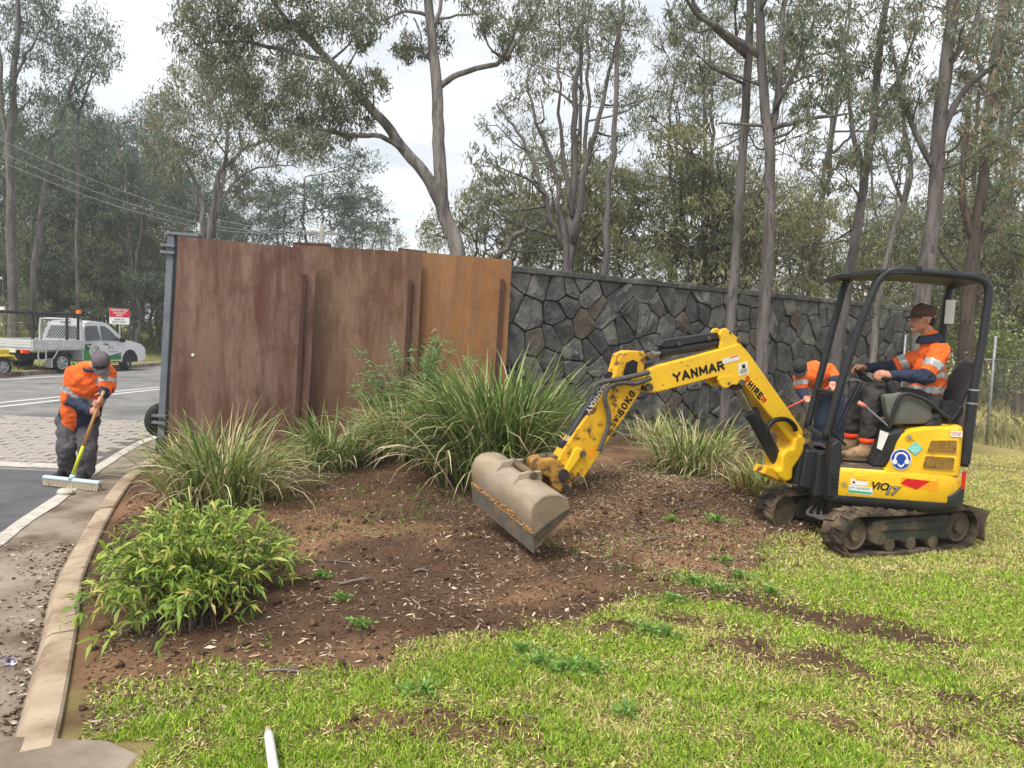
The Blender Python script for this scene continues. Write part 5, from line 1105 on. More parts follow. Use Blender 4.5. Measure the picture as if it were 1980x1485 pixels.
for sx in (-0.13, 0.12):
    k3 = hip3 + np.array([sx, -0.16, (g3 - hip3[2]) * 0.45]); f3p = np.array([hip3[0] + sx * 1.1, hip3[1] - 0.05, g3 + 0.10]); capsule(mb, hip3 + X1 * sx * 0.7, k3, 0.12, 0.095); capsule(mb, k3, f3p, 0.095, 0.085); boot(W3, f3p + ZUP * 0.015, [sx * 0.5, -1, 0])
blob(mb, 'trousers', 'navy_cloth', W3, 0.013, 4, 0.03, 0.09)
mat('red_handle', S(206, 92, 84), S(190, 80, 74), rough=0.5, scale=8)
HK = thing('garden_hoe', t_a, 'long red handled garden tool held by the bending worker', 'tool')
mb = MB(); mb.tube([t_a, t_b], 0.014, 8); mb.build('handle', 'red_handle', HK, smooth=True)
tip = t_a - t_d * 0.35; tip2 = tip.copy(); mb = MB(); mb.tube([t_a, tip], 0.012, 8); mb.build('neck', 'dark_steel', HK)
mb = MB(); mb.box(tip - ZUP * 0.05, (0.16, 0.012, 0.11), bev=0.003); mb.build('blade', 'dark_steel', HK)
# ================================================================== plants
mat('leaf', (0.06, 0.08, 0.04), attr=True, rough=0.5, trans=0.32, spec=0.45)
mat('blade', (0.06, 0.08, 0.04), attr=True, rough=0.6, trans=0.25, spec=0.3)
mat('litter', (0.1, 0.08, 0.05), attr=True, rough=0.9, spec=0.15)
def bark(name, a, b, c):
    return mat(name, a, b, rough=0.9, scale=2.2, stretch=(3, 3, 0.6), c3=c, scale3=1.7, lo3=0.48, hi3=0.60, bump=1.6, bscale=9, c4=tuple(q * 0.6 for q in b), scale4=7, lo4=0.58, hi4=0.64)
bark('bark_pale', S(142, 136, 130), S(118, 112, 108), S(88, 82, 78)); bark('bark_grey', S(118, 111, 108), S(98, 93, 91), S(82, 76, 73)); bark('bark_dark', S(90, 80, 74), S(74, 67, 62), S(102, 88, 78))
def leaves_mesh(name, C, D, L, W, tint):
    """C centres (n,3), D unit directions, L lengths, W widths; folded diamond leaves"""
    n = len(C); A = RNG.normal(size=(n, 3)); Sd = np.cross(D, A); Sd /= np.linalg.norm(Sd, axis=1)[:, None] + 1e-9
    L = L[:, None]; W = W[:, None]; base = C - D * L * 0.5; tip = C + D * L * 0.5; mid = C - D * L * 0.08
    V = np.stack([base, mid + Sd * W * 0.5, tip, mid - Sd * W * 0.5], 1).reshape(-1, 3)
    F = np.arange(4 * n).reshape(n, 4); return npmesh(name, V, F, np.repeat(tint, 4, axis=0))
GUM = [S(98, 111, 86), S(113, 124, 101), S(128, 135, 113), S(90, 103, 83), S(133, 128, 101)]
OLIVE = [S(133, 135, 92), S(118, 124, 86), S(148, 143, 101), S(105, 113, 77)]
DARK = [S(84, 98, 82), S(94, 108, 92), S(106, 118, 100), S(76, 90, 74)]
WARM = [S(133, 124, 98), S(146, 124, 96), S(118, 118, 92), S(107, 113, 90)]
def strap_leaves(name, C, D, L, W, tint, bend=0.25):
    """arching lance shaped leaves: three cross sections each"""
    n = len(C); Sd = np.cross(D, RNG.normal(size=(n, 3)) * 0.35 + np.array([0, 0, 1.0])); Sd /= np.linalg.norm(Sd, axis=1)[:, None] + 1e-9; N_ = np.cross(Sd, D); L = L[:, None]; W = W[:, None]
    base = C - D * L * 0.5; mid = C + N_ * L * bend * 0.5; tip = C + D * L * 0.5 - N_ * L * bend * 0.35 - np.array([0, 0, 1.0]) * L * bend * 0.3
    V = np.stack([base - Sd * W * .1, base + Sd * W * .1, mid - Sd * W * .5, mid + Sd * W * .5, tip - Sd * W * .05, tip + Sd * W * .05], 1).reshape(-1, 3)
    q = np.arange(n)[:, None] * 6; F = np.concatenate([q + np.array([0, 1, 3, 2]), q + np.array([2, 3, 5, 4])]); return npmesh(name, V, F, np.repeat(tint, 6, axis=0))
def tints(n, pal, jit=0.22):
    P = np.array(pal)[RNG.integers(0, len(pal), n)]; return P * (1 + RNG.uniform(-jit, jit, (n, 1)))
def cluster_leaves(clusters, size, droop=0.65):
    Cs, Ls = [], []
    for (c, r, n) in clusters:
        n = int(n); k = max(3, n // 26); sub = RNG.normal(size=(k, 3)); sub /= np.linalg.norm(sub, axis=1)[:, None]; sub *= RNG.uniform(0.35, 1.0, (k, 1)) ** 0.6
        p = sub[RNG.integers(0, k, n)] + RNG.normal(size=(n, 3)) * 0.17; p[:, 2] -= np.abs(RNG.normal(size=n)) * 0.08
        Cs.append(np.asarray(c) + p * np.asarray(r))
    C = np.concatenate(Cs); n = len(C); D = RNG.normal(size=(n, 3)); D[:, 2] -= droop * 2.2; D /= np.linalg.norm(D, axis=1)[:, None]
    return C, D, size * RNG.uniform(0.55, 1.35, n), size * RNG.uniform(0.14, 0.24, n)
def gum(name, base, limbs, clusters, label, barkm='bark_grey', pal=GUM, leaf=0.13, cat='tree', group=None, twig=0.012, droop=0.65, wig=0.02):
    """limbs: [(points, r0, r1)], clusters [(centre, radii, n)]"""
    t = thing(name, base, label, cat, group); mb = MB(); nodes = []
    for pts, r0, r1 in limbs:
        Q = catmull(pts, 4); Q = [q + RNG.normal(size=3) * wig * (0 < i < len(Q) - 1) for i, q in enumerate(Q)]; rr = rlist(r0, r1, len(Q)); mb.tube(Q, rr, 8); nodes += [(q, r) for q, r in zip(Q, rr)]
    NP = np.array([q for q, _ in nodes]); NR = np.array([r for _, r in nodes])
    for (c, r, n) in clusters:
        c = np.asarray(c, float); d = np.linalg.norm(NP - c, axis=1) + np.clip(NP[:, 2] - c[2] + 0.3, 0, 9) * 2.0; i = int(np.argmin(d)); a = NP[i]; r0 = min(NR[i] * 0.6, twig * 2.2)
        m1 = a + (c - a) * 0.5 + RNG.normal(size=3) * 0.08 * np.linalg.norm(c - a) - np.array([0, 0, 0.04]) * np.linalg.norm(c - a)
        mb.tube(catmull([a, m1, c], 3), rlist(r0, twig * 0.5, 7), 5)
        for _ in range(5):
            e = c + RNG.normal(size=3) * np.asarray(r) * 0.55; s0 = m1 + (c - m1) * RNG.random(); mb.tube([s0, (s0 + e) / 2 + RNG.normal(size=3) * 0.04, e], [twig * 0.55, twig * 0.4, twig * 0.2], 4)
    mb.build('trunk', barkm, t, smooth=True)
    C, D, L, W = cluster_leaves(clusters, leaf, droop); link('crown', leaves_mesh('crown', C, D, L, W, tints(len(C), pal)), 'leaf', t)
    return t
def px_limb(pts, Y, r0, r1, dY=0.0): return ([at(x, y, Y + dY * i / max(1, len(pts) - 1)) for i, (x, y) in enumerate(pts)], r0, r1)
def px_cl(L, Y, jit=0.8, dens=1.0, depth=1.0):
    """L: [(px, py, rx_px, ry_px, n)]"""
    out = []
    for x, y, rx, ry, n in L:
        yy = Y + random.uniform(-jit, jit); s = yy / FPX; out.append((at(x, y, yy), (rx * s, min(rx, ry) * s * depth, ry * s), n * dens))
    return out

# --- big gum behind the rusty screens
Ym = 13.5
L1 = [px_limb([(905, 690), (885, 490), (858, 405), (849, 300), (846, 200), (838, 100), (828, 0), (818, -150), (815, -300)], Ym, 0.15, 0.055),
      px_limb([(858, 405), (825, 342), (785, 295), (745, 240), (700, 190), (650, 130), (600, 82), (540, 20), (490, -70)], Ym, 0.12, 0.03, -0.6),
      px_limb([(783, 292), (735, 264), (680, 262), (610, 250), (540, 236)], Ym - 0.2, 0.055, 0.02, -0.4), px_limb([(640, 125), (590, 60), (555, 52), (500, 40)], Ym - 0.3, 0.04, 0.015), px_limb([(640, 120), (560, 100), (470, 80), (380, 85)], Ym - 0.4, 0.05, 0.015),
      px_limb([(850, 168), (885, 144), (960, 122), (1000, 82), (1032, 28), (1070, -60)], Ym, 0.06, 0.02), px_limb([(832, 30), (795, 22), (760, 30), (720, 50)], Ym, 0.035, 0.012), px_limb([(836, 40), (870, 32), (930, 25)], Ym, 0.03, 0.012), px_limb([(838, 60), (860, -20), (870, -120)], Ym, 0.04, 0.015), px_limb([(800, 35), (815, 70), (808, 100)], Ym, 0.016, 0.008)]
C1_ = px_cl([(700, 40, 45, 45, 330), (740, 15, 50, 40, 330), (665, 20, 40, 40, 260), (790, 90, 32, 30, 240), (850, 70, 32, 34, 210), (810, 105, 30, 20, 160), (700, 75, 30, 26, 160), (930, 20, 40, 35, 260), (965, 55, 40, 34, 260), (985, 90, 34, 30, 200), (1010, 20, 40, 40, 260), (760, -40, 90, 40, 500), (900, -50, 90, 40, 500),
             (620, 30, 55, 50, 420), (560, 20, 60, 50, 520), (480, 20, 60, 50, 560), (400, 25, 55, 50, 520), (360, 55, 40, 40, 300), (440, 80, 60, 45, 520), (540, 85, 60, 45, 520), (600, 150, 60, 55, 560), (520, 160, 60, 55, 560), (660, 175, 50, 50, 460), (720, 165, 34, 40, 240), (690, 220, 45, 40, 340), (620, 225, 60, 45, 480), (540, 230, 60, 45, 480), (590, 275, 55, 30, 330), (470, 190, 55, 55, 460), (650, 265, 36, 22, 200), (420, 130, 55, 45, 420), (500, -40, 120, 40, 700)], Ym - 0.4, 0.8, 2.1)
gum('gum_tree', at(905, 690, Ym), L1, C1_, 'tall smooth forked gum tree rising behind the rusty steel screens', 'bark_pale', GUM + WARM[:1], 0.125, group='gum trees', wig=0.009)
# --- multi stemmed pale gum across the road, left
Yk = 27.0
L2 = [px_limb([(395, 640), (393, 470), (388, 395), (372, 340), (350, 300)], Yk, 0.14, 0.04), px_limb([(408, 640), (408, 470), (418, 380), (428, 335), (470, 290), (530, 268)], Yk, 0.17, 0.04), px_limb([(412, 460), (430, 350), (440, 250), (420, 170)], Yk, 0.10, 0.03), px_limb([(400, 450), (378, 380), (330, 350), (310, 300)], Yk, 0.07, 0.03), px_limb([(418, 400), (480, 330), (560, 320)], Yk, 0.06, 0.02)]
C2_ = px_cl([(330, 260, 50, 45, 420), (310, 210, 40, 40, 340), (370, 180, 55, 50, 520), (440, 170, 60, 55, 560), (510, 200, 60, 50, 520), (580, 250, 55, 45, 420), (400, 240, 60, 50, 520), (470, 250, 55, 50, 460), (360, 310, 45, 36, 360), (540, 290, 50, 36, 330), (600, 300, 40, 30, 230), (455, 330, 40, 36, 260), (480, 365, 34, 32, 230), (330, 335, 36, 26, 240), (440, 120, 50, 40, 360), (370, 130, 45, 40, 320), (300, 275, 30, 30, 200)], Yk, 1.5, 2.2)
gum('gum_tree', at(405, 640, Yk), L2, C2_, 'multi stemmed pale gum with a wide crown left of the screens across the road', 'bark_pale', GUM + WARM[:2], 0.20, group='gum trees', twig=0.03, wig=0.03)
# --- tall gum at the left edge
Yl = 30.0
L3 = [px_limb([(28, 690), (24, 500), (22, 300), (28, 150), (36, 0), (40, -150)], Yl, 0.2, 0.06), px_limb([(24, 400), (8, 250), (0, 120), (-20, 0)], Yl, 0.10, 0.04), px_limb([(60, 640), (80, 400), (110, 250), (150, 140), (175, 90)], Yl + 1, 0.12, 0.03), px_limb([(150, 640), (150, 300), (165, 180), (195, 110)], Yl + 2, 0.08, 0.03), px_limb([(28, 160), (60, 90), (90, 40)], Yl, 0.06, 0.03)]
C3_ = px_cl([(180, 60, 50, 45, 520), (205, 100, 34, 36, 300), (150, 100, 45, 40, 420), (120, 60, 36, 34, 300), (185, 140, 28, 24, 180), (130, 150, 45, 40, 420), (100, 110, 36, 34, 280), (60, 40, 45, 40, 380), (20, 30, 40, 40, 320), (80, 10, 40, 30, 280), (10, 90, 36, 40, 280), (50, 110, 30, 30, 160), (110, 200, 45, 36, 380), (150, 190, 28, 24, 160), (60, 190, 40, 36, 260), (10, 180, 30, 36, 200), (40, -30, 70, 40, 500), (70, 250, 40, 40, 260), (10, 260, 30, 40, 220), (110, 255, 40, 30, 260)], Yl + 0.5, 1.5, 1.9)
gum('gum_tree', at(28, 690, Yl), L3, C3_, 'tallest gum at the left edge with dense dark leaf clumps against the sky', 'bark_grey', DARK + GUM[:2], 0.21, group='gum trees', twig=0.03, wig=0.03)

# --- procedural gum prototypes for the stands
def proto_gum(name, H, spread, ncl, per, leaf, pal, barkm, stems=2, crown0=0.35, seed=0, rad=0.85):
    rs_ = np.random.default_rng(seed); limbs = []; cl = []
    for s in range(stems):
        a = rs_.uniform(0, 6.28); lean = rs_.uniform(0.02, 0.12) * H; h = H * rs_.uniform(0.85, 1.0); d = np.array([math.cos(a), math.sin(a), 0])
        main = [d * lean * t ** 1.3 + np.array([rs_.normal() * 0.08, rs_.normal() * 0.08, h * t]) * (1 if t > 0 else 0) + d * 0.12 * s for t in np.linspace(0, 1, 6)]
        limbs.append((main, 0.0095 * H, 0.025))
        for b in range(5):
            t = rs_.uniform(crown0, 0.9); q = main[0] + (main[-1] - main[0]) * t; aa = rs_.uniform(0, 6.28); L = spread * rs_.uniform(0.5, 1.0) * (1.15 - 0.6 * t); e = q + np.array([math.cos(aa) * L, math.sin(aa) * L, L * rs_.uniform(0.4, 0.9)])
            limbs.append(([q, (q + e) / 2 - np.array([0, 0, 0.1]), e], 0.0036 * H, 0.012))
    for k in range(ncl):
        t = rs_.uniform(crown0, 1.03); env = spread * (0.55 + 0.6 * math.sin(math.pi * min(1, (t - crown0) / (1.08 - crown0)) ** 0.8)); a = rs_.uniform(0, 6.28); r = env * math.sqrt(rs_.uniform(0.05, 1)); R = rad * rs_.uniform(0.6, 1.25)
        cl.append((np.array([r * math.cos(a), r * math.sin(a), H * t]), (R, R, R * 0.75), per))
    t = gum(name, (0, 0, 0), limbs, cl, 'x y z w', barkm, pal, leaf, twig=0.03, wig=0.05); return t
def clone(root, loc, rz, sc, label, group, cat='tree'):
    r = root.copy(); COL.objects.link(r); r.location = tuple(loc); r.rotation_euler = (0, 0, rz); r.scale = sc; tag(r, label, cat, group)
    for ch in root.children: c = ch.copy(); COL.objects.link(c); c.parent = r
    return r
PROTO = {}
ORD = 'first second third fourth fifth sixth seventh eighth ninth tenth eleventh twelfth thirteenth fourteenth fifteenth sixteenth seventeenth eighteenth'.split()
def ordinals(rows):
    out = []; 
    for r in rows: out.append(sorted([q[1] for q in rows if q[0] == r[0]]).index(r[1]))
    return [ORD[i] + ' from the left of the ' for i in out]
ST_L = [('dark', 110, 290, 36), ('dark2', 180, 250, 40), ('dark', 235, 215, 46), ('dark2', 60, 320, 42), ('dark', 300, 300, 44), ('dark2', 140, 235, 52), ('dark', 10, 260, 38), ('dark2', 260, 320, 36), ('dark', 350, 330, 40), ('dark2', 420, 400, 48), ('dark', 200, 330, 37), ('dark2', 90, 350, 36), ('dark', -40, 200, 40), ('dark2', 320, 380, 41), ('dark', 270, 240, 60), ('dark2', 50, 240, 60), ('dark', 180, 230, 64), ('olive', 30, 430, 36), ('olive', 150, 430, 37), ('olive', 260, 430, 38), ('olive', 340, 440, 39), ('olive', 90, 450, 35), ('olive', 205, 460, 36), ('olive', 310, 480, 40)]
def plant(kind, px, py, Y, H, label, group, base_z=None, sx=1.0):
    """tree whose foot is under picture column px at depth Y; H metres high"""
    b = at(px, py, Y); z = base_z if base_z is not None else (float(roadz(Y)) + 0.2 if b[0] < -12 else 0.0)
    h0 = PROTO[kind][1]; s = H / h0; loc = (b[0], b[1], z); rz = random.uniform(0, 6.28); root, _, used = PROTO[kind]
    if not used:
        PROTO[kind][2] = True; root.location = loc; root.rotation_euler = (0, 0, rz); root.scale = (s * sx, s * sx, s); tag(root, label, 'tree', group); return root
    return clone(root, loc, rz, (s * sx, s * sx, s), label, group)
PROTO['dark'] = [proto_gum('gum_tree', 10, 2.3, 36, 300, 0.24, DARK + GUM[:1], 'bark_dark', 2, 0.22, 1, 1.0), 10, False]
PROTO['dark2'] = [proto_gum('gum_tree', 10, 2.0, 34, 290, 0.24, DARK + OLIVE[:1], 'bark_grey', 3, 0.18, 2, 0.95), 10, False]
PROTO['olive'] = [proto_gum('gum_tree', 8, 2.2, 32, 270, 0.19, OLIVE + GUM[:1], 'bark_grey', 3, 0.15, 3, 0.85), 8, False]
PROTO['sparse'] = [proto_gum('gum_tree', 12, 2.2, 36, 270, 0.165, GUM + WARM[:1], 'bark_grey', 2, 0.35, 4, 0.75), 12, False]
PROTO['sparse2'] = [proto_gum('gum_tree', 11, 2.0, 34, 270, 0.165, GUM + OLIVE[:2], 'bark_dark', 3, 0.28, 5, 0.75), 11, False]
PROTO['scrub'] = [proto_gum('scrub_tree', 5, 1.8, 32, 380, 0.14, OLIVE + WARM[:1], 'bark_dark', 4, 0.10, 6, 0.7), 5, False]
def top_h(py, px, Y): return at(px, py, Y)[2] + 0.3
GL = 'dense gum stand across the road'
for (kind, px, top, Y), od in zip(ST_L, ordinals(ST_L)):
    plant(kind, px, 640, Y, top_h(top, px, Y), od + {'dark': 'dark two stemmed gums across the road', 'dark2': 'dark three stemmed gums across the road', 'olive': 'low olive gums across the road'}[kind], GL)
plant('dark', 600, 560, 52, top_h(322, 600, 52), 'round dark gum standing alone above the brown screens', 'gum trees', sx=1.6); plant('dark2', 690, 560, 55, top_h(400, 690, 55), 'smaller dark gum right of the power pole', 'gum trees', sx=1.1); plant('olive', 735, 560, 60, top_h(455, 735, 60), 'small pale green tree low above the screens', 'gum trees', sx=1.2)
plant('dark2', 545, 560, 55, top_h(380, 545, 55), 'dark gum left of the power pole above the screens', 'gum trees', sx=1.4); plant('dark', 437, 560, 50, top_h(390, 437, 50), 'narrow dark gum just left of the sky gap', 'gum trees')
plant('olive', 845, 560, 40, top_h(475, 845, 40), 'tiny tree top left of the big forked trunk', 'gum trees', sx=0.8)
GR = 'gum stand behind the stone wall'
ST_R = [('sparse', 1120, -20, 24), ('sparse2', 1300, 130, 21), ('sparse', 1370, 60, 24), ('sparse2', 1410, 150, 19), ('sparse', 1560, 0, 26), ('sparse2', 1870, -20, 22), ('sparse', 1950, -60, 25), ('sparse2', 1980, 60, 19), ('sparse2', 1700, 200, 36), ('sparse', 1900, 120, 38),
                         ('scrub', 960, 400, 20), ('scrub', 1060, 330, 21), ('scrub', 1150, 380, 19), ('scrub', 1330, 300, 19), ('scrub', 1400, 360, 20), ('scrub', 1520, 400, 24), ('scrub', 1700, 440, 28), ('scrub', 1800, 420, 28), ('scrub', 1960, 400, 26), ('scrub', 1990, 450, 22), ('scrub', 1560, 480, 30), ('scrub', 1760, 500, 34), ('scrub', 1930, 500, 32), ('olive', 1850, 400, 44), ('olive', 1650, 430, 46), ('olive', 1980, 420, 42), ('olive', 1500, 440, 44)]
for (kind, px, top, Y), od in zip(ST_R, ordinals(ST_R)):
    plant(kind, px, 640, Y, top_h(top, px, Y), od + {'sparse': 'tall two stemmed gums behind the stone wall', 'sparse2': 'tall three stemmed gums behind the stone wall', 'scrub': 'low scrub trees behind the stone wall', 'olive': 'far olive gums beyond the stone wall'}[kind], GR)
# --- trunks standing in front of the stone wall and their hanging foliage
def slim(pts, Y, r0, r1, br, cl, label, barkm, pal=GUM, leaf=0.15):
    b = at(*pts[0], Y); b[2] = float(gz(b[0], b[1])); limbs = [px_limb(pts, Y, r0, r1)]; limbs[0][0][0] = b + np.array([0, 0, -0.05])
    limbs += [px_limb(p, Y, a, b_, dy) for p, a, b_, dy in br]; return gum('slim_gum_tree', b, limbs, px_cl(cl, Y, 0.8, 1.35), label, barkm, pal, leaf * 0.85, group='slim gums in front of the stone wall', wig=0.006)
slim([(1400, 800), (1411, 640), (1424, 480), (1436, 300), (1446, 120), (1452, -40), (1455, -200)], 11.6, 0.085, 0.05, [([(1446, 110), (1400, 70), (1350, 20), (1330, -30)], 0.05, 0.02, -0.4)], [(1340, 20, 40, 50, 230), (1420, 10, 50, 50, 280), (1400, -60, 80, 50, 400), (1310, 60, 30, 40, 130)], 'slim brown gum trunk behind the boom ram, left of the pair', 'bark_grey')
slim([(1455, 850), (1471, 720), (1478, 600), (1486, 480), (1488, 300), (1478, 200), (1470, 60), (1466, -80), (1462, -200)], 11.0, 0.10, 0.055, [([(1488, 270), (1502, 200), (1510, 100), (1520, -30)], 0.06, 0.03, 0.3), ([(1489, 250), (1540, 235), (1600, 225), (1640, 220)], 0.04, 0.015, -0.3), ([(1472, 110), (1400, 60), (1345, 25), (1320, -20)], 0.05, 0.02, -0.5), ([(1500, 210), (1545, 120), (1580, 20)], 0.04, 0.015, -0.3), ([(1488, 245), (1430, 240), (1390, 238)], 0.025, 0.01, 0)],
     [(1560, 60, 45, 50, 300), (1530, 130, 40, 45, 240), (1600, 130, 40, 45, 220), (1590, 200, 45, 40, 260), (1640, 190, 45, 45, 260), (1520, 10, 60, 50, 360), (1610, 40, 50, 50, 300), (1550, 220, 30, 36, 130), (1340, 120, 40, 40, 200), (1320, 40, 40, 40, 160), (1500, -60, 90, 50, 500)], 'slim grey gum trunk right of the boom, forking above the wall', 'bark_grey')
slim([(1590, 860), (1614, 695), (1639, 558), (1660, 420), (1676, 320), (1690, 220), (1700, 100), (1720, -40)], 12.6, 0.10, 0.05, [([(1672, 340), (1650, 260), (1640, 180), (1630, 80)], 0.05, 0.02, 0.3), ([(1690, 230), (1740, 150), (1770, 60)], 0.04, 0.02, 0.2)], [(1640, 150, 45, 45, 260), (1690, 120, 50, 50, 300), (1730, 90, 50, 50, 300), (1660, 280, 45, 45, 250), (1620, 330, 40, 40, 220), (1740, 200, 45, 45, 240), (1700, 20, 70, 50, 400), (1580, 290, 36, 40, 180), (1770, 10, 60, 50, 300)], 'leaning brown gum trunk seen through the canopy front posts', 'bark_grey', GUM + WARM[1:2])
slim([(1672, 800), (1685, 703), (1697, 610), (1705, 542), (1730, 440), (1760, 340), (1750, 250), (1735, 150)], 12.2, 0.065, 0.03, [([(1745, 390), (1720, 330), (1700, 260)], 0.03, 0.012, 0.2)], [(1730, 300, 40, 40, 180), (1700, 240, 40, 40, 180), (1760, 180, 45, 45, 220)], 'thin pale crooked stem seen between the canopy posts', 'bark_pale')
slim([(1765, 860), (1775, 700), (1786, 560), (1806, 400), (1815, 260), (1830, 120), (1845, 0), (1856, -140)], 11.8, 0.14, 0.08, [([(1812, 280), (1860, 180), (1920, 130), (1990, 90)], 0.06, 0.025, -0.3), ([(1808, 330), (1770, 260), (1740, 160), (1720, 60)], 0.05, 0.02, 0.2), ([(1830, 130), (1880, 60), (1900, -20)], 0.05, 0.02, 0.2)], [(1900, 120, 50, 50, 300), (1950, 90, 50, 50, 300), (1960, 170, 45, 45, 240), (1860, 40, 50, 50, 280), (1920, 20, 60, 50, 340), (1760, 90, 45, 45, 220), (1880, 230, 40, 40, 200), (1950, 250, 45, 45, 240), (1780, 180, 36, 40, 160), (1840, -50, 90, 50, 400)], 'thickest smooth grey gum trunk behind the operator', 'bark_grey', GUM + WARM[1:2])
slim([(1862, 820), (1866, 700), (1872, 590), (1884, 470), (1900, 360), (1910, 220), (1930, 60), (1950, -80)], 14.5, 0.15, 0.06, [([(1884, 470), (1860, 380), (1868, 260), (1880, 140)], 0.08, 0.03, 0.2), ([(1884, 480), (1930, 420), (1985, 360)], 0.06, 0.02, -0.3), ([(1875, 540), (1830, 500), (1790, 430)], 0.05, 0.02, 0.3)], [(1960, 350, 50, 50, 300), (1920, 290, 45, 45, 260), (1970, 280, 40, 40, 220), (1860, 300, 40, 45, 240), (1830, 350, 40, 45, 200), (1900, 180, 45, 50, 260), (1950, 420, 40, 36, 200)], 'dark rough barked tree behind the rear canopy post', 'bark_dark', OLIVE + GUM[:2] + WARM[1:2])
# fan shaped multi stem gum behind the wall
Yf = 17.0
fan = [px_limb([(1092, 620), (1095, 500), (1085, 420), (1070, 330), (1040, 240), (1020, 150)], Yf, 0.10, 0.02), px_limb([(1100, 620), (1105, 480), (1108, 380), (1112, 250), (1120, 120), (1130, 0)], Yf, 0.13, 0.03, 0.3), px_limb([(1110, 470), (1130, 340), (1160, 230), (1185, 120), (1200, 20)], Yf, 0.09, 0.02, -0.3), px_limb([(1088, 480), (1060, 400), (1030, 310), (990, 240), (960, 200)], Yf, 0.07, 0.02, 0.4), px_limb([(1108, 420), (1090, 330), (1085, 220), (1080, 110)], Yf, 0.07, 0.02, 0.2), px_limb([(960, 500), (1000, 455), (1040, 440)], Yf - 2.5, 0.06, 0.03), px_limb([(1160, 640), (1168, 480), (1185, 300), (1195, 120), (1205, 0), (1210, -80)], Yf - 1, 0.08, 0.03)]
fcl = px_cl([(1010, 120, 45, 40, 260), (1050, 70, 45, 40, 280), (1100, 40, 45, 40, 300), (1150, 60, 45, 45, 300), (1185, 120, 40, 40, 240), (1210, 190, 34, 40, 180), (1000, 190, 40, 40, 220), (960, 240, 36, 40, 190), (935, 310, 30, 34, 150), (930, 370, 34, 34, 170), (980, 330, 36, 36, 160), (1040, 170, 36, 36, 150), (1130, 160, 40, 40, 170), (960, 420, 45, 36, 240), (1010, 400, 40, 36, 200), (1160, 280, 34, 36, 130), (1220, 260, 30, 36, 130), (920, 440, 36, 30, 180), (1080, 0, 70, 40, 380), (1180, 20, 50, 40, 260), (1030, 470, 45, 30, 220), (1060, 420, 30, 30, 110)], Yf, 1.2, 1.5)
gum('gum_tree', at(1098, 620, Yf), fan, fcl, 'fan shaped many stemmed gum behind the left end of the stone wall', 'bark_grey', GUM + WARM[:1], 0.145, group='gum trees', twig=0.016, wig=0.03)

# ================================================================== strap leaved tussocks
def ribbons(name, n, base, rad, Lr, e0r, droop, w, pal, seg=6, jit=0.2, az=None):
    B = RNG.normal(size=(n, 2)) * rad; base = np.asarray(base); a = np.arctan2(B[:, 1], B[:, 0]) + RNG.normal(size=n) * 0.6 if az is None else az
    L = RNG.uniform(*Lr, n); e0 = RNG.uniform(*e0r, n); k = RNG.uniform(*droop, n); P = np.zeros((n, seg + 1, 3)); P[:, 0, :2] = base[:2] + B; P[:, 0, 2] = base[2] - 0.02
    e = e0.copy(); az2 = a.copy(); tw = RNG.normal(size=n) * 0.12
    for i in range(seg):
        t = (i + 0.5) / seg; e = e0 - k * t ** 1.6; az2 = a + tw * t * 3; st = (L / seg)
        P[:, i + 1] = P[:, i] + np.stack([np.cos(az2) * np.cos(e), np.sin(az2) * np.cos(e), np.sin(e)], 1) * st[:, None]
    Wd = np.stack([-np.sin(a), np.cos(a), np.zeros(n)], 1) + RNG.normal(size=(n, 3)) * 0.25; Wd /= np.linalg.norm(Wd, axis=1)[:, None]
    tt = np.linspace(0, 1, seg + 1); wp = (0.75 + 0.25 * np.sin(tt * 3.14)) * (1 - tt ** 4) + 0.06; ww = w * RNG.uniform(0.7, 1.3, n)
    off = Wd[:, None, :] * (wp[None, :, None] * ww[:, None, None]) * 0.5; V = np.stack([P - off, P + off], 2).reshape(-1, 3)
    q = np.arange(n)[:, None] * (2 * (seg + 1)) + (np.arange(seg) * 2)[None, :]; F = np.stack([q, q + 1, q + 3, q + 2], -1).reshape(-1, 4)
    pal = np.array(pal); tint = pal[RNG.integers(0, len(pal), n)] * (1 + RNG.uniform(-jit, jit, (n, 1))); return npmesh(name, V, F, np.repeat(tint, 2 * (seg + 1), axis=0))
GREEN = [S(98, 122, 58), S(116, 138, 68), S(82, 106, 48), S(146, 160, 100)]; STRAW = [S(214, 202, 160), S(196, 182, 136), S(222, 210, 178), S(180, 164, 126)]; YELG = [S(164, 168, 96), S(144, 152, 84)]; BRN = [S(168, 130, 84), S(150, 112, 74)]
def tussock(px, py, hgt, rad, n, label, straw=0.3, pal=GREEN, z=None, name='grass_tussock', w=0.011, spread=1.0, dryp=STRAW):
    p = gnd(px, py, 0.08)
    for _ in range(6): p = gnd(px, py, float(gz(p[0], p[1])))
    t = thing(name, p, label, 'grass tussock', 'strap leaved grass tussocks'); ng = int(n * (1 - straw)); nd = n - ng
    link('green_blades', ribbons('green_blades', ng, p, rad, (0.5 * hgt, 1.25 * hgt), (1.0 / spread, 1.54), (0.35, 2.0), w * 1.5, pal), 'blade', t)
    link('dry_blades', ribbons('dry_blades', nd, p, rad, (0.45 * hgt, 1.2 * hgt), (0.7 / spread, 1.5), (0.3, 2.2), w * 1.25, dryp), 'blade', t); return t
tussock(955, 930, 1.36, 0.22, 1700, 'largest green strap leaved tussock just left of the excavator stick', 0.22, GREEN, w=0.015)
tussock(770, 880, 0.88, 0.17, 700, 'yellowish tussock in front of the brown screen', 0.5, YELG + GREEN[:2], w=0.010, dryp=STRAW + BRN)
tussock(850, 895, 0.85, 0.16, 420, 'pale tussock tucked left of the largest green one', 0.45, YELG + GREEN, w=0.010)
tussock(640, 900, 0.68, 0.15, 520, 'green tussock below the seam of the plum and brown screens', 0.3, GREEN, w=0.010)
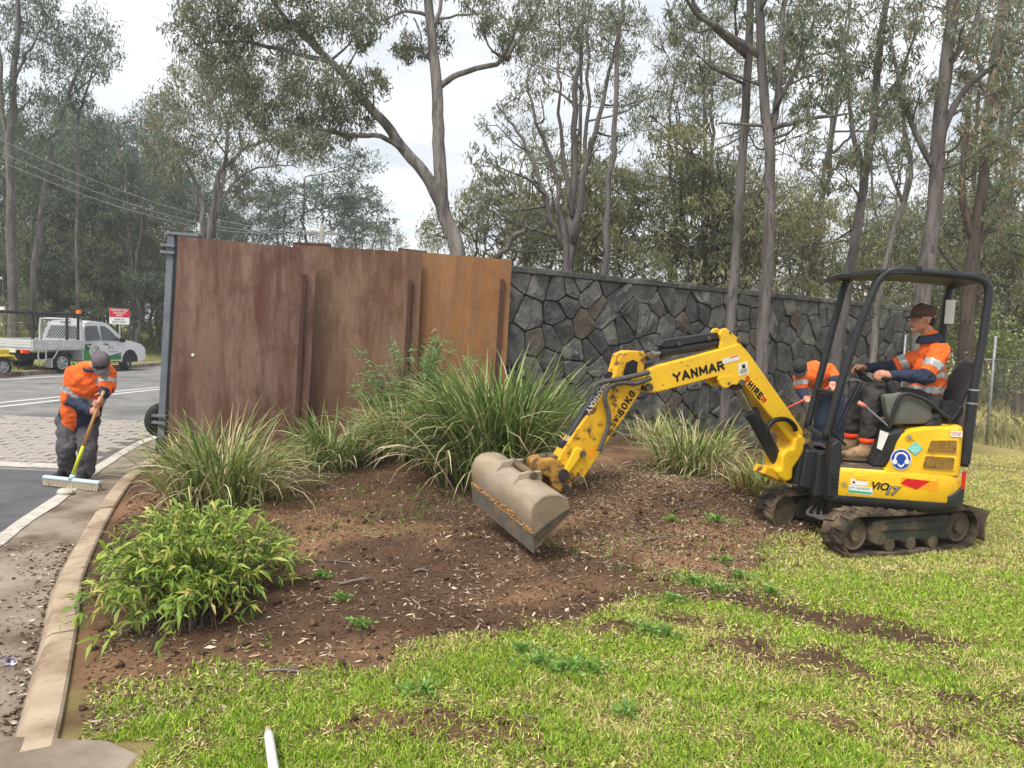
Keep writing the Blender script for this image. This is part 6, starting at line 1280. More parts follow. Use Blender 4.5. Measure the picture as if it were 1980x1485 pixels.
tussock(430, 965, 0.86, 0.18, 900, 'dry tipped tussock beside the kerb in front of the plum screen', 0.36, YELG + GREEN, w=0.010, spread=1.15)
tussock(1340, 915, 0.76, 0.18, 780, 'straw tipped tussock under the excavator boom', 0.5, YELG + GREEN, w=0.010, spread=1.2)
tussock(1470, 955, 0.50, 0.12, 360, 'browned tussock close to the far excavator track', 0.45, GREEN[:2] + YELG, w=0.009, dryp=BRN + STRAW[:1])
tussock(1540, 840, 0.75, 0.22, 420, 'dry straw tussock at the feet of the bending worker', 0.75, YELG, w=0.008)
tussock(1265, 855, 0.55, 0.14, 320, 'pale tussock against the wall behind the boom', 0.55, YELG, w=0.009)
# --- feathery wattle behind
def shrub_base(px, py):
    p = gnd(px, py, 0.1)
    for _ in range(6): p = gnd(px, py, float(gz(p[0], p[1])))
    return p
b = shrub_base(800, 868); t = thing('wattle_bush', b, 'feathery blue green wattle bush behind the tussocks', 'bush'); mb = MB(); Cs = []; Ds = []
for k in range(64):
    a = random.uniform(0, 6.28); R = random.uniform(0.2, 0.85); h = random.uniform(0.7, 1.6) * (1.15 - 0.4 * R); e = b + np.array([math.cos(a) * R * 1.15, math.sin(a) * R * 0.5, h]); m_ = b + (e - b) * 0.55 + np.array([0, 0, 0.12]); pts = catmull([b, m_, e], 5); mb.tube(pts, rlist(0.010, 0.002, len(pts)), 4)
    for q in range(26):
        tt = random.uniform(0.45, 1); p = pts[min(len(pts) - 1, int(tt * (len(pts) - 1)))]; d = nrm(np.array([random.gauss(0, 1), random.gauss(0, 1), random.gauss(0.1, 0.5)])); L = random.uniform(0.06, 0.14)
        for j in range(9): Cs.append(p + d * L * (j + 1) / 9); s_ = nrm(np.cross(d, [0, 0, 1])) * (1 if j % 2 else -1); Ds.append(nrm(s_ + d * 0.5))
mb.build('stems', 'bark_dark', t); Cs = np.array(Cs); Ds = np.array(Ds); n = len(Cs); link('foliage', leaves_mesh('foliage', Cs + Ds * 0.012, Ds, np.full(n, 0.036), np.full(n, 0.010), tints(n, [S(132, 164, 108), S(114, 146, 92), S(152, 180, 120)])), 'leaf', t)
# --- bright leafy shrub at the kerb
b = shrub_base(345, 1215); t = thing('leafy_shrub', b, 'bright green leafy shrub spilling over the kerb in the foreground', 'shrub'); mb = MB(); Cs = []; Ds = []; Ls = []
for k in range(270):
    a = random.uniform(0, 6.28); R = math.sqrt(random.random()); e = b + np.array([-0.10 + -0.03 + math.cos(a) * R * (0.60 + 0.10 * math.sin(3 * a)), 0.45 + math.sin(a) * R * 0.98, (0.06 + 0.50 * math.sqrt(max(0, 1 - R * R * 0.98))) * (random.uniform(0.15, 1.0) if k % 3 == 0 else random.uniform(0.8, 1.08))]); m_ = b + (e - b) * 0.5 + np.array([0, 0.2, 0.07]); st_ = b + np.array([random.gauss(0, .10), 0.3 + random.gauss(0, .25), 0]); pts = catmull([st_, m_, e], 5); mb.tube(pts, rlist(0.004, 0.0015, len(pts)), 4)
    for q in range(22):
        tt = random.uniform(0.12, 1.0) ** 0.7; i = min(len(pts) - 2, int(tt * (len(pts) - 1))); p = pts[i] + (pts[i + 1] - pts[i]) * random.random(); gr = nrm(pts[i + 1] - pts[i]); d = nrm(gr * 0.7 + np.array([random.gauss(0, 0.7), random.gauss(0, 0.7), random.gauss(-0.15, 0.45)])); L = random.uniform(0.05, 0.115); Cs.append(p + d * L * 0.5); Ds.append(d); Ls.append(L)
mb.build('stems', 'bark_dark', t); Cs = np.array(Cs); Ds = np.array(Ds); Ls = np.array(Ls); n = len(Cs)
link('foliage', strap_leaves('foliage', Cs, Ds, Ls, Ls * RNG.uniform(0.15, 0.24, n), tints(n, [S(132, 158, 56), S(152, 176, 70), S(112, 138, 48), S(176, 190, 90), S(92, 116, 42), S(120, 150, 60), S(140, 164, 60), S(104, 132, 50), S(160, 180, 76), S(190, 176, 96)], 0.2)), 'leaf', t)
# --- twiggy dead shrub by the bending worker
b = shrub_base(1600, 850); t = thing('bare_twiggy_shrub', b, 'bare grey twiggy shrub in front of the bending worker', 'shrub'); mb = MB()
def twiggy(p, d, L, r, dep):
    e = p + d * L; m_ = (p + e) / 2 + np.array([random.gauss(0, 1), random.gauss(0, 1), random.gauss(0, 1)]) * L * 0.08; mb.tube([p, m_, e], [r, r * 0.8, r * 0.55], 4)
    if dep > 0:
        for _ in range(3): twiggy(p + (e - p) * random.uniform(0.4, 1), nrm(d + np.array([random.gauss(0, .6), random.gauss(0, .5), random.gauss(0.1, .4)])), L * random.uniform(0.55, 0.8), r * 0.6, dep - 1)
for k in range(9): twiggy(b + np.array([random.gauss(0, .2), random.gauss(0, .15), 0]), nrm(np.array([random.gauss(-0.3, .5), random.gauss(0, .4), 0.9])), random.uniform(0.4, 0.65), 0.011, 4)
mat('dead_twig', S(134, 124, 114), S(110, 102, 94), rough=0.9, scale=8); mb.build('twigs', 'dead_twig', t)
# --- creeper and dry scrub along the wire fence
b = np.array([10.2, 14.8, 0.0]); t = thing('fence_creeper', b, 'leafy creeper tangled over the wire fence at the right', 'creeper'); mb = MB(); Cs = []
for k in range(60):
    p = np.array([8.75 + 0.16 * random.uniform(-1, 14), 14.0 + random.uniform(0.2, 1.2), random.uniform(1.2, 2.25)]); e = p + np.array([random.gauss(0, .5), random.gauss(0, .2), random.gauss(-.1, .3)]); mb.tube([p, (p + e) / 2 + np.array([0, 0, 0.1]), e], 0.006, 4)
    for q in range(34): Cs.append(p + (e - p) * random.random() + RNG.normal(size=3) * 0.09)
mb.build('stems', 'dead_twig', t); Cs = np.array(Cs); n = len(Cs); D = RNG.normal(size=(n, 3)); D /= np.linalg.norm(D, axis=1)[:, None]; link('foliage', leaves_mesh('foliage', Cs, D, RNG.uniform(.06, .12, n), RNG.uniform(.03, .06, n), tints(n, [S(128, 146, 88), S(108, 128, 72), S(150, 160, 104)])), 'leaf', t)

# ================================================================== lawn, weeds, litter (uncountable)
def grass_blades(X, Y, H, W, tint, lean=0.5, z=None):
    n = len(X); a = RNG.uniform(0, 6.28, n); Z = gz(X, Y) if z is None else z; l = RNG.uniform(0.1, 1.0, n) * lean * H; d = RNG.uniform(0, 6.28, n)
    B = np.stack([X, Y, Z - 0.004], 1); s = np.stack([np.cos(a), np.sin(a), np.zeros(n)], 1) * (W / 2)[:, None]; off = np.stack([np.cos(d), np.sin(d), np.zeros(n)], 1)
    M_ = B + off * (l * 0.35)[:, None]; M_[:, 2] += H * 0.6; T = B + off * l[:, None]; T[:, 2] += H * RNG.uniform(0.75, 1.0, n)
    V = np.stack([B - s, B + s, M_ + s * 0.7, T, M_ - s * 0.7], 1).reshape(-1, 3); return V, np.arange(5 * n).reshape(n, 5), np.repeat(tint, 5, axis=0)
NB = 340000
# sample denser near the camera
yy = 2.2 + (RNG.random(NB * 2) ** 1.75) * 10.5; xx = RNG.uniform(-1, 1, NB * 2) * (yy * 0.80 + 0.4) + 0.9
ln_ = lawnness(xx, yy); pt = fbm(xx, yy, 1.3, 4); p2 = fbm(xx + 31, yy + 17, 5.0, 3); rut = np.clip(1.2 * ruts(xx, yy), 0, 1)
dens = np.clip(ln_ * 2.2 + 0.35, 0, 1) * np.clip((p2 - 0.30) * 4.5, 0.14, 1) * (1 - 0.92 * rut)
ok = (RNG.random(NB * 2) < dens) & (xx > kerb_x(yy) + 0.15) & ~((yy < 2.98) & (xx < -1.38)) & (xx < 8.6); xx, yy, pt, p2 = xx[ok][:NB], yy[ok][:NB], pt[ok][:NB], p2[ok][:NB]; n = len(xx)
far = np.clip((yy - 2.5) / 6, 0, 1); Hh = RNG.uniform(0.02, 0.052, n) * (1 - 0.25 * far); Ww = RNG.uniform(0.0035, 0.006, n) * (1 + 1.3 * far)
GA = np.array([S(136, 172, 50), S(156, 188, 62), S(116, 150, 46), S(178, 196, 80), S(146, 164, 66)]); GB = np.array([S(206, 196, 132), S(216, 202, 150), S(188, 174, 116), S(184, 186, 104)])
dry = np.clip((pt - 0.44) * 4 + (xx - 0.8) * 0.13 + (yy - 4.8) * 0.15 - 0.08, 0.05, 0.78); pick = RNG.random(n) < dry
tint = np.where(pick[:, None], GB[RNG.integers(0, 4, n)], GA[RNG.integers(0, 5, n)]) * RNG.uniform(0.95, 1.45, (n, 1))
V, F, T = grass_blades(xx, yy, Hh, Ww, tint, 0.9); o = link('lawn_grass', npmesh('lawn_grass', V, F, T), 'blade'); tag(o, 'short green and straw coloured lawn grass in the foreground', 'grass', kind='stuff')
# matted dead grass lying between the blades
n0 = 330000; Y_ = 2.2 + RNG.random(n0) ** 1.6 * 8.0; X_ = RNG.uniform(-1, 1, n0) * (Y_ * 0.8 + 0.4) + 0.9; kk = (lawnness(X_, Y_) + RNG.normal(size=n0) * 0.12 > 0.0) & (X_ > kerb_x(Y_) + 0.1) & ~((Y_ < 2.98) & (X_ < -1.38)) & (RNG.random(n0) > 0.95 * ruts(X_, Y_)) & (X_ < 8.5); X_, Y_ = X_[kk], Y_[kk]; n = len(X_)
a = RNG.uniform(0, 6.28, n); el = RNG.uniform(-.05, .6, n); D = np.stack([np.cos(a) * np.cos(el), np.sin(a) * np.cos(el), np.sin(el)], 1); L = RNG.uniform(.014, .045, n); C = np.stack([X_, Y_, gz(X_, Y_) + 0.004 + np.abs(np.sin(el)) * L * .5], 1)
o = link('lawn_thatch', leaves_mesh('lawn_thatch', C, D, L, RNG.uniform(.003, .006, n) * (1 + .12 * Y_), tints(n, [S(212, 196, 138), S(190, 174, 118), S(156, 140, 96), S(142, 164, 62), S(160, 182, 78), S(124, 148, 56), S(126, 110, 78)], .25)), 'litter'); tag(o, 'matted straw coloured dead grass between the lawn blades', 'grass', kind='stuff')
# sparse seedlings on the soil
n = 5200; xs_ = RNG.uniform(-3.0, 2.6, n); ys_ = RNG.uniform(3.2, 8.2, n); cl_ = fbm(xs_, ys_, 1.7, 3); ok = (cl_ > 0.56) & (lawnness(xs_, ys_) < 0.1) & (xs_ > kerb_x(ys_) + 0.25); xs_, ys_ = xs_[ok], ys_[ok]; n = len(xs_)
V, F, T = grass_blades(xs_, ys_, RNG.uniform(.03, .10, n), RNG.uniform(.004, .008, n), tints(n, [S(118, 152, 64), S(140, 168, 76), S(96, 128, 52)]), 1.2); o = link('soil_seedlings', npmesh('soil_seedlings', V, F, T), 'blade'); tag(o, 'sparse green grass seedlings scattered over the bare soil', 'grass', kind='stuff')
# long dry grass beyond the fence and on the far verge
n = 80000; X_ = RNG.uniform(0, 1, n) ** 1.2 * 34 + 8.2; Y_ = RNG.uniform(10, 44, n); ok = X_ < Y_ * 0.92 ; X_, Y_ = X_[ok], Y_[ok]; ok = X_ > np.interp(Y_, [10, 14, 16.5, 17, 40], [9.6, 8.9, 8.5, 6.0, 6.0]); X_, Y_ = X_[ok], Y_[ok]; n = len(X_)
nearf = np.exp(-(X_ - 8.8) / 1.5); pal_ = np.array([S(196, 184, 122), S(178, 168, 106), S(150, 150, 84), S(130, 134, 78)]); V, F, T = grass_blades(X_, Y_, RNG.uniform(.12, .5, n), RNG.uniform(.006, .016, n) * (1 + Y_ / 25), pal_[RNG.integers(0, 4, n)] * RNG.uniform(.8, 1.15, (n, 1)), 0.8, np.zeros(n)); o = link('long_grass', npmesh('long_grass', V, F, T), 'blade'); tag(o, 'long dry yellow grass in the paddock beyond the wire fence', 'grass', kind='stuff')
n = 26000; Y_ = RNG.uniform(18, 60, n); X_ = -15.9 - RNG.random(n) ** 1.4 * 22; Z_ = roadz(Y_) + 0.10 + 0.5 * (1 - np.exp((X_ + 15.5) / 12)); tall = np.clip((-X_ - 18.0) / 1.0, 0, 1)
V, F, T = grass_blades(X_, Y_, RNG.uniform(.06, .14, n) + tall * RNG.uniform(.2, .75, n), RNG.uniform(.02, .05, n), np.where((tall > .5)[:, None], pal_[RNG.integers(0, 4, n)], np.array([S(150, 152, 84), S(170, 166, 100)])[RNG.integers(0, 2, n)]) * RNG.uniform(.75, 1.1, (n, 1)), 0.7, Z_); o = link('verge_grass', npmesh('verge_grass', V, F, T), 'blade'); tag(o, 'dry grass growing along the far side of the road', 'grass', kind='stuff')
# mulch: chips, bark, dead leaves
def chips(n, X, Y, Lr, Wr, pal, name, label, flat=0.25):
    Z = gz(X, Y) + RNG.uniform(0.0, 0.012, n); a = RNG.uniform(0, 6.28, n); D = np.stack([np.cos(a), np.sin(a), RNG.normal(size=n) * flat], 1); D /= np.linalg.norm(D, axis=1)[:, None]; S_ = np.stack([-np.sin(a), np.cos(a), RNG.normal(size=n) * flat], 1); N_ = np.cross(D, S_); N_ /= np.linalg.norm(N_, axis=1)[:, None]
    L = RNG.uniform(*Lr, n)[:, None]; W = RNG.uniform(*Wr, n)[:, None]; C = np.stack([X, Y, Z], 1); th = W * 0.25
    V = np.stack([C - D * L, C + S_ * W - D * L * .3 + N_ * th, C + D * L, C - S_ * W + D * L * .2 + N_ * th], 1).reshape(-1, 3); F = np.arange(4 * n).reshape(n, 4)
    o = link(name, npmesh(name, V, F, np.repeat(tints(n, pal, 0.3), 4, axis=0)), 'litter'); tag(o, label, 'mulch', kind='stuff')
n0 = 90000; X_ = RNG.uniform(-3.6, 3.2, n0); Y_ = 3.0 + RNG.random(n0) ** 1.3 * 6.5; m_ = fbm(X_, Y_, 1.1, 4); heapw = np.exp(-((X_ - 1.4) / 1.1) ** 2 - ((Y_ - 7.0) / 1.1) ** 2); keepc = (RNG.random(n0) < 0.14 + 1.6 * heapw + np.clip((m_ - 0.55) * 3, 0, 0.5)) & (lawnness(X_, Y_) < 0.35) & (X_ > kerb_x(Y_) + 0.12); X_, Y_ = X_[keepc], Y_[keepc]
chips(len(X_), X_, Y_, (.006, .034), (.003, .007), [S(128, 108, 90), S(104, 84, 68), S(160, 142, 122), S(82, 64, 54), S(190, 174, 154), S(94, 74, 60), S(146, 124, 104)], 'wood_mulch', 'brown wood chip mulch and leaf litter over the garden bed')
n0 = 44000; X_ = RNG.uniform(-3.6, 3.8, n0); Y_ = 2.6 + RNG.random(n0) * 5.9; keepc = ((lawnness(X_, Y_) < 0.3) | (ruts(X_, Y_) > 0.35)) & (X_ > kerb_x(Y_) + 0.08); X_, Y_ = X_[keepc], Y_[keepc]; n = len(X_)
r_ = RNG.uniform(.003, .010, n) * (1 + (RNG.random(n) < .03) * 2.2); C = np.stack([X_, Y_, gz(X_, Y_) + r_ * 0.2], 1); off = RNG.normal(size=(n, 5, 3)) * 0.25; base_ = np.array([[1, 0, 0], [-.5, .87, 0], [-.5, -.87, 0], [0, 0, .9], [0, 0, -.5]]); V = (C[:, None, :] + (base_[None] + off) * r_[:, None, None]).reshape(-1, 3); q = np.arange(n)[:, None] * 5
F = np.concatenate([q + np.array(f) for f in ((0, 1, 3), (1, 2, 3), (2, 0, 3), (1, 0, 4), (2, 1, 4), (0, 2, 4))]); o = link('soil_clods', npmesh('soil_clods', V, F, np.repeat(tints(n, [S(92, 71, 56), S(76, 58, 46), S(112, 87, 68), S(84, 64, 50)], 0.3), 5, axis=0)), 'litter'); tag(o, 'loose brown soil clods over the garden bed', 'soil', kind='stuff')
n0 = 9000; X_ = RNG.uniform(-3.4, 3.4, n0); Y_ = RNG.uniform(2.7, 8.5, n0); bnd = np.exp(-((Y_ - edge_y(X_)) / 0.45) ** 2); kk = (RNG.random(n0) < 0.03 + 0.16 * bnd + 0.10 * np.exp(-((X_ - 1.4) / 1.0) ** 2 - ((Y_ - 7.0) / 0.9) ** 2)) & (X_ > kerb_x(Y_) + 0.15); X_, Y_ = X_[kk], Y_[kk]
chips(len(X_), X_, Y_, (.016, .040), (.006, .013), [S(176, 152, 122), S(150, 120, 92), S(200, 184, 160), S(128, 98, 74), S(186, 158, 120)], 'dead_leaves', 'pale dead gum leaves scattered along the edge of the soil', 0.45)
n0 = 5200; X_ = RNG.uniform(-3.2, 3.2, n0); Y_ = RNG.uniform(3.2, 8.6, n0); kk = (RNG.random(n0) < 0.25 + np.exp(-((X_ - 1.4) / 1.1) ** 2 - ((Y_ - 7.0) / 1.0) ** 2)) & (lawnness(X_, Y_) < 0.3) & (X_ > kerb_x(Y_) + 0.2); X_, Y_ = X_[kk], Y_[kk]
chips(len(X_), X_, Y_, (.022, .085), (.0012, .0030), [S(150, 128, 104), S(120, 98, 78), S(182, 162, 132), S(98, 78, 62)], 'root_straws', 'thin dry roots and straw lying loose over the soil', 0.35)
# leaf litter in the gutter
n0 = 1300; Y_ = RNG.uniform(2.6, 5.9, n0); X_ = kerb_x(Y_) - 0.22 - RNG.random(n0) ** 3.0 * 0.7; Z_ = np.full(n0, -0.112); a = RNG.uniform(0, 6.28, n0); L = RNG.uniform(.006, .024, n0); D = np.stack([np.cos(a), np.sin(a), RNG.normal(size=n0) * .2], 1); C = np.stack([X_, Y_, Z_ + RNG.uniform(0, .01, n0)], 1)
o = link('gutter_litter', leaves_mesh('gutter_litter', C, D / np.linalg.norm(D, axis=1)[:, None], L * 2, L * .7, tints(n0, [S(92, 74, 60), S(70, 56, 46), S(150, 134, 116), S(60, 48, 40), S(190, 180, 164)], .25)), 'litter'); tag(o, 'dead leaves and dirt lying in the gutter', 'litter', kind='stuff')
# broad leaved weeds in the lawn edge
WB_ = [(1340, 1130, .16), (1390, 1145, .18), (1430, 1120, .14), (1300, 1165, .12), (1040, 1290, .16), (1090, 1300, .18), (1140, 1300, .15), (1010, 1265, .10), (1250, 1225, .15), (1290, 1235, .12), (1490, 1150, .12), (1210, 1390, .10), (700, 1215, .10), (660, 1165, .08), (620, 1120, .09), (1385, 1010, .16), (1300, 1010, .10), (820, 1345, .14), (1400, 1090, .10)]
WC, WD, WLn = [], [], []
for k, (px, py, R) in enumerate(WB_):
    b = shrub_base(px, py); n = int(170 * R / .15); a = RNG.uniform(0, 6.28, n); r = R * RNG.random(n) ** 0.8 * (0.7 + 0.5 * np.sin(a * 3 + k)); e = RNG.uniform(.1, .9, n); WD.append(np.stack([np.cos(a) * np.cos(e), np.sin(a) * np.cos(e), np.sin(e)], 1)); WC.append(np.stack([b[0] + np.cos(a) * r, b[1] + np.sin(a) * r, b[2] + .02 + RNG.uniform(0, .04, n)], 1)); WLn.append(RNG.uniform(.016, .042, n))
WC, WD, WLn = np.concatenate(WC), np.concatenate(WD), np.concatenate(WLn); n = len(WC)
o = link('broadleaf_weeds', leaves_mesh('broadleaf_weeds', WC, WD, WLn, WLn * RNG.uniform(.35, .6, n), tints(n, [S(124, 162, 76), S(104, 142, 64), S(146, 178, 94)], .2)), 'leaf'); tag(o, 'low green broadleaf weeds along the ragged edge of the lawn', 'weeds', kind='stuff')
# sticks on the soil
STK = [(655, 1132, 720, 1120, .009, 'pale stick with a split end lying on the soil left of centre'), (600, 1085, 700, 1092, .005, 'thin straight twig on the soil beside the leafy shrub'), (510, 1300, 600, 1304, .008, 'pale stick lying along the lawn edge below the leafy shrub'), (1180, 930, 1235, 960, .007, 'brown twig on the mulch heap under the stick of the excavator'), (1225, 1050, 1300, 1038, .006, 'thin twig lying across the mulch right of the bucket'), (800, 1107, 830, 1107, .009, 'short pale wood splinter on the bare soil'), (1440, 1080, 1395, 1098, .006, 'bent twig near the lawn in front of the far track'), (1010, 1385, 1060, 1395, .004, 'dry stem lying in the foreground lawn')]
for x0, y0_, x1, y1_, r, lab in STK:
    A = shrub_base(x0, y0_) + ZUP * r; B = shrub_base(x1, y1_) + ZUP * r; M_ = (A + B) / 2 + np.array([random.gauss(0, .01), random.gauss(0, .01), .01]); mb = MB(); mb.tube(catmull([A, M_, B], 3), rlist(r, r * .6, 7), 6); mb.tube([M_, M_ + (B - A) * .2 + np.array([0.02, 0.03, .015])], [r * .6, r * .3], 5); o = mb.build('fallen_stick', 'dead_twig', smooth=True); tag(o, lab, 'stick', 'sticks on the ground')
# ================================================================== ute across the road
mat('glass_dark', S(52, 60, 64), S(66, 74, 78), rough=0.08, scale=1.5, spec=0.6); mat('alloy', S(186, 188, 190), S(160, 162, 166), rough=0.35, metal=0.6, scale=8)
mat('tray_alloy', S(206, 208, 206), S(190, 192, 190), rough=0.5, metal=0.15, scale=3); mat('decal_green', S(62, 140, 52), S(54, 126, 50), rough=0.4, scale=2); mat('decal_dark_green', S(28, 84, 62), rough=0.4)
mat('amber', S(240, 120, 30), rough=0.3); mat('tail_red', S(190, 30, 36), rough=0.3); mat('ladder_black', S(40, 40, 44), S(54, 54, 58), rough=0.6, scale=10); mat('plate_cream', S(220, 216, 196), rough=0.5)
TO = groad(122, 722); th_ = R_(76); TA = np.array([math.cos(th_), math.sin(th_), 0.0]); TB = np.array([math.sin(th_), -math.cos(th_), 0.0]); TO = TO - TB * 0.0
def tw(a, v, z): return TO + TA * a - TB * v + ZUP * z          # v: 0 near side .. 1.8 far side
UTE = thing('parked_ute', TO + TA * 1.5 - TB * 0.9, 'white dual cab tray back ute parked across the road behind the sweeping man', 'ute')
def arch(c, r, n=7): return [(c + r * math.cos(t), 0.36 + r * math.sin(t)) for t in np.linspace(-0.15, math.pi + 0.15, n)]
prof_ = [(0.86, 0.42), (0.86, 1.08), (0.92, 1.45), (1.02, 1.68), (1.2, 1.76), (1.85, 1.76), (2.10, 1.68), (2.40, 1.42), (2.72, 1.13), (3.20, 1.07), (3.66, 0.95), (3.84, 0.80), (3.88, 0.50), (3.80, 0.36)] + arch(3.05, 0.42)[0:] + [(2.55, 0.36), (0.95, 0.36)]
def tumble(z): return max(0, z - 1.05) * 0.22
rings = []
for v, ins in ((0.0, 0.05), (0.04, 0.0), (0.3, 0.0), (0.9, -0.02), (1.5, 0.0), (1.76, 0.0), (1.80, 0.05)):
    side_ = 1 if v < 0.9 else -1; k = 1 - abs(v - 0.9) / 0.9
    rings.append([tw(a + (0.10 * k if a > 3.6 else 0) - (ins if a > 3 else -ins) * (z > 0.4) * 0.4, v + side_ * tumble(z) * (1 - k), z + 0.03 * k * (z > 1.0)) for a, z in prof_])
mb = MB(); mb.loft(rings); mb.build('cab_body', 'white_paint', UTE, auto=True)
def sidep(name, pts, m, off=0.006, parent=UTE):
    P = [tw(a, tumble(z) * 1.0 - off, z) for a, z in pts]; mb = MB(); mb.loft([P, [p - TB * 0.01 for p in P]]); return mb.build(name, m, parent)
sidep('rear_door_window', [(1.0, 1.12), (1.03, 1.50), (1.10, 1.60), (1.58, 1.62), (1.64, 1.12), (1.1, 1.10)], 'glass_dark'); sidep('front_door_window', [(1.74, 1.10), (1.70, 1.62), (1.92, 1.61), (2.14, 1.48), (2.50, 1.16), (2.46, 1.10)], 'glass_dark')
for a in (0.98, 1.78): sidep('door_handle', [(a, 0.99), (a + 0.2, 0.99), (a + 0.2, 0.95), (a, 0.95)], 'ink', 0.02)
sidep('green_wrap', [(0.88, 0.40), (0.88, 0.86), (1.05, 0.74), (1.20, 0.55), (1.25, 0.40)], 'decal_green'); sidep('dark_wrap', [(0.88, 0.90), (0.88, 1.0), (1.0, 0.93), (1.15, 0.80), (1.05, 0.75)], 'decal_dark_green', 0.008); sidep('green_wrap', [(1.9, 0.40), (2.0, 0.52), (2.6, 0.58), (2.6, 0.40)], 'decal_green'); sidep('dark_wrap', [(2.0, 0.54), (2.6, 0.66), (2.6, 0.60), (2.0, 0.50)], 'decal_dark_green', 0.008)
P = [tw(1.36 + 0.26 * math.cos(t), -0.007, 0.74 + 0.24 * math.sin(t)) for t in np.linspace(0, 6.28, 25)[:-1]]; mb = MB(); mb.loft([P, [p - TB * 0.004 for p in P]]); emb = mb.build('door_emblem', 'sticker_white', UTE)
for pts in ([(1.2, .62), (1.22, .80), (1.32, .90), (1.44, .88), (1.46, .78), (1.36, .70), (1.3, .62)], [(1.36, .86), (1.40, .76), (1.50, .84), (1.54, .74)], [(1.28, .70), (1.40, .64), (1.52, .66)], [(1.46, .90), (1.5, .82), (1.56, .82)]):
    mb = MB(); mb.tube(catmull([tw(a, -0.013, z) for a, z in pts], 3), 0.006, 5); mb.build('emblem_line', 'ink', emb)
for pts in ([(1.95, .80), (2.05, .92), (2.08, .80)], [(2.12, .92), (2.22, .90), (2.16, .80), (2.26, .78)], [(2.0, .70), (2.4, .70)]):
    mb = MB(); mb.tube([tw(a, -0.008, z) for a, z in pts], 0.006, 5); mb.build('door_script', 'dark_steel', UTE)
mb = MB(); mb.box(tw(2.52, -0.12, 1.13), (0.14, 0.20, 0.17), M=np.column_stack([TA, TB, ZUP]), bev=0.04); mb.build('wing_mirror', 'ink', UTE, smooth=True)
P = [tw(2.16, 0.28, 1.68), tw(2.73, 0.12, 1.15), tw(2.73, 1.68, 1.15), tw(2.16, 1.52, 1.68)]; nn_ = nrm(np.cross(P[1] - P[0], P[3] - P[0])); nn_ = nn_ if nn_[2] > 0 else -nn_; mb = MB(); mb.loft([[p + nn_ * .035 for p in P], [p + nn_ * .04 for p in P]]); mb.build('windscreen', 'glass_dark', UTE)
P = [tw(0.855, 0.25, 1.15), tw(0.855, 1.55, 1.15), tw(0.96, 1.45, 1.58), tw(0.96, 0.35, 1.58)]; mb = MB(); mb.loft([P, [p - TA * .03 for p in P]]); mb.build('rear_window', 'glass_dark', UTE)
mb = MB(); mb.box(tw(0.99, 0.9, 1.72), (0.04, 0.4, 0.035), M=np.column_stack([TA, TB, ZUP])); mb.build('high_brake_light', 'tail_red', UTE)
P = [tw(3.72, 0.02, 0.86), tw(3.86, 0.12, 0.80), tw(3.88, 0.12, 0.68), tw(3.74, 0.02, 0.72)]; mb = MB(); mb.loft([P, [p + TB * .012 for p in P]]); mb.build('headlight', 'sticker_white', UTE)
mb = MB(); mb.prism(arch(3.05, 0.40, 12), TO, TA, ZUP, -TB, 0.02, 0.40); mb.build('wheel_arch', 'ink', UTE)
def wheel(parent, c, axis, r=0.36, w=0.24, rim=0.22, name='wheel'):
    axis = nrm(axis); e1 = nrm(np.cross(ZUP, axis)); ring = lambda a, rr: [c + axis * a + rr * (e1 * math.cos(q) + ZUP * math.sin(q)) for q in np.linspace(0, 2 * math.pi, 25)[:-1]]
    mb = MB(); mb.loft([ring(0.0, rim), ring(0.01, rim + .02), ring(0.0, r * .92), ring(-.03, r), ring(-w + .03, r), ring(-w, r * .92), ring(-w, rim)], cap=False); t_ = mb.build(name, 'black_rubber', parent, auto=True)
    mb = MB(); mb.loft([ring(-.02, rim + .005), ring(0.0, rim), ring(-.05, rim * .82), ring(-.02, rim * .5), ring(-.005, rim * .3), ring(.0, rim * .12)]); rm = mb.build('rim', 'alloy', t_, auto=True)
    for k in range(6):
        q = k * math.pi / 3 + .3; cc = c - axis * .012 + (e1 * math.cos(q) + ZUP * math.sin(q)) * rim * .66; mb = MB(); mb.tube([cc - axis * .02, cc + axis * .004], rim * .12, 8); mb.build('rim_slot', 'ink', t_)
    return t_
wheel(UTE, tw(0, 0.02, 0.36), TB); wheel(UTE, tw(0, 1.78, 0.36), -TB)
wheel(UTE, tw(3.05, 0.06, 0.36), nrm(TB + TA * 0.45)); wheel(UTE, tw(3.05, 1.70, 0.36), nrm(-TB - TA * 0.45))
mb = MB(); mb.box(tw(0.3, 0.9, 0.55), (3.0, 0.8, 0.18), M=np.column_stack([TA, TB, ZUP])); mb.build('chassis', 'ink', UTE)
mb = MB(); mb.box(tw(-0.2, 0.9, 0.82), (2.05, 1.84, 0.07), M=np.column_stack([TA, TB, ZUP])); mb.build('tray_deck', 'tray_alloy', UTE)
for v in (-0.04, 1.84):
    for k in range(3): mb = MB(); mb.box(tw(-0.2, v, 0.905 + k * 0.088), (2.05, 0.03, 0.080), M=np.column_stack([TA, TB, ZUP]), bev=0.008); mb.build('side_board', 'tray_alloy', UTE)
for k in range(3): mb = MB(); mb.box(tw(-1.235, 0.9, 0.905 + k * 0.088), (0.03, 1.86, 0.080), M=np.column_stack([TA, TB, ZUP]), bev=0.008); mb.build('tail_board', 'tray_alloy', UTE)
for a in (-1.22, -0.2, 0.80): mb = MB(); mb.box(tw(a, -0.065, 0.98), (0.06, 0.03, 0.36), M=np.column_stack([TA, TB, ZUP])); mb.build('board_post', 'tray_alloy', UTE)
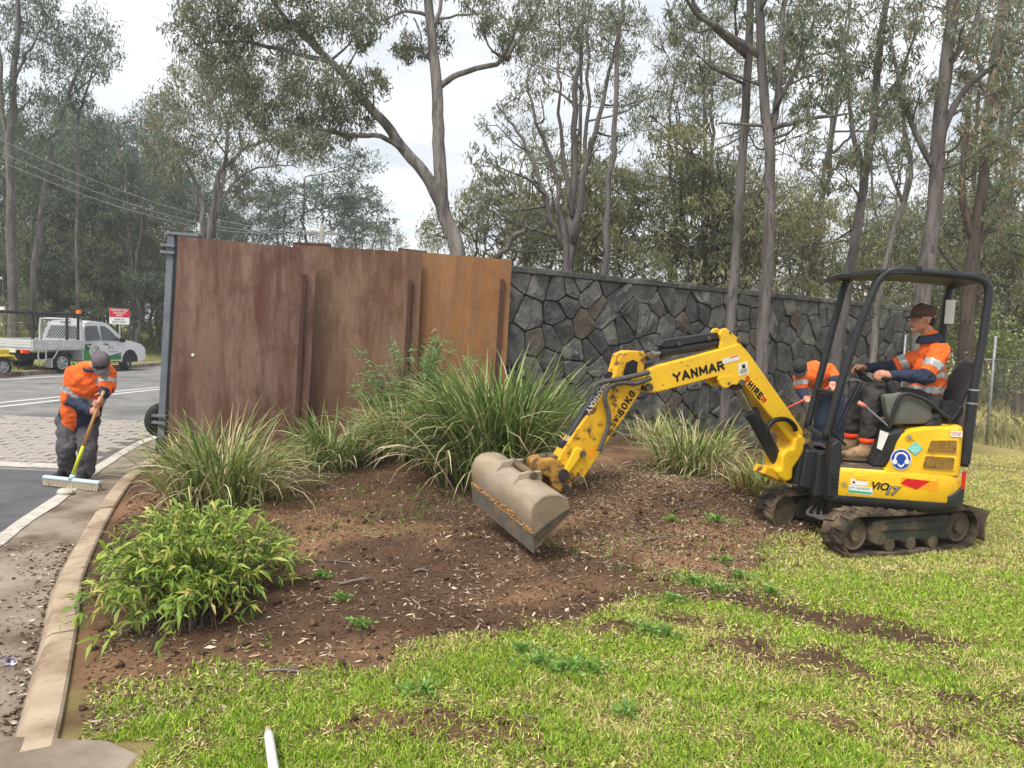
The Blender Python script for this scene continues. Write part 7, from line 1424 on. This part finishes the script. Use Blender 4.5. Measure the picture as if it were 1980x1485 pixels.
mb = MB(); mb.tube(catmull([tw(0.80, 0.02, 0.5), tw(0.80, 0.0, 1.3), tw(0.80, 0.03, 1.70), tw(0.80, 0.12, 1.80), tw(0.80, 0.9, 1.82), tw(0.80, 1.68, 1.80), tw(0.80, 1.77, 1.70), tw(0.80, 1.8, 1.3), tw(0.80, 1.78, 0.85)], 4), 0.032, 8); mb.build('headboard_hoop', 'tray_alloy', UTE, smooth=True)
mb = MB()
for k in range(22):
    v0 = -0.5 + k * 0.11; a_, b_ = max(0.06, v0), min(1.74, v0 + 0.62)
    if b_ > a_: mb.tube([tw(0.79, a_, 1.76 - (a_ - v0)), tw(0.79, b_, 1.76 - (b_ - v0))], 0.014, 4)
tag(mb.build('headboard_mesh', 'tray_alloy', UTE), kind='stuff')
for v, a in ((0.08, -1.1), (1.7, -1.1), (0.08, 0.7), (0.55, 0.7)): mb = MB(); mb.box(tw(a, v, 1.45), (0.06, 0.06, 1.0), M=np.column_stack([TA, TB, ZUP])); mb.build('rack_post', 'ladder_black', UTE)
for v in (0.05, 0.9, 1.7): mb = MB(); mb.box(tw(-0.1, v, 1.97), (2.5, 0.06, 0.07), M=np.column_stack([TA, TB, ZUP])); mb.build('rack_rail', 'ladder_black', UTE)
for a in (-1.2, -0.5, 0.2, 0.9): mb = MB(); mb.box(tw(a, 0.9, 2.02), (0.06, 1.75, 0.04), M=np.column_stack([TA, TB, ZUP])); mb.build('rack_crossbar', 'ladder_black', UTE)
for v, a in ((0.1, 0.75), (1.5, -0.9)): mb = MB(); mb.tube([tw(a, v, 2.03), tw(a, v, 2.05), tw(a, v, 2.12), tw(a, v, 2.14)], [0.09, 0.075, 0.075, 0.05], 12); mb.build('amber_beacon' if v < 1 else 'roof_beacon', 'amber' if v < 1 else 'plate_cream', UTE, auto=True)
mb = MB(); mb.box(tw(-1.26, 0.22, 0.74), (0.04, 0.34, 0.11), M=np.column_stack([TA, TB, ZUP])); tl = mb.build('tail_light', 'tail_red', UTE); mb = MB(); mb.box(tw(-1.285, 0.32, 0.74), (0.01, 0.1, 0.09), M=np.column_stack([TA, TB, ZUP])); mb.build('indicator', 'amber', tl)
mb = MB(); mb.box(tw(-1.28, 0.75, 0.76), (0.01, 0.37, 0.13), M=np.column_stack([TA, TB, ZUP])); mb.build('number_plate', 'plate_cream', UTE)
mb = MB(); mb.tube(catmull([tw(-1.0, -0.03, 0.78), tw(-1.0, -0.05, 0.5), tw(-0.75, -0.05, 0.48), tw(-0.72, -0.03, 0.78)], 4), 0.024, 7); mb.build('side_step', 'tray_alloy', UTE, smooth=True)
mb = MB(); mb.box(tw(-0.46, 0.1, 0.36), (0.03, 0.26, 0.3), M=np.column_stack([TA, TB, ZUP])); mb.build('mud_flap', 'tray_alloy', UTE)
mb = MB(); mb.tube([tw(-0.40, 0.0, 0.5), tw(-0.22, -0.02, 0.78)], 0.024, 7); mb.build('guard_stay', 'tray_alloy', UTE)
# ---------------------------------------------------------------- yellow trailer at the left edge
mat('trailer_yellow', S(226, 200, 70), S(206, 180, 60), rough=0.5, scale=5)
q = groad(8, 729); TR = thing('trailer', q, 'yellow trailer partly in view behind the ute at the left edge', 'trailer'); tv = TA
def tr(a, v, z): return q + TA * a - TB * v + ZUP * z
for a in (0.0, -0.75): wheel(TR, tr(a, 0.02, 0.30), TB, 0.30, 0.2, 0.18)
mb = MB(); mb.prism([(-1.15, 0.50), (-1.1, 0.66), (0.30, 0.66), (0.42, 0.50), (0.36, 0.50), (0.27, 0.61), (-1.05, 0.61), (-1.08, 0.50)], q, TA, ZUP, -TB, -0.05, 0.26); mb.build('mudguard', 'trailer_yellow', TR, bev=0.006)
mb = MB(); mb.box(tr(-0.8, 1.0, 0.66), (2.6, 1.3, 0.28), M=np.column_stack([TA, TB, ZUP]), bev=0.01); mb.build('trailer_tub', 'trailer_yellow', TR)
mb = MB(); mb.tube([tr(0.5, 0.9, 0.4), tr(1.35, 0.9, 0.42)], 0.04, 8); mb.build('drawbar', 'dark_steel', TR); mb = MB(); mb.tube([tr(0.6, 0.1, 0.08), tr(0.1, 0.1, 0.06)], 0.04, 8); mb.build('stand', 'dark_steel', TR)
# ---------------------------------------------------------------- parking sign
sp = at(231, 612, 29.5); zg = float(roadz(29.5)) + 0.1; SG = thing('parking_sign', (sp[0], sp[1], zg), 'red and white parking sign on a steel pole beside the road', 'sign')
mb = MB(); mb.tube([(sp[0], sp[1] + .03, zg - .1), (sp[0], sp[1] + .03, sp[2] + 0.3)], 0.035, 8); mb.build('pole', 'grey_zinc', SG, smooth=True)
fx = nrm([sp[1], -sp[0], 0]); fn = nrm([-sp[0], -sp[1], 0]); Mx = np.column_stack([fx, fn, ZUP])
mb = MB(); mb.box(sp, (0.70, 0.02, 0.61), M=Mx, bev=0.004); bd = mb.build('board', 'sign_white', SG); mb = MB(); mb.box(sp + ZUP * 0.135 + fn * 0.012, (0.69, 0.006, 0.33), M=Mx); mb.build('red_panel', 'red_paint', SG)
fx2 = fx
for i, (tx, dz, sz) in enumerate((('RESTRICTED', 0.235, 0.09), ('PARKING', 0.135, 0.09), ('AREA', 0.04, 0.09))): place_text('lettering', tx, sz * 1.15, sp + ZUP * dz + fn * 0.018, fx, ZUP, 'sign_white', SG, bold=0.001)
for tx, dz in (('PARK IN', -0.12), ('BAYS ONLY', -0.22)): place_text('lettering', tx, 0.095, sp + ZUP * dz + fn * 0.014, fx, ZUP, 'ink', SG, bold=0.001)
# ---------------------------------------------------------------- power pole and wires
PP = at(622, 470, 44); pz = at(622, 432, 44)[2]; mat('pole_wood', S(150, 146, 138), S(132, 128, 122), rough=0.9, scale=2)
PO = thing('power_pole', (PP[0], PP[1], 0), 'distant timber power pole with crossarm above the brown screens', 'pole'); mb = MB(); mb.tube([(PP[0], PP[1], -0.5), (PP[0], PP[1], pz)], [0.17, 0.12], 10); mb.build('pole', 'pole_wood', PO, smooth=True)
ca = at(622, 452, 44); mb = MB(); mb.box(ca, (1.9, 0.10, 0.12)); mb.build('crossarm', 'pole_wood', PO); INS = []
for dx in (-0.85, -0.35, 0.85): p = ca + np.array([dx, 0, 0.2]); INS.append(p); mb = MB(); mb.tube([p - ZUP * .15, p - ZUP * .05, p + ZUP * .1], [.05, .08, .04], 8); mb.build('insulator', 'sign_white', PO, smooth=True)
mat('wire', S(150, 152, 156), None, rough=0.5)
for k, (a, b, nm) in enumerate(((INS[0], at(-25, 300, 24), 'lowest'), (INS[1], at(-25, 282, 24.6), 'middle'), (INS[2], at(-25, 258, 25.2), 'highest'))):
    pts = [a + (b - a) * t - ZUP * 1.0 * 4 * t * (1 - t) for t in np.linspace(0, 1, 20)]; mb = MB(); mb.tube(pts, 0.012, 4); o = mb.build('power_line', 'wire'); tag(o, nm + ' of the three overhead wires running to the power pole', 'wire', 'overhead wires')
# ---------------------------------------------------------------- wire fences
FP = [(8.55, 16.45), (8.95, 14.0), (9.35, 11.55), (9.75, 9.1)]
WF = thing('wire_fence', (8.95, 14.0, 0), 'chain wire fence with galvanised posts at the right edge', 'fence')
for x, y in FP: mb = MB(); mb.tube([(x, y, -0.2), (x, y, 2.05)], 0.026, 10); mb.build('fence_post', 'grey_zinc', WF, smooth=True)
for (x0, y0_), (x1, y1_) in zip(FP[:-1], FP[1:]):
    mb = MB(); mb.tube([(x0, y0_, 1.60), (x1, y1_, 1.60)], 0.018, 8); mb.build('top_rail', 'grey_zinc', WF, smooth=True); A = np.array([x0, y0_, 0]); B = np.array([x1, y1_, 0]); Lf = np.linalg.norm(B - A); e = (B - A) / Lf; mb = MB(); s = -1.55
    while s < Lf:
        for dr in (1, -1):
            u0, u1 = max(0, s), min(Lf, s + 1.5)
            if u1 - u0 > .02:
                h0_, h1_ = (u0 - s), (u1 - s)
                if dr < 0: h0_, h1_ = 1.5 - h0_, 1.5 - h1_
                mb.tube([A + e * u0 + ZUP * (.06 + h0_), A + e * u1 + ZUP * (.06 + h1_)], 0.0016, 3, cap=False)
        s += 0.075
    tag(mb.build('wire_mesh', 'grey_zinc', WF), kind='stuff')
RF = thing('roadside_fence', (-18.6, 30, 0), 'post and wire fence in the grass across the road', 'fence')
ps = [(-18.3 - 0.02 * k, 20 + 3.2 * k) for k in range(12)]
for x, y in ps: z = float(roadz(y)) + 0.2; mb = MB(); mb.tube([(x, y, z - .2), (x, y, z + 1.5)], 0.035, 8); mb.build('fence_post', 'grey_zinc', RF, smooth=True)
for h in (0.35, 0.75, 1.1, 1.42):
    mb = MB(); mb.tube([(x, y, float(roadz(y)) + 0.2 + h) for x, y in ps], 0.006, 4); mb.build('fence_wire', 'grey_zinc', RF)
# ---------------------------------------------------------------- small foreground things
mat('pole_white', S(206, 208, 206), S(188, 190, 188), rough=0.4, scale=5); mat('pole_tip', S(190, 162, 112), S(160, 130, 88), rough=0.8, scale=12)
A = gnd(517, 1404, 0.05); B = at(552, 1640, 2.25); d_ = nrm(B - A); PT = thing('white_pole', A, 'white pole with a tan tip poking into the bottom of the lawn', 'pole'); mb = MB(); mb.tube([A + d_ * .05, A + d_ * .09, B], [.014, .019, .021], 12); mb.build('shaft', 'pole_white', PT, smooth=True); mb = MB(); mb.tube([A, A + d_ * .02, A + d_ * .055], [.004, .011, .0145], 10); mb.build('tip', 'pole_tip', PT, smooth=True)
mat('wrap_purple', S(110, 92, 160), S(226, 222, 232), rough=0.5, scale=30, lo=.45, hi=.55); mat('wrap_yellow', S(214, 204, 90), None, rough=.5)
b = gnd(20, 1283, -0.10); LT = thing('crumpled_wrapper', b, 'crumpled purple and white wrapper lying in the gutter at the left edge', 'litter'); mb = MB()
for k in range(9): c = b + np.array([random.gauss(0, .03), random.gauss(0, .025), .012]); a = [random.gauss(0, .02) for _ in range(9)]; mb.add([c + np.array(a[:3]), c + np.array(a[3:6]), c + np.array(a[6:]), c + np.array([a[1], a[4], abs(a[7])])], [(0, 1, 2), (0, 2, 3)])
mb.build('foil', 'wrap_purple', LT); mb = MB(); c = b + np.array([0.02, -.03, .012]); mb.add([c, c + np.array([.03, .01, .008]), c + np.array([.01, .03, .012])], [(0, 1, 2)]); mb.build('yellow_corner', 'wrap_yellow', LT)

# ================================================================== hazy air
hz = MB(); hz.box((0, 100, 19), (420, 330, 42)); o = hz.build('haze', None); tag(o, kind='stuff')
hm = bpy.data.materials.new('haze_air'); hm.use_nodes = True; t_ = hm.node_tree; t_.nodes.clear(); vo = t_.nodes.new('ShaderNodeVolumePrincipled'); vo.inputs['Density'].default_value = 0.0013; vo.inputs['Color'].default_value = (0.86, 0.92, 1.0, 1); vo.inputs['Anisotropy'].default_value = 0.2
ou = t_.nodes.new('ShaderNodeOutputMaterial'); t_.links.new(vo.outputs[0], ou.inputs['Volume']); o.data.materials.append(hm)
scene.cycles.volume_bounces = 1
